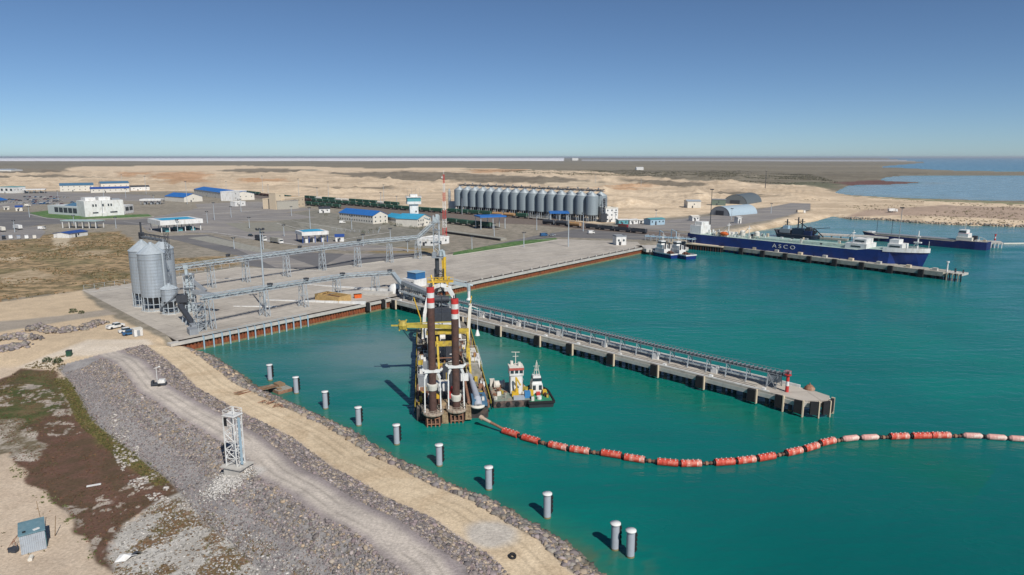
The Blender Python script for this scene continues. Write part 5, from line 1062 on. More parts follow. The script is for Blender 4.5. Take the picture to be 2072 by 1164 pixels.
for i, (px, py, rz, kd, L, w, m_, lab) in enumerate([(36,464,2.5,'truck',12,2.5,M_white,'white box truck parked on the left yard'),(2,468,2.5,'truck',12,2.5,M_cream,'pale lorry cut by the left edge of the photo'),
    (22,483,2.2,'van',6,2.1,M_white,'first white van from the left at the edge of the scrub field'),(38,483.5,2.2,'van',5.5,2.1,cp_[0],'silver van second from the left at the field edge'),(54,483,2.2,'van',6,2.1,M_white,'white van third from the left at the field edge'),(70,483,2.2,'van',5.5,2.0,M_cream,'cream van fourth from the left at the field edge'),
    (8,484,2.2,'van',6,2.1,cp_[1],'black van at the far left of the field edge'),(56,417,.6,'van',6,2.2,M_cream,'cream van by the navy roofed gatehouse'),(85,464,.3,'van',5,2,M_white,'white van near the end of the pale shelter'),
    (528,487,-.75,'truck',12,2.5,M_dark,'dark lorry in front of the yard masts'),(560,492,-.75,'truck',13,2.6,M_concd,'olive trailer lorry parked beside the dark lorry'),(507,478,-.7,'car',4.5,1.8,cp_[1],'black car left of the two lorries'),(1196,473,.4,'van',5,2,M_white,'white van on the road behind the inner basin'),
    (1100,478,.5,'van',5.5,2,cp_[3],'blue van on the dark road near the grass strip'),(1118,477.5,.5,'car',4.5,1.8,cp_[0],'silver car beside the blue van'),(693,452,.2,'van',5,2,M_white,'white van below the blue roofed office'),(1620,432,.3,'truck',9,2.5,M_beige,'small tan lorry on the sand beyond the tanker'),(1806,429,.1,'truck',9,2.5,M_white,'white lorry on the far spit')]):
    o = car({'truck':'lorry','van':'parked_van','car':'parked_car'}[kd], lab, m_, L, w, 1.5, kd, {'truck':'lorry','van':'van','car':'car'}[kd]); place(o, px, py, rz, DECK+.06 if px < 1600 else 2.6)
# ------------------------------------------------------------------ foreground: beacon tower, cabin, odd things
def gz(x, y): return float(land_z(np.array([x]), np.array([y]))[0])
bx, by = P(480,945,5.6); bz = 4.6
t = thing('lattice_beacon', 'white lattice beacon tower on a concrete block beside the crest road', 'beacon tower', (bx,by,bz), -.35)
mb = MB(); mb.box((0,0,-.6),(3.3,2.8,3.8)); mb.build('plinth', M_conc2, t)
mb = MB(); mb.box((0,0,1.4),(4.2,3.4,.22)); mb.build('platform', M_conc2, t)
H_ = 9.0
mb = MB(); mb.truss((-.25,0,1.45),(-.25,0,1.45+H_),2.2,1.9,1.6,.15); mb.build('lattice', M_white, t)
mb = MB(); mb.box((1.2,-.1,1.45+H_/2),(.5,.08,H_*.94)); mb.build('day_board', M_lblue, t)
mb = MB(); mb.beam((-1.3,-1,1.5),(-1.3,-1,10.4),.08); mb.beam((1.5,-1,1.5),(1.5,-1,10.4),.08)
for i in range(7): mb.beam((-.3,.9,2+i*1.2),(.4,.9,2+i*1.2),.06)
mb.build('ladder', M_white, t)
mb = MB(); mb.box((-.2,0,10.5),(2.6,2.2,.1)); 
for (x, y) in ((-1.2,-1),(1,-1),(1,1),(-1.2,1)): mb.beam((x,y,10.5),(x,y,11.5),.07)
for (a, b_) in (((-1.2,-1),(1,-1)),((1,-1),(1,1)),((1,1),(-1.2,1)),((-1.2,1),(-1.2,-1))): mb.beam((*a,11.5),(*b_,11.5),.07); mb.beam((*a,11),(*b_,11),.05)
mb.build('top_railing', M_white, t)
mb = MB(); mb.box((-.8,-1.05,9.5),(.55,.12,1.5)); mb.build('solar_panel', M_rub, t)
mb = MB(); mb.tube((.1,0,10.5),(.1,0,11.9),.15,n=8); mb.build('lantern', M_white, t)
# camera trailer on the crest
x, y = P(322,780,5.5); t = thing('mast_trailer', 'small dark trailer with a white cover and a thin mast on the crest road', 'trailer', (x,y,5.5), .25)
mb = MB(); mb.box((0,0,.45),(3.2,1.5,.35)); mb.box((-1.3,0,.9),(.5,1.4,.6)); mb.build('chassis', M_dark, t)
mb = MB(); mb.box((.7,0,1.05),(1.5,1.35,.75),top=.85); mb.build('cover', M_white, t)
mb = MB(); mb.tube((-.3,0,.6),(-.3,0,4.4),.07,n=6); mb.beam((-.8,0,4.2),(.5,0,4.5),.1); mb.box((.4,0,4.55),(.4,.25,.25)); mb.build('mast', M_white, t)
for s in (-1,1): mb = MB(); mb.tube((.2,s*.75,.3),(.2,s*.95,.3),.32,n=12); mb.build('wheel', M_rub, t)
x, y = P(140,717,3.3); t = thing('waste_bin', 'dark green bin standing alone beside the sand road', 'bin', (x,y,gz(x,y)), .2)
mb = MB(); mb.box((0,0,.8),(1.2,1.1,1.6),top=1.08); mb.build('body', M_green, t); mb = MB(); mb.box((0,0,1.65),(1.35,1.25,.12)); mb.build('lid', M_dark, t)
# pale blue cabin
x, y = P(68,1098,1.5); z = gz(x,y); t = thing('metal_cabin', 'pale blue metal cabin with a grey blue roof on the sand', 'cabin', (x,y,z-.05), .62); t.scale = (1.14,1.14,1.14)
m_w = mat('ribbed_pale_blue_sheet',(.45,.50,.55),.55,var=.1,scale=1.5,stain=(.34,.36,.38),stamt=.6,stscale=.8); ribs(m_w, 0, .22, .9)
mb = MB(); mb.box((0,0,1.35),(2.7,3.7,2.6)); mb.build('wall', m_w, t)
mb = MB(); mb.box((0,0,2.72),(2.9,3.95,.14)); mb.build('roof', mat('grey_blue_roof',(.13,.23,.27),.6,var=.15,scale=1.2,stain=(.2,.26,.28),stamt=.5), t)
mb = MB(); mb.box((1.38,-1.0,1.2),(.08,1.0,2.0)); mb.build('door', M_teal, t)
mb = MB(); mb.box((-.8,-1.3,2.83),(.35,.35,.1)); mb.build('hatch', M_rub, t)
mb = MB(); mb.box((.5,-1.3,2.84),(.7,.35,.1),.4); mb.build('roof_scrap', M_white, t)
for dx, dy, h, lean in ((-.4,2.9,5.6,-.5),(1.5,2.5,3.4,.5)):
    mb = MB(); mb.tube((0,0,0),(lean,0,h),.07,.04,n=6); one('timber_pole', ['tall thin timber pole behind the pale blue cabin','short leaning timber pole behind the pale blue cabin'][h < 4], 'pole', mb, M_sandst, (x+dx,y+dy,z))
t = thing('rusty_stand', 'rusty pipe stand and scrap against the left side of the cabin', 'stand', (x-2.4,y-.4,z), .2); mb = MB()
for a in (-.7,.7): mb.tube((-.9,a,0),(.2,a,1.6),.04,n=5); mb.tube((.2,a,1.6),(.5,a,0),.04,n=5)
mb.tube((.2,-.7,1.6),(.2,.7,1.6),.04,n=5); mb.tube((-.35,-.7,.8),(-.35,.7,.8),.04,n=5); mb.build('frame', M_rustl, t); mb = MB(); mb.box((.1,-1.0,.25),(1.3,.9,.4),.5); mb.box((.5,-1.5,.2),(.8,.6,.35),-.3); mb.build('scrap', M_dark, t)
mb = MB(); mb.tube((0,-.5,.25),(0,.5,.25),.3,n=12); x1, y1 = P(62,1128,1.4); one('plastic_drum', 'pale plastic drum lying in front of the cabin', 'drum', mb, M_cream, (x1,y1,gz(x1,y1)), .4)
# torn tarpaulin
x1, y1 = P(255,1130,1.1); mb = MB(); pts = [(-1.4,-.6,.05),(-.9,.5,.5),(-.2,.1,.75),(.6,.7,.4),(1.5,.5,.05),(.8,-.3,.5),(.1,-.8,.1),(-.6,-.3,.45)]
mb.add(pts, [(0,1,7),(1,2,7),(2,5,7),(2,3,5),(3,4,5),(5,6,7),(7,6,0)]); one('torn_tarpaulin', 'crumpled white and dark torn tarpaulin on the pale rubble flat', 'tarpaulin', mb, M_white, (x1,y1,gz(x1,y1)), .3)
mb = MB(); mb.add([(0,0,.3),(1.2,.3,.7),(1.5,1,.2),(.4,.9,.5),(.9,.55,.85)], [(0,1,4),(1,2,4),(2,3,4),(3,0,4)]); one('plastic_sheet', 'dark sheet lying over the torn white tarpaulin', 'sheet', mb, M_dark, (x1+.3,y1+.2,gz(x1,y1)), 0)
mb = MB(); mb.box((0,0,.08),(2.2,.5,.12)); x1, y1 = P(190,983,1.1); one('white_board', 'long white board lying on the brown marsh', 'board', mb, M_white, (x1,y1,gz(x1,y1)+.1), .45)
# rubble piles above the hollow
def pile(name, label, pts, h, n, cols=GREYS[:4]+TANS[:3]):
    W3 = [P(*p, 3.4) for p in pts]; a = arr(W3); f = rng.uniform(0, len(a)-1, n); i = np.clip(f.astype(int), 0, len(a)-2); q = a[i]+(a[i+1]-a[i])*(f-i)[:, None]; r = np.minimum(np.abs(rng.normal(0, .8, n)), 1.5); an = rng.uniform(0, 2*PI, n)
    rr = r*1.7; x = q[:, 0]+np.cos(an)*rr; y = q[:, 1]+np.sin(an)*rr; z = land_z(x, y)+np.maximum(0, h*(1-r/1.6))*rng.uniform(.3,1,n)
    o = rocks(name, x, y, z, rng.uniform(.3,.8,n), cols, label=None); o['kind'] = 'thing'; del o['kind']; tag(o, label, 'rubble pile')
pile('rubble_pile', 'broken rubble heap right of the others on the sand near the cars', [(165,669),(180,663),(205,656)], 1.4, 260)
pile('rubble_pile', 'small rubble heap between the two larger heaps', [(128,674),(145,670)], 1.3, 150)
pile('rubble_pile', 'long rubble heap stretching left of the small heap', [(60,670),(80,664),(115,676)], 1.2, 340)
pile('rubble_pile', 'large low rubble heap at the left edge on the sand', [(0,690),(30,683),(75,688)], 1.1, 420)
pile('rubble_pile', 'lowest rubble heap at the left edge beside the sand road', [(0,706),(20,703),(52,700)], .9, 300)
def bush(name, label, x, y, z, r, h, n=260, cat='bush'):
    mb = MB(); 
    for i in range(n):
        a = random.uniform(0,2*PI); el = random.uniform(.1,1); rr = r*random.uniform(.5,1)*math.sqrt(1-(el*.9)**2+.05); c = Vector((math.cos(a)*rr, math.sin(a)*rr, el*h)); s = r*.16
        v = [c+Vector([random.uniform(-s,s) for _ in range(3)]) for _ in range(3)]; mb.add(v, [(0,1,2)])
    t = thing(name, label, cat, (x,y,z)); mb.build('foliage', M_foil, t)
    mb = MB()
    for i in range(5): a = i*1.3; mb.tube((0,0,0),(r*.5*math.cos(a),r*.5*math.sin(a),h*.6),.05,.02,n=4)
    mb.build('stem', M_sandst, t)
for i, (px, py, r, l_) in enumerate([(148,634,1.5,'larger green bush on the sand left of the silos'),(165,636,1.1,'smaller green bush right of the larger one'),(95,724,1.3,'dry bush at the edge of the sand above the marsh'),(116,726,1.4,'olive bush nearest the green bin')]):
    x1, y1 = P(px, py, 3.3); bush('bush', l_, x1, y1, gz(x1,y1)-.05, r, r*.9)
for i, (px, py) in enumerate([(778,455),(791,456),(803,458),(811,459),(832,463),(841,464),(853,466),(863,464),(876,458),(690,448),(686,443),(660,437),(750,470),(765,467),(735,473)]):
    x1, y1 = P(px, py); bush('garden_bush', f'dark green garden bush, {ordn(i)} among those round the blue roofed offices', x1, y1, DECK, 1.9, 2.4, 90)
for o in list(COL.objects):
    if o.name.startswith('garden_bush'): o['group'] = 'bushes round the offices'
# bollard-like mooring piles
t = thing('mooring_pile', '', 'mooring pile', (0,0,0), 0, 'mooring piles in a row along the bank')
mb = MB(); mb.tube((0,0,-3),(0,0,4.1),.62,n=20,caps=True); mb.build('shaft', M_lead, t)
mb = MB(); mb.lathe([(0,4.32),(.78,4.3),(.8,4.1),(.62,4.02)], n=20); mb.build('cap', M_white, t)
mb = MB(); mb.box((.72,.1,2.4),(.2,.5,3.2)); 
for i in range(4): mb.box((.82,.1,1.25+i*.75),(.28,.56,.3))
mb.build('fender_strip', M_rub, t)
mb = MB(); mb.lathe([(.64,-.3),(.65,.28)], n=20); mb.build('tide_band', M_slime, t)
pl = [(547,770),(600,796),(659,827),(726,861),(803,899),(889,942),(989,990),(1107,1047),(1244,1111),(1275,1126)]
for i, p in enumerate(pl):
    x1, y1 = P(*p, 0); lab = f'{ordn(i)} grey mooring pile counting from the rusty pontoon'
    if i == 8: lab = 'left one of the close pair of mooring piles at the near end'
    if i == 9: lab = 'right one of the close pair of mooring piles, nearest the camera'
    if i == 0: o = t; o.location = (x1,y1,.1); o['label'] = 'farthest mooring pile, standing behind the rusty pontoon'
    else: o = clone(t, (x1,y1,0), 0, lab)
    o.rotation_euler = (0,0,-.1)
    if i < 9 and i != 0: pass
# pontoon and gangway
x1, y1 = P(566,785,.6); t = thing('pontoon', 'rusty square pontoon moored to the bank under the first mooring pile', 'pontoon', (x1,y1,0), -.75)
mb = MB(); mb.box((0,0,.3),(6,4,1.0)); mb.build('hull', M_rustl, t); mb = MB(); mb.box((0,0,.83),(5.8,3.8,.06)); mb.build('deck', M_concd, t)
mb = MB(); mb.box((-1.2,.6,1.2),(2.6,1.8,.6)); mb.box((1.6,-1,1.0),(1,1,.3)); mb.build('deck_crate', M_sandst, t)
x2, y2 = P(478,800,2.8); d = Vector((x1-x2,y1-y2,-1.6)); t = thing('gangway', 'brown timber gangway from the sandy track out to the pontoon', 'gangway', (x2,y2,2.95)); mb = MB(); mb.beam((0,0,0),d*.9,1.6,.25); mb.build('deck', M_sandst, t)
mb = MB()
for s in (-1,1):
    o_ = Vector((-d.y,d.x,0)).normalized()*s*.8; mb.beam(o_+Vector((0,0,.3)),d*.9+o_+Vector((0,0,.3)),.14)
mb.build('side_beam', M_rustl, t)
for i, (px, py, l_) in enumerate([(540,816,'rusty pipe scrap heap'),(565,822,'tangled rusty cable heap')]):
    x1, y1 = P(px, py, 2.9); mb = MB()
    for k in range(9): a = random.uniform(0,3); c = Vector((random.uniform(-1.2,1.2),random.uniform(-.6,.6),random.uniform(.1,.5))); q = Vector((math.cos(a),math.sin(a),.1))*random.uniform(.4,1.1); mb.tube(c-q,c+q,.07,n=5)
    one('scrap_heap', l_+' on the edge of the sandy track', 'scrap', mb, M_rustl, (x1,y1,2.9))
mb = MB(); mb.lathe([(.25,-.15),(.55,-.15),(.55,.15),(.25,.15),(.25,-.15)], n=16); x1, y1 = P(1037,1127,3); o = one('old_tyre', 'black tyre lying on the sand near the lower end of the track', 'tyre', mb, M_rub, (x1,y1,3.1)); o.rotation_euler = (.4,.2,0)
# ------------------------------------------------------------------ floating pipeline
FL = [(1033,876,'r'),(1074,889,'r'),(1129,903,'o'),(1173,911,'o'),(1237,919,'r'),(1284,928,'o'),(1351,936,'r'),(1398,938,'o'),(1466,935,'r'),(1509,931,'o'),(1550,925,'r'),(1606,914,'o'),(1641,905,'o'),(1674,894,'o'),(1721,887,'p'),(1760,885,'p'),(1819,883,'o'),(1864,882,'r'),(1903,881,'o'),(1968,882,'p'),(2016,885,'p'),(2062,888,'p')]
FW = [Vector((*P(a, b_, .55), .55)) for a, b_, _ in FL]
def floatm(m_, seg, L=3.9):
    t = thing('pipeline_float', '', 'float', (0,0,0), 0, 'floats carrying the dredging pipeline')
    for k in range(4 if seg else 1):
        mb = MB()
        if seg: x = -L/2+L*(k+.5)/4; mb.tube((x-L/8*.97,0,0),(x+L/8*.97,0,0),.72,n=16)
        else:
            for a in range(9): pass
            mb.tube((-L/2+.5,0,0),(L/2-.5,0,0),.64,n=14,caps=False); mb.tube((-L/2,0,0),(-L/2+.5,0,0),.3,.64,n=14); mb.tube((L/2-.5,0,0),(L/2,0,0),.64,.3,n=14)
        mb.build('collar', m_[k % len(m_)], t)
    if seg:
        mb = MB()
        for k in range(4):
            x = -L/2+L*(k+.5)/4
            for s in (-.32,.32): mb.box((x,s,.66),(.18,.14,.14))
        mb.build('clasp', M_white, t)
    for s_ in (-1,1): mb = MB(); mb.tube((s_*L/2,0,0),(s_*(L/2+.35),0,0),.42,n=12); mb.build('end_flange', M_rub, t)
    return t
fpr = {'r':floatm([M_float], True), 'o':floatm([M_float, M_floatl, M_float, M_floatl], True), 'p':floatm([M_floatp], False)}; us = set()
nm = {'r':'bright red banded float','o':'red and faded white banded float','p':'faded pink cigar shaped float'}
for i, (a, b_, k) in enumerate(FL):
    j = min(i, len(FW)-2); d = FW[j+1]-FW[max(j-(1 if 0 < i < len(FW)-1 else 0), 0)]; rz = math.atan2(d.y, d.x)
    o = fpr[k] if k not in us else clone(fpr[k], (0,0,0)); us.add(k); o.location = FW[i]; o.rotation_euler = (0,0,rz); o['label'] = f'{nm[k]}, {ordn(i)} from the dredger on the floating pipeline'
    s = (FW[1]-FW[0]).length
    if i < len(FW)-1:
        p, q = FW[i], FW[i+1]; dd = (q-p); g = dd.length-3.9
        if g > .5:
            u_ = dd.normalized(); c = (p+q)/2; mb = MB(); mb.tube(-u_*(g/2+.1), u_*(g/2+.1), .24, n=10, mi=0)
            if g > 1.6: mb.tube(-u_*.5, u_*.0, .40, n=10, mi=1); mb.tube(u_*.4, u_*.75, .36, n=10, mi=0)
            one('pipe_joint', f'rusty pipe joint after the {ordn(i)} float from the dredger', 'pipe joint', mb, [M_brn, M_rustl], c-Vector((0,0,.1)), 0, 'pipe joints between the floats')
st = Vector((*P(972,853,1.2),2.2)); mb = MB(); e = FW[0]-st; mb.tube((0,0,0), e*.35, .42, .32, n=12, mi=0); mb.tube(e*.35, e*.93, .28, n=12, mi=1); mb.tube((0,0,0),e*.08,.55,n=12,mi=0); one('discharge_pipe', 'bent discharge pipe between the dredger stern and the first float', 'pipe', mb, [mat('tan_hose',(.42,.32,.24),.8),M_rustl], st)
# ------------------------------------------------------------------ the dredger
M_yelg2 = mat('gantry_yellow', (.50,.36,.05), .6, var=.2, scale=1, stain=(.16,.12,.08), stamt=.7, stscale=.6)
DR = 7.4; t = thing('dredger', 'large cutter suction dredger with two tall spuds banded red and white', 'dredger', (-12.6,141.5,0), R(DR)); D = t
def loc(px, py, z):   # world point to the dredger's own frame
    x, y = P(px, py, z); v = Vector((x+12.6, y-141.5)); c, s = math.cos(-R(DR)), math.sin(-R(DR)); return (v.x*c-v.y*s, v.x*s+v.y*c, z)
hull = [(-8.2,4),(-8.6,12),(-8.6,70),(-7,84),(-2.6,90),(-2.6,62),(2.6,62),(2.6,90),(7,84),(8.6,70),(8.6,12),(7.8,4)]
mb = MB(); mb.prism(hull, -1.5, 2.9); mb.build('hull', mat('worn_black_hull',(.05,.045,.045),.7,var=.3,scale=.5,stain=(.16,.1,.07),stamt=.7), D)
mb = MB(); mb.prism([(x*.985, y+(.1 if y < 20 else -.15)) for x, y in hull], 2.9, 3.05); mb.build('deck', mat('worn_deck',(.17,.155,.13),.85,var=.3,scale=.8,stain=(.30,.27,.22),stamt=.8,stscale=.7), D)
mb = MB()
for s in (-1,1): mb.box((s*8.55,40,3.3),(.15,70,.7)); 
for s in (-1,1):
    for y in np.arange(6,80,3.0): mb.tube((s*8.5,y,3.2),(s*8.5,y,4.2),.05,n=4)
    mb.beam((s*8.5,6,4.2),(s*8.5,76,4.2),.07)
mb.build('bulwark', M_yelg, D)
mb = MB()
for s in (-1,1):
    for y in np.arange(7,80,4.5): mb.tube((s*8.85,y,1.6),(s*8.7,y,1.6),.75,n=12)
mb.build('tyre_fender', M_rub, D)
spud = []
for i, (px, yy, top, zb, zc) in enumerate(((868,2.2,ZAT(581,143.5),12.2,8.6),(917,3.6,ZAT(604,145.5),12.6,3.9))):
    sx = loc(px+(9 if i == 0 else 6),838 if i == 0 else 830,3.4)[0]
    sx = (-4.6,.6)[i]
    mb = MB(); mb.tube((sx,yy,-4),(sx,yy,top-4.4),.82,n=20); o = mb.build('spud', M_rustd, D); spud.append(sx)
    for k in range(4): mb = MB(); mb.tube((sx,yy,top-4.4+k*1.1),(sx,yy,top-3.3+k*1.1),.83,n=20); mb.build('band', M_white if k % 2 == 0 else M_red, o)
    mb = MB(); mb.tube((sx-.2,yy,top),(sx-.2,yy,top+.7),.12,n=6); mb.tube((sx+.2,yy+.2,top),(sx+.2,yy+.2,top+.9),.18,n=6); mb.build('sheave', M_dark, o)
    # spud carrier: crosshead, two legs, round platform
    mb = MB()
    zc_ = zb; 
    for s in (-1,1):
        mb.beam((sx+s*1.75,yy-1.3,2.9),(sx+s*1.65,yy-.6,zc_-1.6),.24,.3); mb.beam((sx+s*1.65,yy-.6,zc_-1.6),(sx+s*1.15,yy-.4,zc_-.3),.34,.45); mb.beam((sx+s*1.75,yy+1.9,2.9),(sx+s*1.65,yy+.4,zc_-1.6),.2,.25)
        for q in range(4): mb.beam((sx+s*1.74,yy-1.2+q*.17,3.4+q*2),(sx+s*1.72,yy+1.7-q*.35,4.6+q*1.6),.1)
    mb.beam((sx-1.7,yy-.5,zc_+.0),(sx+1.7,yy-.5,zc_+.0),.7,.6); mb.beam((sx-1.7,yy-.5,zc_+.1),(sx-2.2,yy-.5,zc_+.6),.5,.4); mb.beam((sx+1.7,yy-.5,zc_+.1),(sx+2.2,yy-.5,zc_+.6),.5,.4); mb.build('guide_frame', M_white, D)
    mb = MB(); z = (8.2,5.0)[i]; mb.lathe([(.86,z-.5),(1.0,z-.4),(1.2,z+.7),(1.2,z+1.0),(.88,z+1.05)], (sx,yy,0), 18, smooth=False); mb.build('clamp_collar', M_cream, D)
    mb = MB(); mb.lathe([(1.0,2.6),(2.3,2.6),(2.35,2.85),(2.3,3.1),(1.0,3.1)], (sx,yy-.7,0), 22, smooth=False); 
    for a in range(16): q = 2*PI*a/16; mb.tube((sx+2.25*math.cos(q),yy-.7+2.25*math.sin(q),3.0),(sx+2.25*math.cos(q),yy-.7+2.25*math.sin(q),3.9),.05,n=4); r_ = 2*PI*(a+1)/16; mb.beam((sx+2.25*math.cos(q),yy-.7+2.25*math.sin(q),3.9),(sx+2.25*math.cos(r_),yy-.7+2.25*math.sin(r_),3.9),.07)
    mb.build('ring_platform', mat('rust_streaked_cream',(.40,.34,.27),.8,var=.3,stain=(.18,.10,.07),stamt=.8,stscale=1.2), D)
    mb = MB()
    for x in (-1.3,-.45,.45,1.3): mb.beam((sx+x,yy-2.1,-.6),(sx+x,yy-2.0,2.8),.24); 
    for z in (.6,1.9): mb.beam((sx-1.4,yy-2.05,z),(sx+1.4,yy-2.05,z),.2)
    mb.box((sx,yy-.2,1.0),(3.4,2.6,2.8),mi=1); mb.build('stern_cage', [M_rustl, M_rustd], D)
M_pry = mat('pale_rust_yellow',(.30,.22,.13),.85,var=.4,scale=1.5,stain=(.12,.07,.045),stamt=.8,stscale=1.0)
for c_, d_ in (((-2.0,4.5,3.6),(2.0,3,1.2)),((3.2,3.2,2.0),(1.4,2.2,3.0)),((-2,2.6,1.2),(1.5,2.0,2.6))): mb = MB(); mb.box(c_, d_, top=.8); mb.build('stern_block', M_pry, D)
# deckhouses, machinery
def dh(name, x, y, w, l_, h, m_, z=3.05, top=1): mb = MB(); mb.box((x,y,z+h/2),(w,l_,h),top=top); return mb.build(name, m_, D)
dh('deckhouse', -2.2,14,2.8,5,2.2,M_cream); dh('machinery_house', -1.8,24,6.4,10,2.6,M_concd); dh('machinery_house', 5.8,30,3.6,16,2.4,M_concd); dh('deckhouse', -6.6,28,2.6,20,2.4,M_grey)
dh('bridge_house', -1.2,44,8.6,9,6.0,M_cream); dh('bridge_house', -1.2,45,9.6,6,2.6,M_white,z=9.05); mb = MB(); mb.box((-1.2,41.95,10.4),(9.0,.12,1.1)); mb.build('bridge_window', M_glass, D)
dh('deckhouse', 6.9,33,2.6,5,3.0,M_white,z=3.05); dh('container', 6.6,40,2.4,6,2.4,M_cream); dh('red_panel', -.2,10,1.2,1.2,2.6,M_red); dh('deckhouse', -1.9,8.6,2.6,1.6,1.8,M_white,z=5.4); dh('deckhouse', 3.0,12.0,1.8,1.2,1.5,M_white,z=6.4); dh('engine_casing', 1.2,20,3,9,3.4,M_dark); dh('winch', -3.4,8.6,1.4,2,1.4,M_yel); dh('winch', -6.9,24,1.3,4,2.2,M_yelg2)
dh('funnel', -1.2,18.0,1.5,1.8,5.5,M_dark); dh('funnel', .3,36,1.8,2,9,M_dark); dh('funnel', -3,36,1.8,2,9,M_dark)
for k in range(170):
    x = random.choice([random.uniform(-7.8,7.8), random.uniform(3.5,8), random.uniform(-8,-5.2)]); y = random.uniform(5,60); dh(random.choice(['deck_locker','deck_winch','valve_box','pump_unit']), x, y, random.uniform(.3,1.1), random.uniform(.3,1.3), random.uniform(.3,1.5), random.choice([M_white,M_rustl,M_dark,M_concd,M_yelg2,M_dark,M_cream,M_brn,M_rustd]))
mb = MB()
for (x0, y0, x1_, y1_, z, r) in ((3.4,3,3.4,40,4.2,.35),(7.6,10,7.8,50,3.6,.22),(-8,12,-8,50,3.6,.18),(-4.2,12,-4.4,34,4.0,.2)): mb.tube((x0,y0,z),(x1_,y1_,z),r,n=10)
mb.build('deck_pipe', M_rustl, D)
for k in range(22):
    mb = MB(); x0 = random.uniform(-7.5,1.5); y0 = random.uniform(8,56); a = random.choice((0,PI/2)); L_ = random.uniform(1.5,6); z = random.choice((3.5,4.2,6.2,6.9)); mb.tube((x0,y0,z),(x0+L_*math.sin(a),y0+L_*math.cos(a),z),random.uniform(.06,.16),n=6); mb.build('pipe_run', random.choice([M_white,M_rustl,M_cream]), D)
mb = MB()
for k in range(30):
    x0 = random.choice((random.uniform(-7.8,-5),random.uniform(3.5,8),random.uniform(-2,2))); y0 = random.uniform(7,58); z0 = random.choice((3.1,5.7,6.3)); mb.tube((x0,y0,z0),(x0,y0,z0+random.uniform(.9,2.6)),.07,n=5)
mb.build('stanchions', M_yelg2, D)['kind'] = 'stuff'
for (x, y, w, l_, z) in ((-1.8,24,6.6,10.4,5.8),(5.8,30,4.4,16.4,6.4),(-6.6,28,2.8,20.4,5.6)):
    mb = MB()
    for s_ in (-1,1):
        mb.beam((x-w/2,y+s_*l_/2,z+.9),(x+w/2,y+s_*l_/2,z+.9),.06); mb.beam((x+s_*w/2,y-l_/2,z+.9),(x+s_*w/2,y+l_/2,z+.9),.06)
        for i in range(7): mb.beam((x+s_*w/2,y-l_/2+l_*i/6,z),(x+s_*w/2,y-l_/2+l_*i/6,z+.9),.06)
    mb.build('roof_railing', M_cream, D)
for k in range(16): x, y, w, l_, z = random.choice(((-1.8,24,5,8,5.7),(5.8,30,3,14,6.3),(-6.6,28,1.6,18,5.5))); dh('roof_vent', x+random.uniform(-w,w)/2, y+random.uniform(-l_,l_)/2, random.uniform(.5,1.3), random.uniform(.5,1.3), random.uniform(.3,1.1), random.choice([M_white,M_dark,M_cream,M_yelg2,M_rustl]), z=z)
# big discharge pipe on the starboard stern and its saddle
mb = MB(); mb.tube((5.4,4.5,4.4),(5.0,15,4.8),.75,.62,n=16); mb.tube((5.0,15,4.8),(4.4,30,4.8),.5,n=14); mb.tube((5.5,3.2,3.2),(5.4,4.7,4.5),.95,.85,n=16); mb.build('discharge_pipe', M_lead, D)
mb = MB(); mb.box((4.6,5.5,3.8),(.9,4.2,1.6)); mb.box((6.7,7,3.4),(1.8,7,.8)); mb.build('pipe_cradle', M_blueg, D)
mb = MB(); mb.lathe([(.6,0),(1.6,0),(1.6,.35),(.6,.35)], (5.4,3.6,2.9), 16); mb.build('swivel_ring', M_cream, D)
mb = MB()
for x in (6.8,7.4,7.9): mb.box((x,4.5+random.uniform(0,2),2.5),(.8,1.0,1.6))
mb.build('stern_fitting', M_rustl, D)
# yellow gantry amidships
mb = MB()
for x, w in ((-4.4,.8),(5.0,.7)): mb.beam((x,30,3),(x,32,13.6),w,w)
mb.beam((-5.6,32,13.2),(5.4,32,13.2),1.0,1.3); mb.beam((-4.6,29.6,10.6),(1.2,29.6,10.6),.9,1.2); mb.beam((5.1,32,13),(5.0,18,3.2),.5,.5); mb.beam((-2.9,31,12),(-2.7,20,4.2),.5,.5); mb.build('gantry', M_yelg2, D)
mb = MB(); mb.beam((2,31,14.6),(-11.5,31,15.4),.9,.9); mb.beam((2,31,16.0),(-11,31,15.9),.25); mb.beam((-11.5,31,15.4),(-14.6,31,15.5),.35); mb.build('anchor_boom', M_yelg, D)
mb = MB(); mb.lathe([(0,14.2),(1.1,14.6),(1.3,15.6),(.7,16.6),(0,16.8)], (-11.6,31,0), 8, smooth=False); mb.beam((-12.6,30.4,14.2),(-10.6,31.6,16.8),.3); mb.beam((-10.6,30.4,14.2),(-12.6,31.6,16.8),.3); mb.build('anchor_block', M_yelg, D)
mb = MB(); mb.beam((5.0,33,8),(6.0,34,20),.8,.8); mb.beam((6,34,20),(5.6,31,20.4),.3); mb.build('crane_post', M_cream, D)
mb = MB(); mb.tube((8.0,36,10.8),(8.0,36,12.4),.7,.2,n=10); mb.tube((8,36,12.4),(8.0,36,18),.05,n=4); mb.beam((6,34,19.5),(8.2,36,18.2),.2); mb.build('hook_block', M_white, D)
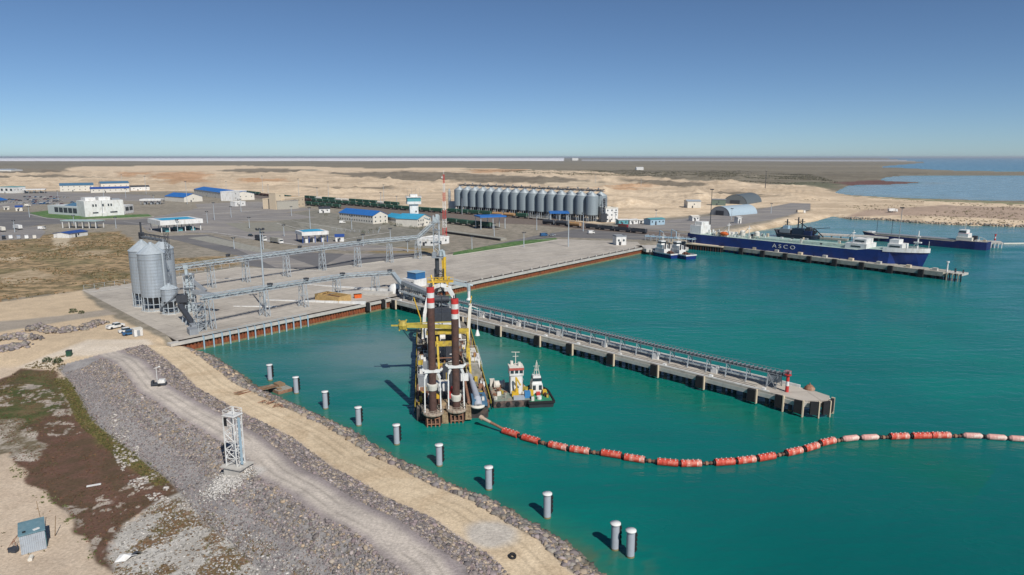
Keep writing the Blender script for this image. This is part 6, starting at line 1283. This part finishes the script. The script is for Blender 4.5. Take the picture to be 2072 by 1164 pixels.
# white A frame over the ladder well
mb = MB()
for s in (-1,1):
    pts = [(s*5.6,62,3),(s*5.0,63,11),(s*3.9,64,16),(s*2.2,64.5,19),(0,64.5,19.6)]
    for a, b_ in zip(pts, pts[1:]): mb.beam((a[0]-1,a[1],a[2]),(b_[0]-1,b_[1],b_[2]),1.0,1.1)
mb.build('a_frame', M_white, D)
mb = MB(); mb.box((-1,66,20.4),(8,2.4,.4)); 
for i in range(8): mb.beam((-4.8+i*1.1,65,20.6),(-4.8+i*1.1,65,21.8),.1)
mb.beam((-5,65,21.8),(3,65,21.8),.12); mb.beam((-3,64,19),(-3.8,66,22.4),.4); mb.beam((1,64,19),(1.8,66,21.8),.4); mb.build('frame_platform', M_yel, D)
mb = MB(); mb.box((-1,58,8),(6,6,10)); mb.tube((-3.4,62,12),(1.4,62,12),1.4,n=14); mb.tube((-3.4,60,16),(1.4,60,16),1.0,n=14); mb.build('ladder_winch', M_dark, D)
mb = MB(); mb.beam((0,60,6),(0,92,-1.2),3.0,2.2); mb.build('cutter_ladder', M_yelg, D)
for s in (-1,1):
    mb = MB(); mb.beam((s*7,64,3),(s*7.2,64,9),.4); mb.tube((s*7.2,64,9),(s*9.4,78,13),.2,n=6); mb.build('side_boom', M_yel, D)
mb = MB(); mb.tube((-1.2,45,11.6),(-1.2,45,20),.16,n=6); mb.beam((-3,45,18),(.6,45,18),.12); mb.beam((-2.4,45,16),(0,45,16),.12); mb.build('radar_mast', M_dark, D)
# plume of water thrown at the side is left to the water sheet
# ------------------------------------------------------------------ small craft beside it
def hullp(mb, L, B, z0, z1, bow=.75, flare=1.08, mi=0, stern=1.0):
    n = 9; pts = []
    for i in range(n+1):
        f = i/n; x = -L/2+L*f; w = B/2*(1 if f < bow else max(0,math.cos((f-bow)/(1-bow)*PI/2))**.75); pts.append((x, max(w, .02)*(stern if f == 0 else 1)))
    poly = [(x, -w) for x, w in pts]+[(x, w) for x, w in reversed(pts)]
    top = [(x*1.02+(L*.03 if x > 0 else 0), y*flare) for x, y in poly]; mb.prism(poly, z0, z1, mi, top=top); return top
x1, y1 = P(1027,822,0); t = thing('work_boat', 'flat deck work boat with a tall white wheelhouse lying alongside the dredger', 'boat', (x1+.3,y1+5.6,0), R(98))
mb = MB(); mb.box((0,0,.3),(13,9,2.6)); mb.box((6.9,0,.5),(1.2,7.6,2.0),top=.8); mb.build('hull', mat('rusty_black_hull',(.055,.05,.05),.7,var=.3,stain=(.2,.12,.09),stamt=.6), t)
mb = MB(); mb.box((0,0,1.64),(12.6,8.6,.08)); mb.build('deck', mat('mottled_deck',(.20,.24,.20),.8,var=.3,stain=(.36,.22,.16),stamt=.8,stscale=.35), t)
mb = MB()
for s in (-1,1):
    for i in range(6): mb.tube((-5.4+i*2.1,s*4.5,.9),(-5.4+i*2.1,s*4.75,.9),.55,n=12)
for i in range(4): mb.tube((-6.5,-3.3+i*2.2,.9),(-6.75,-3.3+i*2.2,.9),.55,n=12)
mb.build('tyre_fender', M_rub, t)
mb = MB(); mb.box((-.6,-1.6,4.0),(2.8,2.9,4.7)); mb.box((-.6,-1.6,7.3),(3.2,3.4,2.0)); mb.build('wheelhouse', M_white, t)
for y in (-2.7,-1.6,-.5): mb = MB(); mb.box((-2.2,y,7.3),(.1,.8,.8)); mb.build('wheelhouse_window', M_glass, t)
mb = MB(); mb.box((-.6,-1.6,8.36),(3.3,3.5,.16)); mb.build('wheelhouse_roof', M_cream, t)
mb = MB(); mb.box((-2.24,-1.6,7.95),(.1,3.5,.55)); mb.build('red_trim', mat('faded_red',(.40,.09,.07),.6,var=.2), t)
for k in range(26): mb = MB(); mb.b0(random.uniform(-6,6),random.choice([random.uniform(-4,-3.3),random.uniform(.4,4)]),1.68,random.uniform(.3,1.1),random.uniform(.3,1.1),random.uniform(.3,1.2),random.uniform(0,1),); mb.build('deck_gear', random.choice([M_dark,M_brn,M_rustl,M_yelg,M_cream,M_concd]), t)
mb = MB(); mb.tube((-.2,-1.6,8.4),(-.2,-1.6,11.6),.1,n=6); mb.beam((-.2,-2.3,10.6),(-.2,-.9,10.6),.1); mb.beam((-.2,-2.6,11.6),(-.2,-.6,11.7),.12); mb.tube((-.9,-2.4,8.4),(-.9,-2.4,9.3),.4,n=8); mb.tube((.3,-.7,8.4),(.3,-.7,9.3),.4,n=8); mb.build('mast', M_cream, t)
mb = MB(); mb.tube((-3.4,-1.4,1.7),(-3.4,-1.4,3.4),.5,n=10); mb.beam((-3.4,-1.4,3.4),(-3.6,-1.2,6.4),.35); mb.beam((-3.6,-1.2,6.4),(-3.0,-2.4,4.2),.28); mb.box((-3.6,-1.0,2.3),(1.2,1.6,1.0)); mb.build('deck_crane', M_yel, t)
mb = MB(); mb.tube((3.4,1.0,2.4),(3.4,3.0,2.4),1.0,n=14); mb.box((3.4,.8,2.3),(1.8,.3,2.2)); mb.box((3.4,3.2,2.3),(1.8,.3,2.2)); mb.box((4.6,3.6,2.6),(1.6,1.2,1.6)); mb.build('anchor_winch', M_cream, t)
mb = MB(); mb.box((-5.6,-1.6,2.0),(1.4,2.6,.7)); mb.build('deck_box', M_lead, t); mb = MB(); mb.box((-4.6,-3.8,2.4),(1.4,1.4,1.5)); mb.build('blue_crate', mat('blue_crate',(.05,.2,.42),.5), t)
x1, y1 = P(1090,823,0); t = thing('tug_boat', 'small tug with a green deck beside the flat work boat', 'tug', (x1-.2,y1+5.4,0), R(98))
mb = MB(); hullp(mb, 12, 5.4, -.8, 1.3, .55, 1.12, 0, 1); mb.build('hull', mat('tug_black_hull',(.03,.035,.04),.6,var=.2), t)
mb = MB(); tp = hullp(MB(), 11.6, 5.0, 0, 1, .55, 1.1); mb.prism(tp, 1.3, 1.38); mb.build('deck', M_gdk, t)
mb = MB(); q = hullp(MB(), 12, 5.4, 0, 1, .55, 1.14)
for a, b_ in zip(q, q[1:]+q[:1]): mb.beam((*a,1.3),(*b_,1.3),.4,.55)
mb.build('rubber_fender', M_rub, t)
mb = MB(); mb.box((1.2,0,2.6),(3.4,2.8,2.5),top=.9); mb.build('deckhouse', M_white, t); mb = MB(); mb.box((1.3,0,4.7),(2.4,2.3,1.8),top=.82); mb.build('wheelhouse', M_white, t)
for s in (-.75,.75): mb = MB(); mb.box((-.3,s,3.0),(.5,.7,1.1)); mb.build('window', M_glass, t)
mb = MB(); mb.box((1.3,0,4.8),(2.5,2.36,.7),top=.95); mb.build('wheelhouse_window', M_glass, t)
mb = MB(); mb.tube((1,0,5.6),(1,0,9.4),.09,n=6)
for s in (-1,1): mb.tube((.2,s*1.1,3.8),(.9,s*.1,9.0),.06,n=5); mb.tube((2.0,s*1.0,5),(1.1,s*.1,8.2),.05,n=5)
mb.beam((1,-.8,8),(1,.8,8),.08); mb.beam((1,-.6,7),(1,.6,7),.3,.1); mb.build('mast', M_cream, t)
mb = MB(); mb.box((-1.2,-1.6,2.0),(1.2,.9,1.2)); mb.box((-1.0,1.6,2.0),(1.2,.9,1.2)); mb.build('towing_winch', M_yel, t); mb = MB(); mb.box((-1.5,0,1.8),(1,.9,.8)); mb.build('red_winch', M_red, t); mb = MB(); mb.tube((-4.0,.2,1.4),(-4.0,.2,2.1),.6,n=12); mb.build('towing_bitt', M_white, t)
for k in range(16): mb = MB(); mb.b0(random.uniform(-5,3.5),random.choice([-1,1])*random.uniform(1.4,2.3),1.4,random.uniform(.3,.8),random.uniform(.3,.7),random.uniform(.3,1.0)); mb.build('deck_gear', random.choice([M_dark,M_brn,M_rustl,M_yelg,M_cream]), t)
# ------------------------------------------------------------------ jetty one with the tanker
J = [P(*p, DECK) for p in [(1462,498),(1505,504),(1551,509.5),(1599,516),(1647,521),(1699,525.5),(1753,533),(1809,539),(1868,546)]]
j0 = Vector(J[0]); j1 = Vector(J[-1]); jd = (j1-j0).normalized(); jl = (j1-j0).length
t = thing('jetty', 'long weathered jetty on dark piles with the blue tanker moored behind it', 'jetty', (j0.x,j0.y,0), math.atan2(jd.y,jd.x))
ns = 9
for i in range(ns):
    x0 = jl*i/(ns-1); x_1 = x0+jl/(ns-1)*.93
    if i == ns-1: x_1 = x0+9
    mb = MB(); mb.box(((x0+x_1)/2,4.4,DECK-1.05),(x_1-x0,9.6,2.1)); mb.build('deck_slab', mat('jetty_concrete',(.36,.34,.29),.9,var=.15,scale=.6,stain=(.2,.19,.15),stamt=.6,stscale=.4), t)
    mb = MB(); mb.box((x0-.6,-.8,1.8),(2.3,1.6,4.2)); mb.build('fender', M_rub, t)
    mb = MB(); mb.b0((x0+x_1)/2,2.4,DECK,2.2,1.8,1.3); mb.build('bollard_block', M_beige if i % 2 else M_conc2, t)
n = 0
for x in np.arange(1,jl+10,3.6):
    for y in (.8,6.4): mb = MB(); mb.tube((x,y,-3),(x,y,DECK-1.9),.75,n=8); mb.build('pile', M_dark, t); n += 1
mb = MB(); mb.box((jl/2+2,2.2,.5),(jl+6,.6,2.2)); mb.build('shade_wall', M_rub, t)  # added black wall under the deck, stands in for shade between the piles
mb = MB(); mb.box((jl+13.6,3.6,DECK-.4),(7,8,.9)); mb.build('end_platform', M_conc2, t)
for k in range(6): mb = MB(); mb.box((jl+10.8+k*1.2,-.5,1.6),(.4,.6,4.4)); mb.build('end_fender', M_beige if k % 2 == 0 else M_rub, t)
mb = MB(); mb.tube((jl+9.4,3,DECK),(jl+9.4,3,DECK+4.4),.4,.3,n=8); mb.tube((jl+9.4,3,DECK+4.4),(jl+9.4,3,DECK+5),.7,n=8); mb.build('beacon', M_white, t)
mb = MB(); mb.tube((jl+13,3,DECK),(jl+13,3,DECK+2),.4,n=8); mb.tube((jl+16,4,DECK),(jl+16,4,DECK+1.6),.3,n=8); mb.build('bollard', M_dark, t)
a = P(1388,492,DECK); b_ = P(1462,499,DECK)
t = thing('jetty_root', 'darker root of the jetty carried on close set piles under the tanker stern', 'jetty', (a[0],a[1],0), math.atan2(b_[1]-a[1],b_[0]-a[0])); L = hyp(a,b_)
mb = MB(); mb.box((L/2,3,DECK-.3),(L,8,.6)); mb.build('deck', M_beige, t)
for i in range(15): mb = MB(); mb.box((L*(i+.5)/15,-.6,.8),(.35,.5,4.6)); mb.build('pile', M_dark if i % 2 else M_rustd, t)
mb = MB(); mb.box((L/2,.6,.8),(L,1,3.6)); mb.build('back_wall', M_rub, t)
a = P(1305,503,DECK); b_ = P(1390,500,DECK); t = thing('tug_berth', 'pale concrete tug berth in the corner of the inner basin', 'berth', (a[0],a[1],0), math.atan2(b_[1]-a[1],b_[0]-a[0])); L = hyp(a,b_)
mb = MB(); mb.box((L/2,6,DECK-1),(L,16,2)); mb.build('deck', M_conc2, t)
for i in range(6): mb = MB(); mb.box((L*(i+.5)/6,-2.1,.6),(.6,.5,5)); mb.build('pile', M_dark, t)
mb = MB(); mb.box((L*.45,-2.2,2.9),(L*.5,.3,1.5)); mb.build('apron_face', M_cream, t)
# pipework at the jetty root
t = thing('pipe_rack', 'pale blue pipe rack and valves behind the tug berth', 'pipe rack', (*P(1352,489),DECK), A_P+.1)
mb = MB()
for k in range(5): mb.tube((-16,-2+k*1.0,2.6+.2*(k % 2)),(18,-2+k*1.0,2.6+.2*(k % 2)),.22,n=8)
mb.build('pipe', M_lblue, t); mb = MB()
for x in range(-15,19,4): mb.beam((x,-2.6,0),(x,-2.6,3.6),.25); mb.beam((x,2.6,0),(x,2.6,3.6),.25); mb.beam((x,-2.6,2.4),(x,2.6,2.4),.2); mb.beam((x,-2.6,3.6),(x,2.6,3.6),.2)
mb.build('frame', M_galv, t)
mb = MB(); mb.tube((2,0,0),(2,0,8),.3,n=8); mb.tube((2,0,8),(6,-2,7),.25,n=8); mb.tube((6,-2,7),(6.4,-3,3),.25,n=8); mb.tube((-6,0,0),(-6,0,7),.3,n=8); mb.tube((-6,0,7),(-3,-2,6),.25,n=8); mb.build('loading_arm', M_lblue, t)
# the tanker
s0 = Vector(P(1388,472,9.4)); s1 = Vector(P(1870,514,10.6)); sd = (s1-s0).normalized(); slen = (s1-s0).length; snn = Vector((-sd.y,sd.x)); rz = math.atan2(sd.y,sd.x); B = 16; mid = (s0+s1)/2+snn*(B/2)
t = thing('tanker', 'long navy blue tanker with a white forward deck moored behind the jetty', 'ship', (mid.x,mid.y,0), rz); h = slen/2
def shiphull(t, h, B, m_, zk=-2, zd=5.2, zf=7.2, fore=.80, aft=None, boot=True, name='hull'):
    st_ = []; n = 26
    for i in range(n+1):
        f = i/n; x = -h+2*h*f; k = 1 if f < .84 else max(0,math.cos((f-.84)/.16*PI/2))**.7; k = max(k, .02); ks = 1 if f > .06 else .75+.25*f/.06
        zt = zd+(zf-zd)*(1 if f > fore else 0)+(0 if f < fore else (f-fore)*4)
        if aft and f < aft: zt = zf
        rake = 0 if f < .84 else (f-.84)/.16*4.0
        kb = k if f < .9 else k*.55
        st_.append([(x-rake, -B/2*kb*ks*.94, zk), (x-rake*.9, -B/2*kb*ks, .1), (x, -B/2*k*ks, zt), (x, B/2*k*ks, zt), (x-rake*.9, B/2*kb*ks, .1), (x-rake, B/2*kb*ks*.94, zk)])
    vs = [v for s in st_ for v in s]; fs = []
    for i in range(n):
        for j in range(5): a = i*6+j; fs.append((a, a+6, a+7, a+1))
    fs += [(5,4,3,2,1,0), tuple(n*6+j for j in range(6))]
    mb = MB(); mb.v = vs; mb.f = [tuple(reversed(f)) for f in fs]; mb.m = [1 if (k % 5 == 2 and k < n*5) else 0 for k in range(len(fs))]; mb.sm = [False]*len(fs); return mb
mb = shiphull(t, h, B, M_navy, zd=9.4, zf=10.4); mb.build('hull', [M_navy, M_deckg], t)
def tb(name, x, y, z0, sx, sy, sz, m_, top=1): mb = MB(); mb.box((x,y,z0+sz/2),(sx,sy,sz),top=top); return mb.build(name, m_, T_)
T_ = t
tb('trunk_deck', 8, 1, 5.2, 60, 11, 1.2, M_deckg); tb('stern_house', -h+6, -1, 5.2, 8, 11, 5.5, M_white); tb('stern_house', -h+7, -1, 10.7, 5, 8, 2.2, M_white)
tb('pump_house', -h+24, 0, 5.2, 8, 8, 2.4, M_cream); tb('accommodation', h-34, .5, 5.2, 11, 13, 3.2, M_white); tb('accommodation', h-33, .5, 8.4, 7, 9, 2.4, M_white); tb('bridge_house', h-15, -.5, 7.2, 7, 9, 2.6, M_white); tb('bridge_house', h-16, -.5, 9.8, 4.5, 6, 2, M_white)
for x, y, z in ((h-34,-6.05,6.8),(h-33,-4.05,9.6),(h-15,-5.05,8.5)): tb('window_band', x, y, z-.4, 5, .12, .8, M_glass)
mb = MB(); pts_ = []
for q in range(21):
    f = .86+.14*q/20; k = max(.02, max(0,math.cos((f-.84)/.16*PI/2))**.7); pts_.append((-h+2*h*f, B/2*k, 10.4-4.1+(f-.8)*4))
for s_ in (-1,1):
    for a, b_ in zip(pts_, pts_[1:]): mb.beam((a[0],s_*(a[1]+.05),a[2]+.25),(b_[0],s_*(b_[1]+.05),b_[2]+.25),.2,2.2)
mb.build('forward_bulwark', M_white, t)
mb = MB(); mb.tube((h-6,0,7.5),(h-6,0,17),.5,.25,n=8); mb.box((h-6,0,11),(3.4,1.6,.6)); mb.box((h-6,0,14),(2,1.2,.4)); mb.beam((h-8.5,0,7.5),(h-6,0,12),.4); mb.build('foremast', M_white, t)
mb = MB(); mb.tube((h-.8,0,8),(h-.8,0,12),.12,n=5); mb.build('jack_staff', M_white, t)
for x, z in ((h-38,8.4),(-h+26,7),(-h+40,6)): mb = MB(); mb.tube((x,0,z),(x,0,z+6.5),.3,.15,n=8); mb.beam((x,-2,z+5),(x,2,z+5),.3); mb.beam((x,0,z+5.5),(x-4,1,z+2),.25); mb.build('signal_mast', M_white, t)
for s in (0,1): mb = MB(); mb.tube((-h+36+s*9,-.5+s,5.2),(-h+36+s*9,-.5+s,8.8),1.6,1.6,n=14); mb.lathe([(1.6,0),(1,.7),(0,.9)],(-h+36+s*9,-.5+s,8.8),14); mb.build('deck_tank', M_cream, t)
for k in range(60): x = random.choice([random.uniform(-h+12,-h+52),random.uniform(-h+12,h-44)]); tb(random.choice(['vent','hose_crane','valve','deck_locker','hatch']), x, random.uniform(-6.6,5), 5.2 if x < -22 else 5.6, random.uniform(.5,1.8), random.uniform(.5,1.5), random.uniform(.6,3.0), random.choice([M_white,M_cream,M_deckg,M_dark,M_white,M_grey,M_beige]))
mb = MB(); 
for k in range(4): mb.tube((-h+16,-3+k*1.6,6.0),(h-42,-3+k*1.6,6.8),.2,n=6)
mb.build('deck_pipe', M_deckg, t)
mb = MB(); n_ = 40
for i in range(n_+1): x = -h+4+(2*h-32)*i/n_; mb.beam((x,-B/2+.15,5.2),(x,-B/2+.15,6.3),.09)
for z in (5.8,6.3): mb.beam((-h+4,-B/2+.15,z),(h-28,-B/2+.15,z),.07)
mb.build('railing', M_white, t)
lx = -h+ (Vector(P(1519,482,6))-s0).dot(sd)
mb = MB(); mb.lathe([(.0,-3.2),(.8,-2.6),(1.35,-1.2),(1.4,1.2),(.8,2.6),(0,3.2)], n=14)
o = mb.build('lifeboat', M_or, t); o.rotation_euler = (0,PI/2,0); o.location = (lx,-B/2+1.2,7.0)
mb = MB()
for s in (-3.2,3.2): mb.beam((lx+s,-B/2+2.4,5.2),(lx+s,-B/2+.4,9.4),.45)
mb.build('davit', M_white, t)
def text(s, size, m_, parent, loc_, rot, extr=.04, name='lettering', sp=1.0):
    c = bpy.data.curves.new('t', 'FONT'); c.body = s; c.size = size; c.extrude = extr; c.align_x = 'CENTER'; c.align_y = 'CENTER'; c.space_character = sp
    o = bpy.data.objects.new('t', c); COL.objects.link(o); dg = bpy.context.evaluated_depsgraph_get(); me = bpy.data.meshes.new_from_object(o.evaluated_get(dg)); bpy.data.objects.remove(o)
    me.materials.clear(); me.materials.append(m_); q = bpy.data.objects.new(name, me); COL.objects.link(q); q.parent = parent; q.location = loc_; q.rotation_euler = rot; return q
for o in t.children:
    if o.name.split('.')[0] != 'hull': o.location.z += 4.1
lx = -h+(Vector(P(1597,497,7.2))-s0).dot(sd)
q = text('ASCO', 3.1, M_white, t, (lx,-B/2-.08,7.0), (PI/2,0,0), .05, sp=1.55); q.scale = (1.3,1,1)
# second ship
s0 = Vector(P(1742,485,0)); s1 = Vector(P(1986,507,0)); mid = (s0+s1)/2; sd = (s0-s1).normalized(); h2 = (s1-s0).length/2+2; snn = Vector((sd.y,-sd.x)); mid = mid+snn*5.5
t = thing('cargo_ship', 'worn navy cargo ship with its wheelhouse aft moored at the far right jetty', 'ship', (mid.x,mid.y,0), math.atan2(sd.y,sd.x)); T_ = t
mb = shiphull(t, h2, 11, M_navyr, zd=4.2, zf=5.2, fore=.88, aft=.2); mb.build('hull', [M_navyr, M_concd], t)
tb('hatch_coaming', 4, 0, 3.4, h2*1.45, 8, 1.5, M_concd); tb('hatch_cover', 4, 0, 4.9, h2*1.42, 7.6, .35, M_grey)
tb('deckhouse', -h2+13, 0, 4.8, 9, 8, 2.4, M_cream); tb('deckhouse', -h2+14, 0, 7.2, 6, 6.6, 2.4, M_white); tb('wheelhouse', -h2+14.5, 0, 9.6, 4.4, 6, 2.2, M_white); tb('window_band', -h2+14.5, 3.05, 10.2, 4, .1, .9, M_glass); tb('red_stripe', -h2+14.5, 0, 9.3, 4.8, 6.4, .35, M_red); tb('funnel', -h2+8, 0, 4.8, 2.6, 2.6, 3.6, M_dark)
tb('fore_house', h2-6, 0, 4.8, 4, 5, 1.2, M_white)
mb = MB(); mb.tube((-h2+14,0,11.8),(-h2+14,0,17),.15,n=6); mb.beam((-h2+14,-1.5,15),(-h2+14,1.5,15),.2); mb.tube((-h2+5,2,4.8),(-h2+5,2,8),.15,n=6); mb.beam((-h2+5,2,8),(-h2+2,1,7),.2); mb.build('mast', M_cream, t)
for x in (h2-10, h2-20): mb = MB(); mb.tube((x,0,4.8),(x,0,14),.14,n=6); mb.build('signal_mast', M_dark, t)
for k in range(10): tb('deck_locker', -h2+random.uniform(1,10), random.uniform(-3.5,3.5), 4.8, random.uniform(.6,1.6), random.uniform(.6,1.4), random.uniform(.6,1.8), random.choice([M_white,M_cream,M_dark,M_beige]))
# second jetty
a = Vector(P(1655,474,3.4)); b_ = Vector(P(2026,491,3.4)); jd2 = (b_-a).normalized()
t = thing('far_jetty', 'pale concrete jetty behind the worn navy cargo ship', 'jetty', (a.x,a.y,0), math.atan2(jd2.y,jd2.x)); L = (b_-a).length
mb = MB(); mb.box((L/2,5,2.9),(L,7,1.1)); mb.box((L-3,3,2.9),(7.5,11,1.2)); mb.build('deck', M_conc2, t)
for i in range(int(L/6)): mb = MB(); mb.tube((3+i*6,4,-2),(3+i*6,4,2.4),.5,n=8); mb.build('pile', M_concd, t)
for k in range(4): mb = MB(); mb.box((L-5.6+k*1.9,-2.8,.9),(.5,.6,4.4)); mb.build('end_fender', M_white, t)
x1, y1 = P(2013,486.5,3.5); mb = MB(); mb.tube((0,0,0),(0,0,1.3),.5,n=8,mi=0); mb.tube((0,0,1.3),(0,0,2.4),.45,n=8,mi=1); mb.tube((0,0,2.4),(0,0,3.8),.42,n=8,mi=0); mb.tube((0,0,3.8),(0,0,4.1),.8,n=8,mi=0)
one('harbour_beacon', 'small red and white beacon on the head of the far jetty', 'beacon', mb, [M_red, M_white], (x1,y1,3.5))
mb = MB(); x1, y1 = P(2030,493,.3); mb.tube((0,0,0),(60,4,0),.5,n=8); one('boom_barrier', 'thin pale floating boom running right from the far jetty head', 'floating boom', mb, M_cream, (x1,y1,.25))
# dark dredger ship
a = Vector(P(1566,469,3)); b_ = Vector(P(1655,478,2.5)); sd = (a-b_).normalized(); hh = (a-b_).length/2*1.0; mid = (a+b_)/2
t = thing('dark_workship', 'dark blue dredging ship full of masts moored beyond the tanker', 'ship', (mid.x,mid.y,0), math.atan2(sd.y,sd.x)); T_ = t
mb = shiphull(t, hh, 10, M_dark, zd=2.6, zf=4.4, fore=.85); mb.build('hull', [mat('black_blue_hull',(.012,.022,.04),.5), M_dark], t)
tb('deckhouse', hh-10, 0, 3.2, 8, 7, 3, M_grey); tb('wheelhouse', hh-10, 0, 6.2, 4, 5, 2.2, M_lblue); tb('engine_house', -hh*.2, 0, 2.6, 9, 7, 4.4, mat('black_blue_paint',(.02,.04,.07),.6)); tb('engine_house', -hh*.6, 0, 2.6, 6, 7, 3.2, mat('deep_navy_paint',(.015,.03,.09),.6))
mb = MB()
for x, z, w in ((hh-10,13,2),(-hh*.1,15,3),(-hh*.28,14,2),(-hh*.8,8,2)): mb.beam((x,0,3),(x,0,z),.7); mb.beam((x-w,0,z-2),(x+w,0,z-2),.4)
mb.beam((-hh*.1,0,12),(-hh*.9,0,4),.5); mb.beam((-hh*.2,0,6),(-hh-8,0,9),.4); mb.beam((hh-3,0,4),(hh-9,0,9),.5); mb.beam((-hh*.8,0,8),(-hh-4,0,2),.6); mb.build('mast', M_dark, t)
mb = MB(); mb.tube((-hh*.6,-2,6.8),(-hh*.6,2,6.8),1.8,n=12); mb.tube((-hh*.85,-1,5),(-hh*.85,1,5),1.2,n=12); mb.build('winch_drum', M_dark, t)
mb = MB(); mb.box((0,0,0),(18,6,1.2)); x1, y1 = P(1688,483,1.0); one('work_pontoon', 'flat grey pontoon between the dark ship and the navy cargo ship', 'pontoon', mb, M_concd, (x1,y1,.8), A_P)
# the pair of tugs
def tugb(px, py, rz, label):
    x1, y1 = P(px, py, 0); t = thing('harbour_tug', label, 'tug', (x1,y1,0), rz)
    mb = MB(); hullp(mb, 20, 6.8, -.8, 2.2, .5, 1.12); mb.build('hull', M_navy, t)
    q = hullp(MB(), 20, 6.8, 0, 1, .5, 1.14); mb = MB()
    for a, b_ in zip(q, q[1:]+q[:1]): mb.beam((*a,2.5),(*b_,2.5),.2,.7)
    mb.build('bulwark', M_white, t); mb = MB(); mb.prism(hullp(MB(),19.6,6.5,0,1,.5,1.1), 2.2, 2.3); mb.build('deck', M_concd, t)
    mb = MB(); mb.box((1.5,0,3.6),(8,4.8,2.6)); mb.box((2.0,0,5.9),(5.5,4.2,2.2)); mb.build('deckhouse', M_white, t)
    mb = MB(); mb.box((2.6,0,8.1),(3.6,3.8,2.2),top=.85); mb.build('wheelhouse', M_white, t); mb = MB(); mb.box((2.6,0,8.2),(3.5,3.66,.9)); mb.build('wheelhouse_window', M_glass, t)
    for s in (-1,1): mb = MB(); mb.tube((-2.2,s*1.5,4.8),(-2.4,s*1.5,8.2),.5,.45,n=8); mb.build('funnel', M_dark, t)
    mb = MB(); mb.tube((1.6,0,9.2),(1.4,0,14),.14,n=6); mb.beam((1.5,-1.3,12),(1.5,1.3,12),.15); mb.beam((1.5,-.8,13),(1.5,.8,13),.12); mb.box((1.8,0,11),(.3,1.8,.3)); mb.build('mast', M_white, t)
    mb = MB()
    for k in range(8): mb.box((random.uniform(-7,-4),random.uniform(-1.8,1.8),2.8),(.8,.8,1.0))
    mb.tube((-5,-1,3.2),(-5,1,3.2),.8,n=10); mb.build('towing_gear', M_brn, t)
    mb = MB()
    for s in (-1,1):
        for k in range(5): mb.tube((-7+k*2.6,s*3.5,1.6),(-7+k*2.6,s*3.8,1.6),.55,n=10)
    mb.build('tyre_fender', M_rub, t)
tugb(1344,519,R(118), 'left one of the two white and blue harbour tugs in the basin corner')
tugb(1375,521,R(116), 'right one of the two white and blue harbour tugs in the basin corner')
# fences along the front of the yard and by the tracks
def fence(label, pts, h=1.8, st=4):
    W3 = [P(*p) for p in pts]; t = thing('wire_fence', label, 'fence', (*W3[0], DECK)); o = Vector(W3[0]); posts = MB(); mb = MB()
    for a, b_ in zip(W3, W3[1:]):
        a = Vector(a)-o; b_ = Vector(b_)-o; L = (b_-a).length; n = max(1, int(L/st))
        for i in range(n): c = a+(b_-a)*i/n; posts.beam((c.x,c.y,0),(c.x,c.y,h),.12)
        for z in (.3,h*.55,h): mb.beam((a.x,a.y,z),(b_.x,b_.y,z),.05)
    o1 = posts.build('post', M_galv, t); mb.build('wire', M_galv, t)
fence('wire fence between the scrub field and the apron', [(170,586),(345,561),(480,540)])
fence('low fence beyond the railway', [(780,384),(840,385.5),(925,388)], 3, 12)
fence('wire fence along the plots below the blue roofed office', [(672,467),(765,473),(770,462)], 2, 4)
# people-free quay: haze over everything
mb = MB(); mb.box((0,34000,37),(120000,92000,90)); hz = mb.build('haze', []); struct(hz, 'stuff')
m = bpy.data.materials.new('haze_air'); m.use_nodes = True; n = m.node_tree.nodes; n.remove(n['Principled BSDF']); pv = n.new('ShaderNodeVolumePrincipled'); pv.inputs['Density'].default_value = HAZE = 3.2e-5; pv.inputs['Color'].default_value = (.80,.87,.95,1); pv.inputs['Anisotropy'].default_value = .2
m.node_tree.links.new(pv.outputs[0], n['Material Output'].inputs['Volume']); hz.data.materials.append(m)
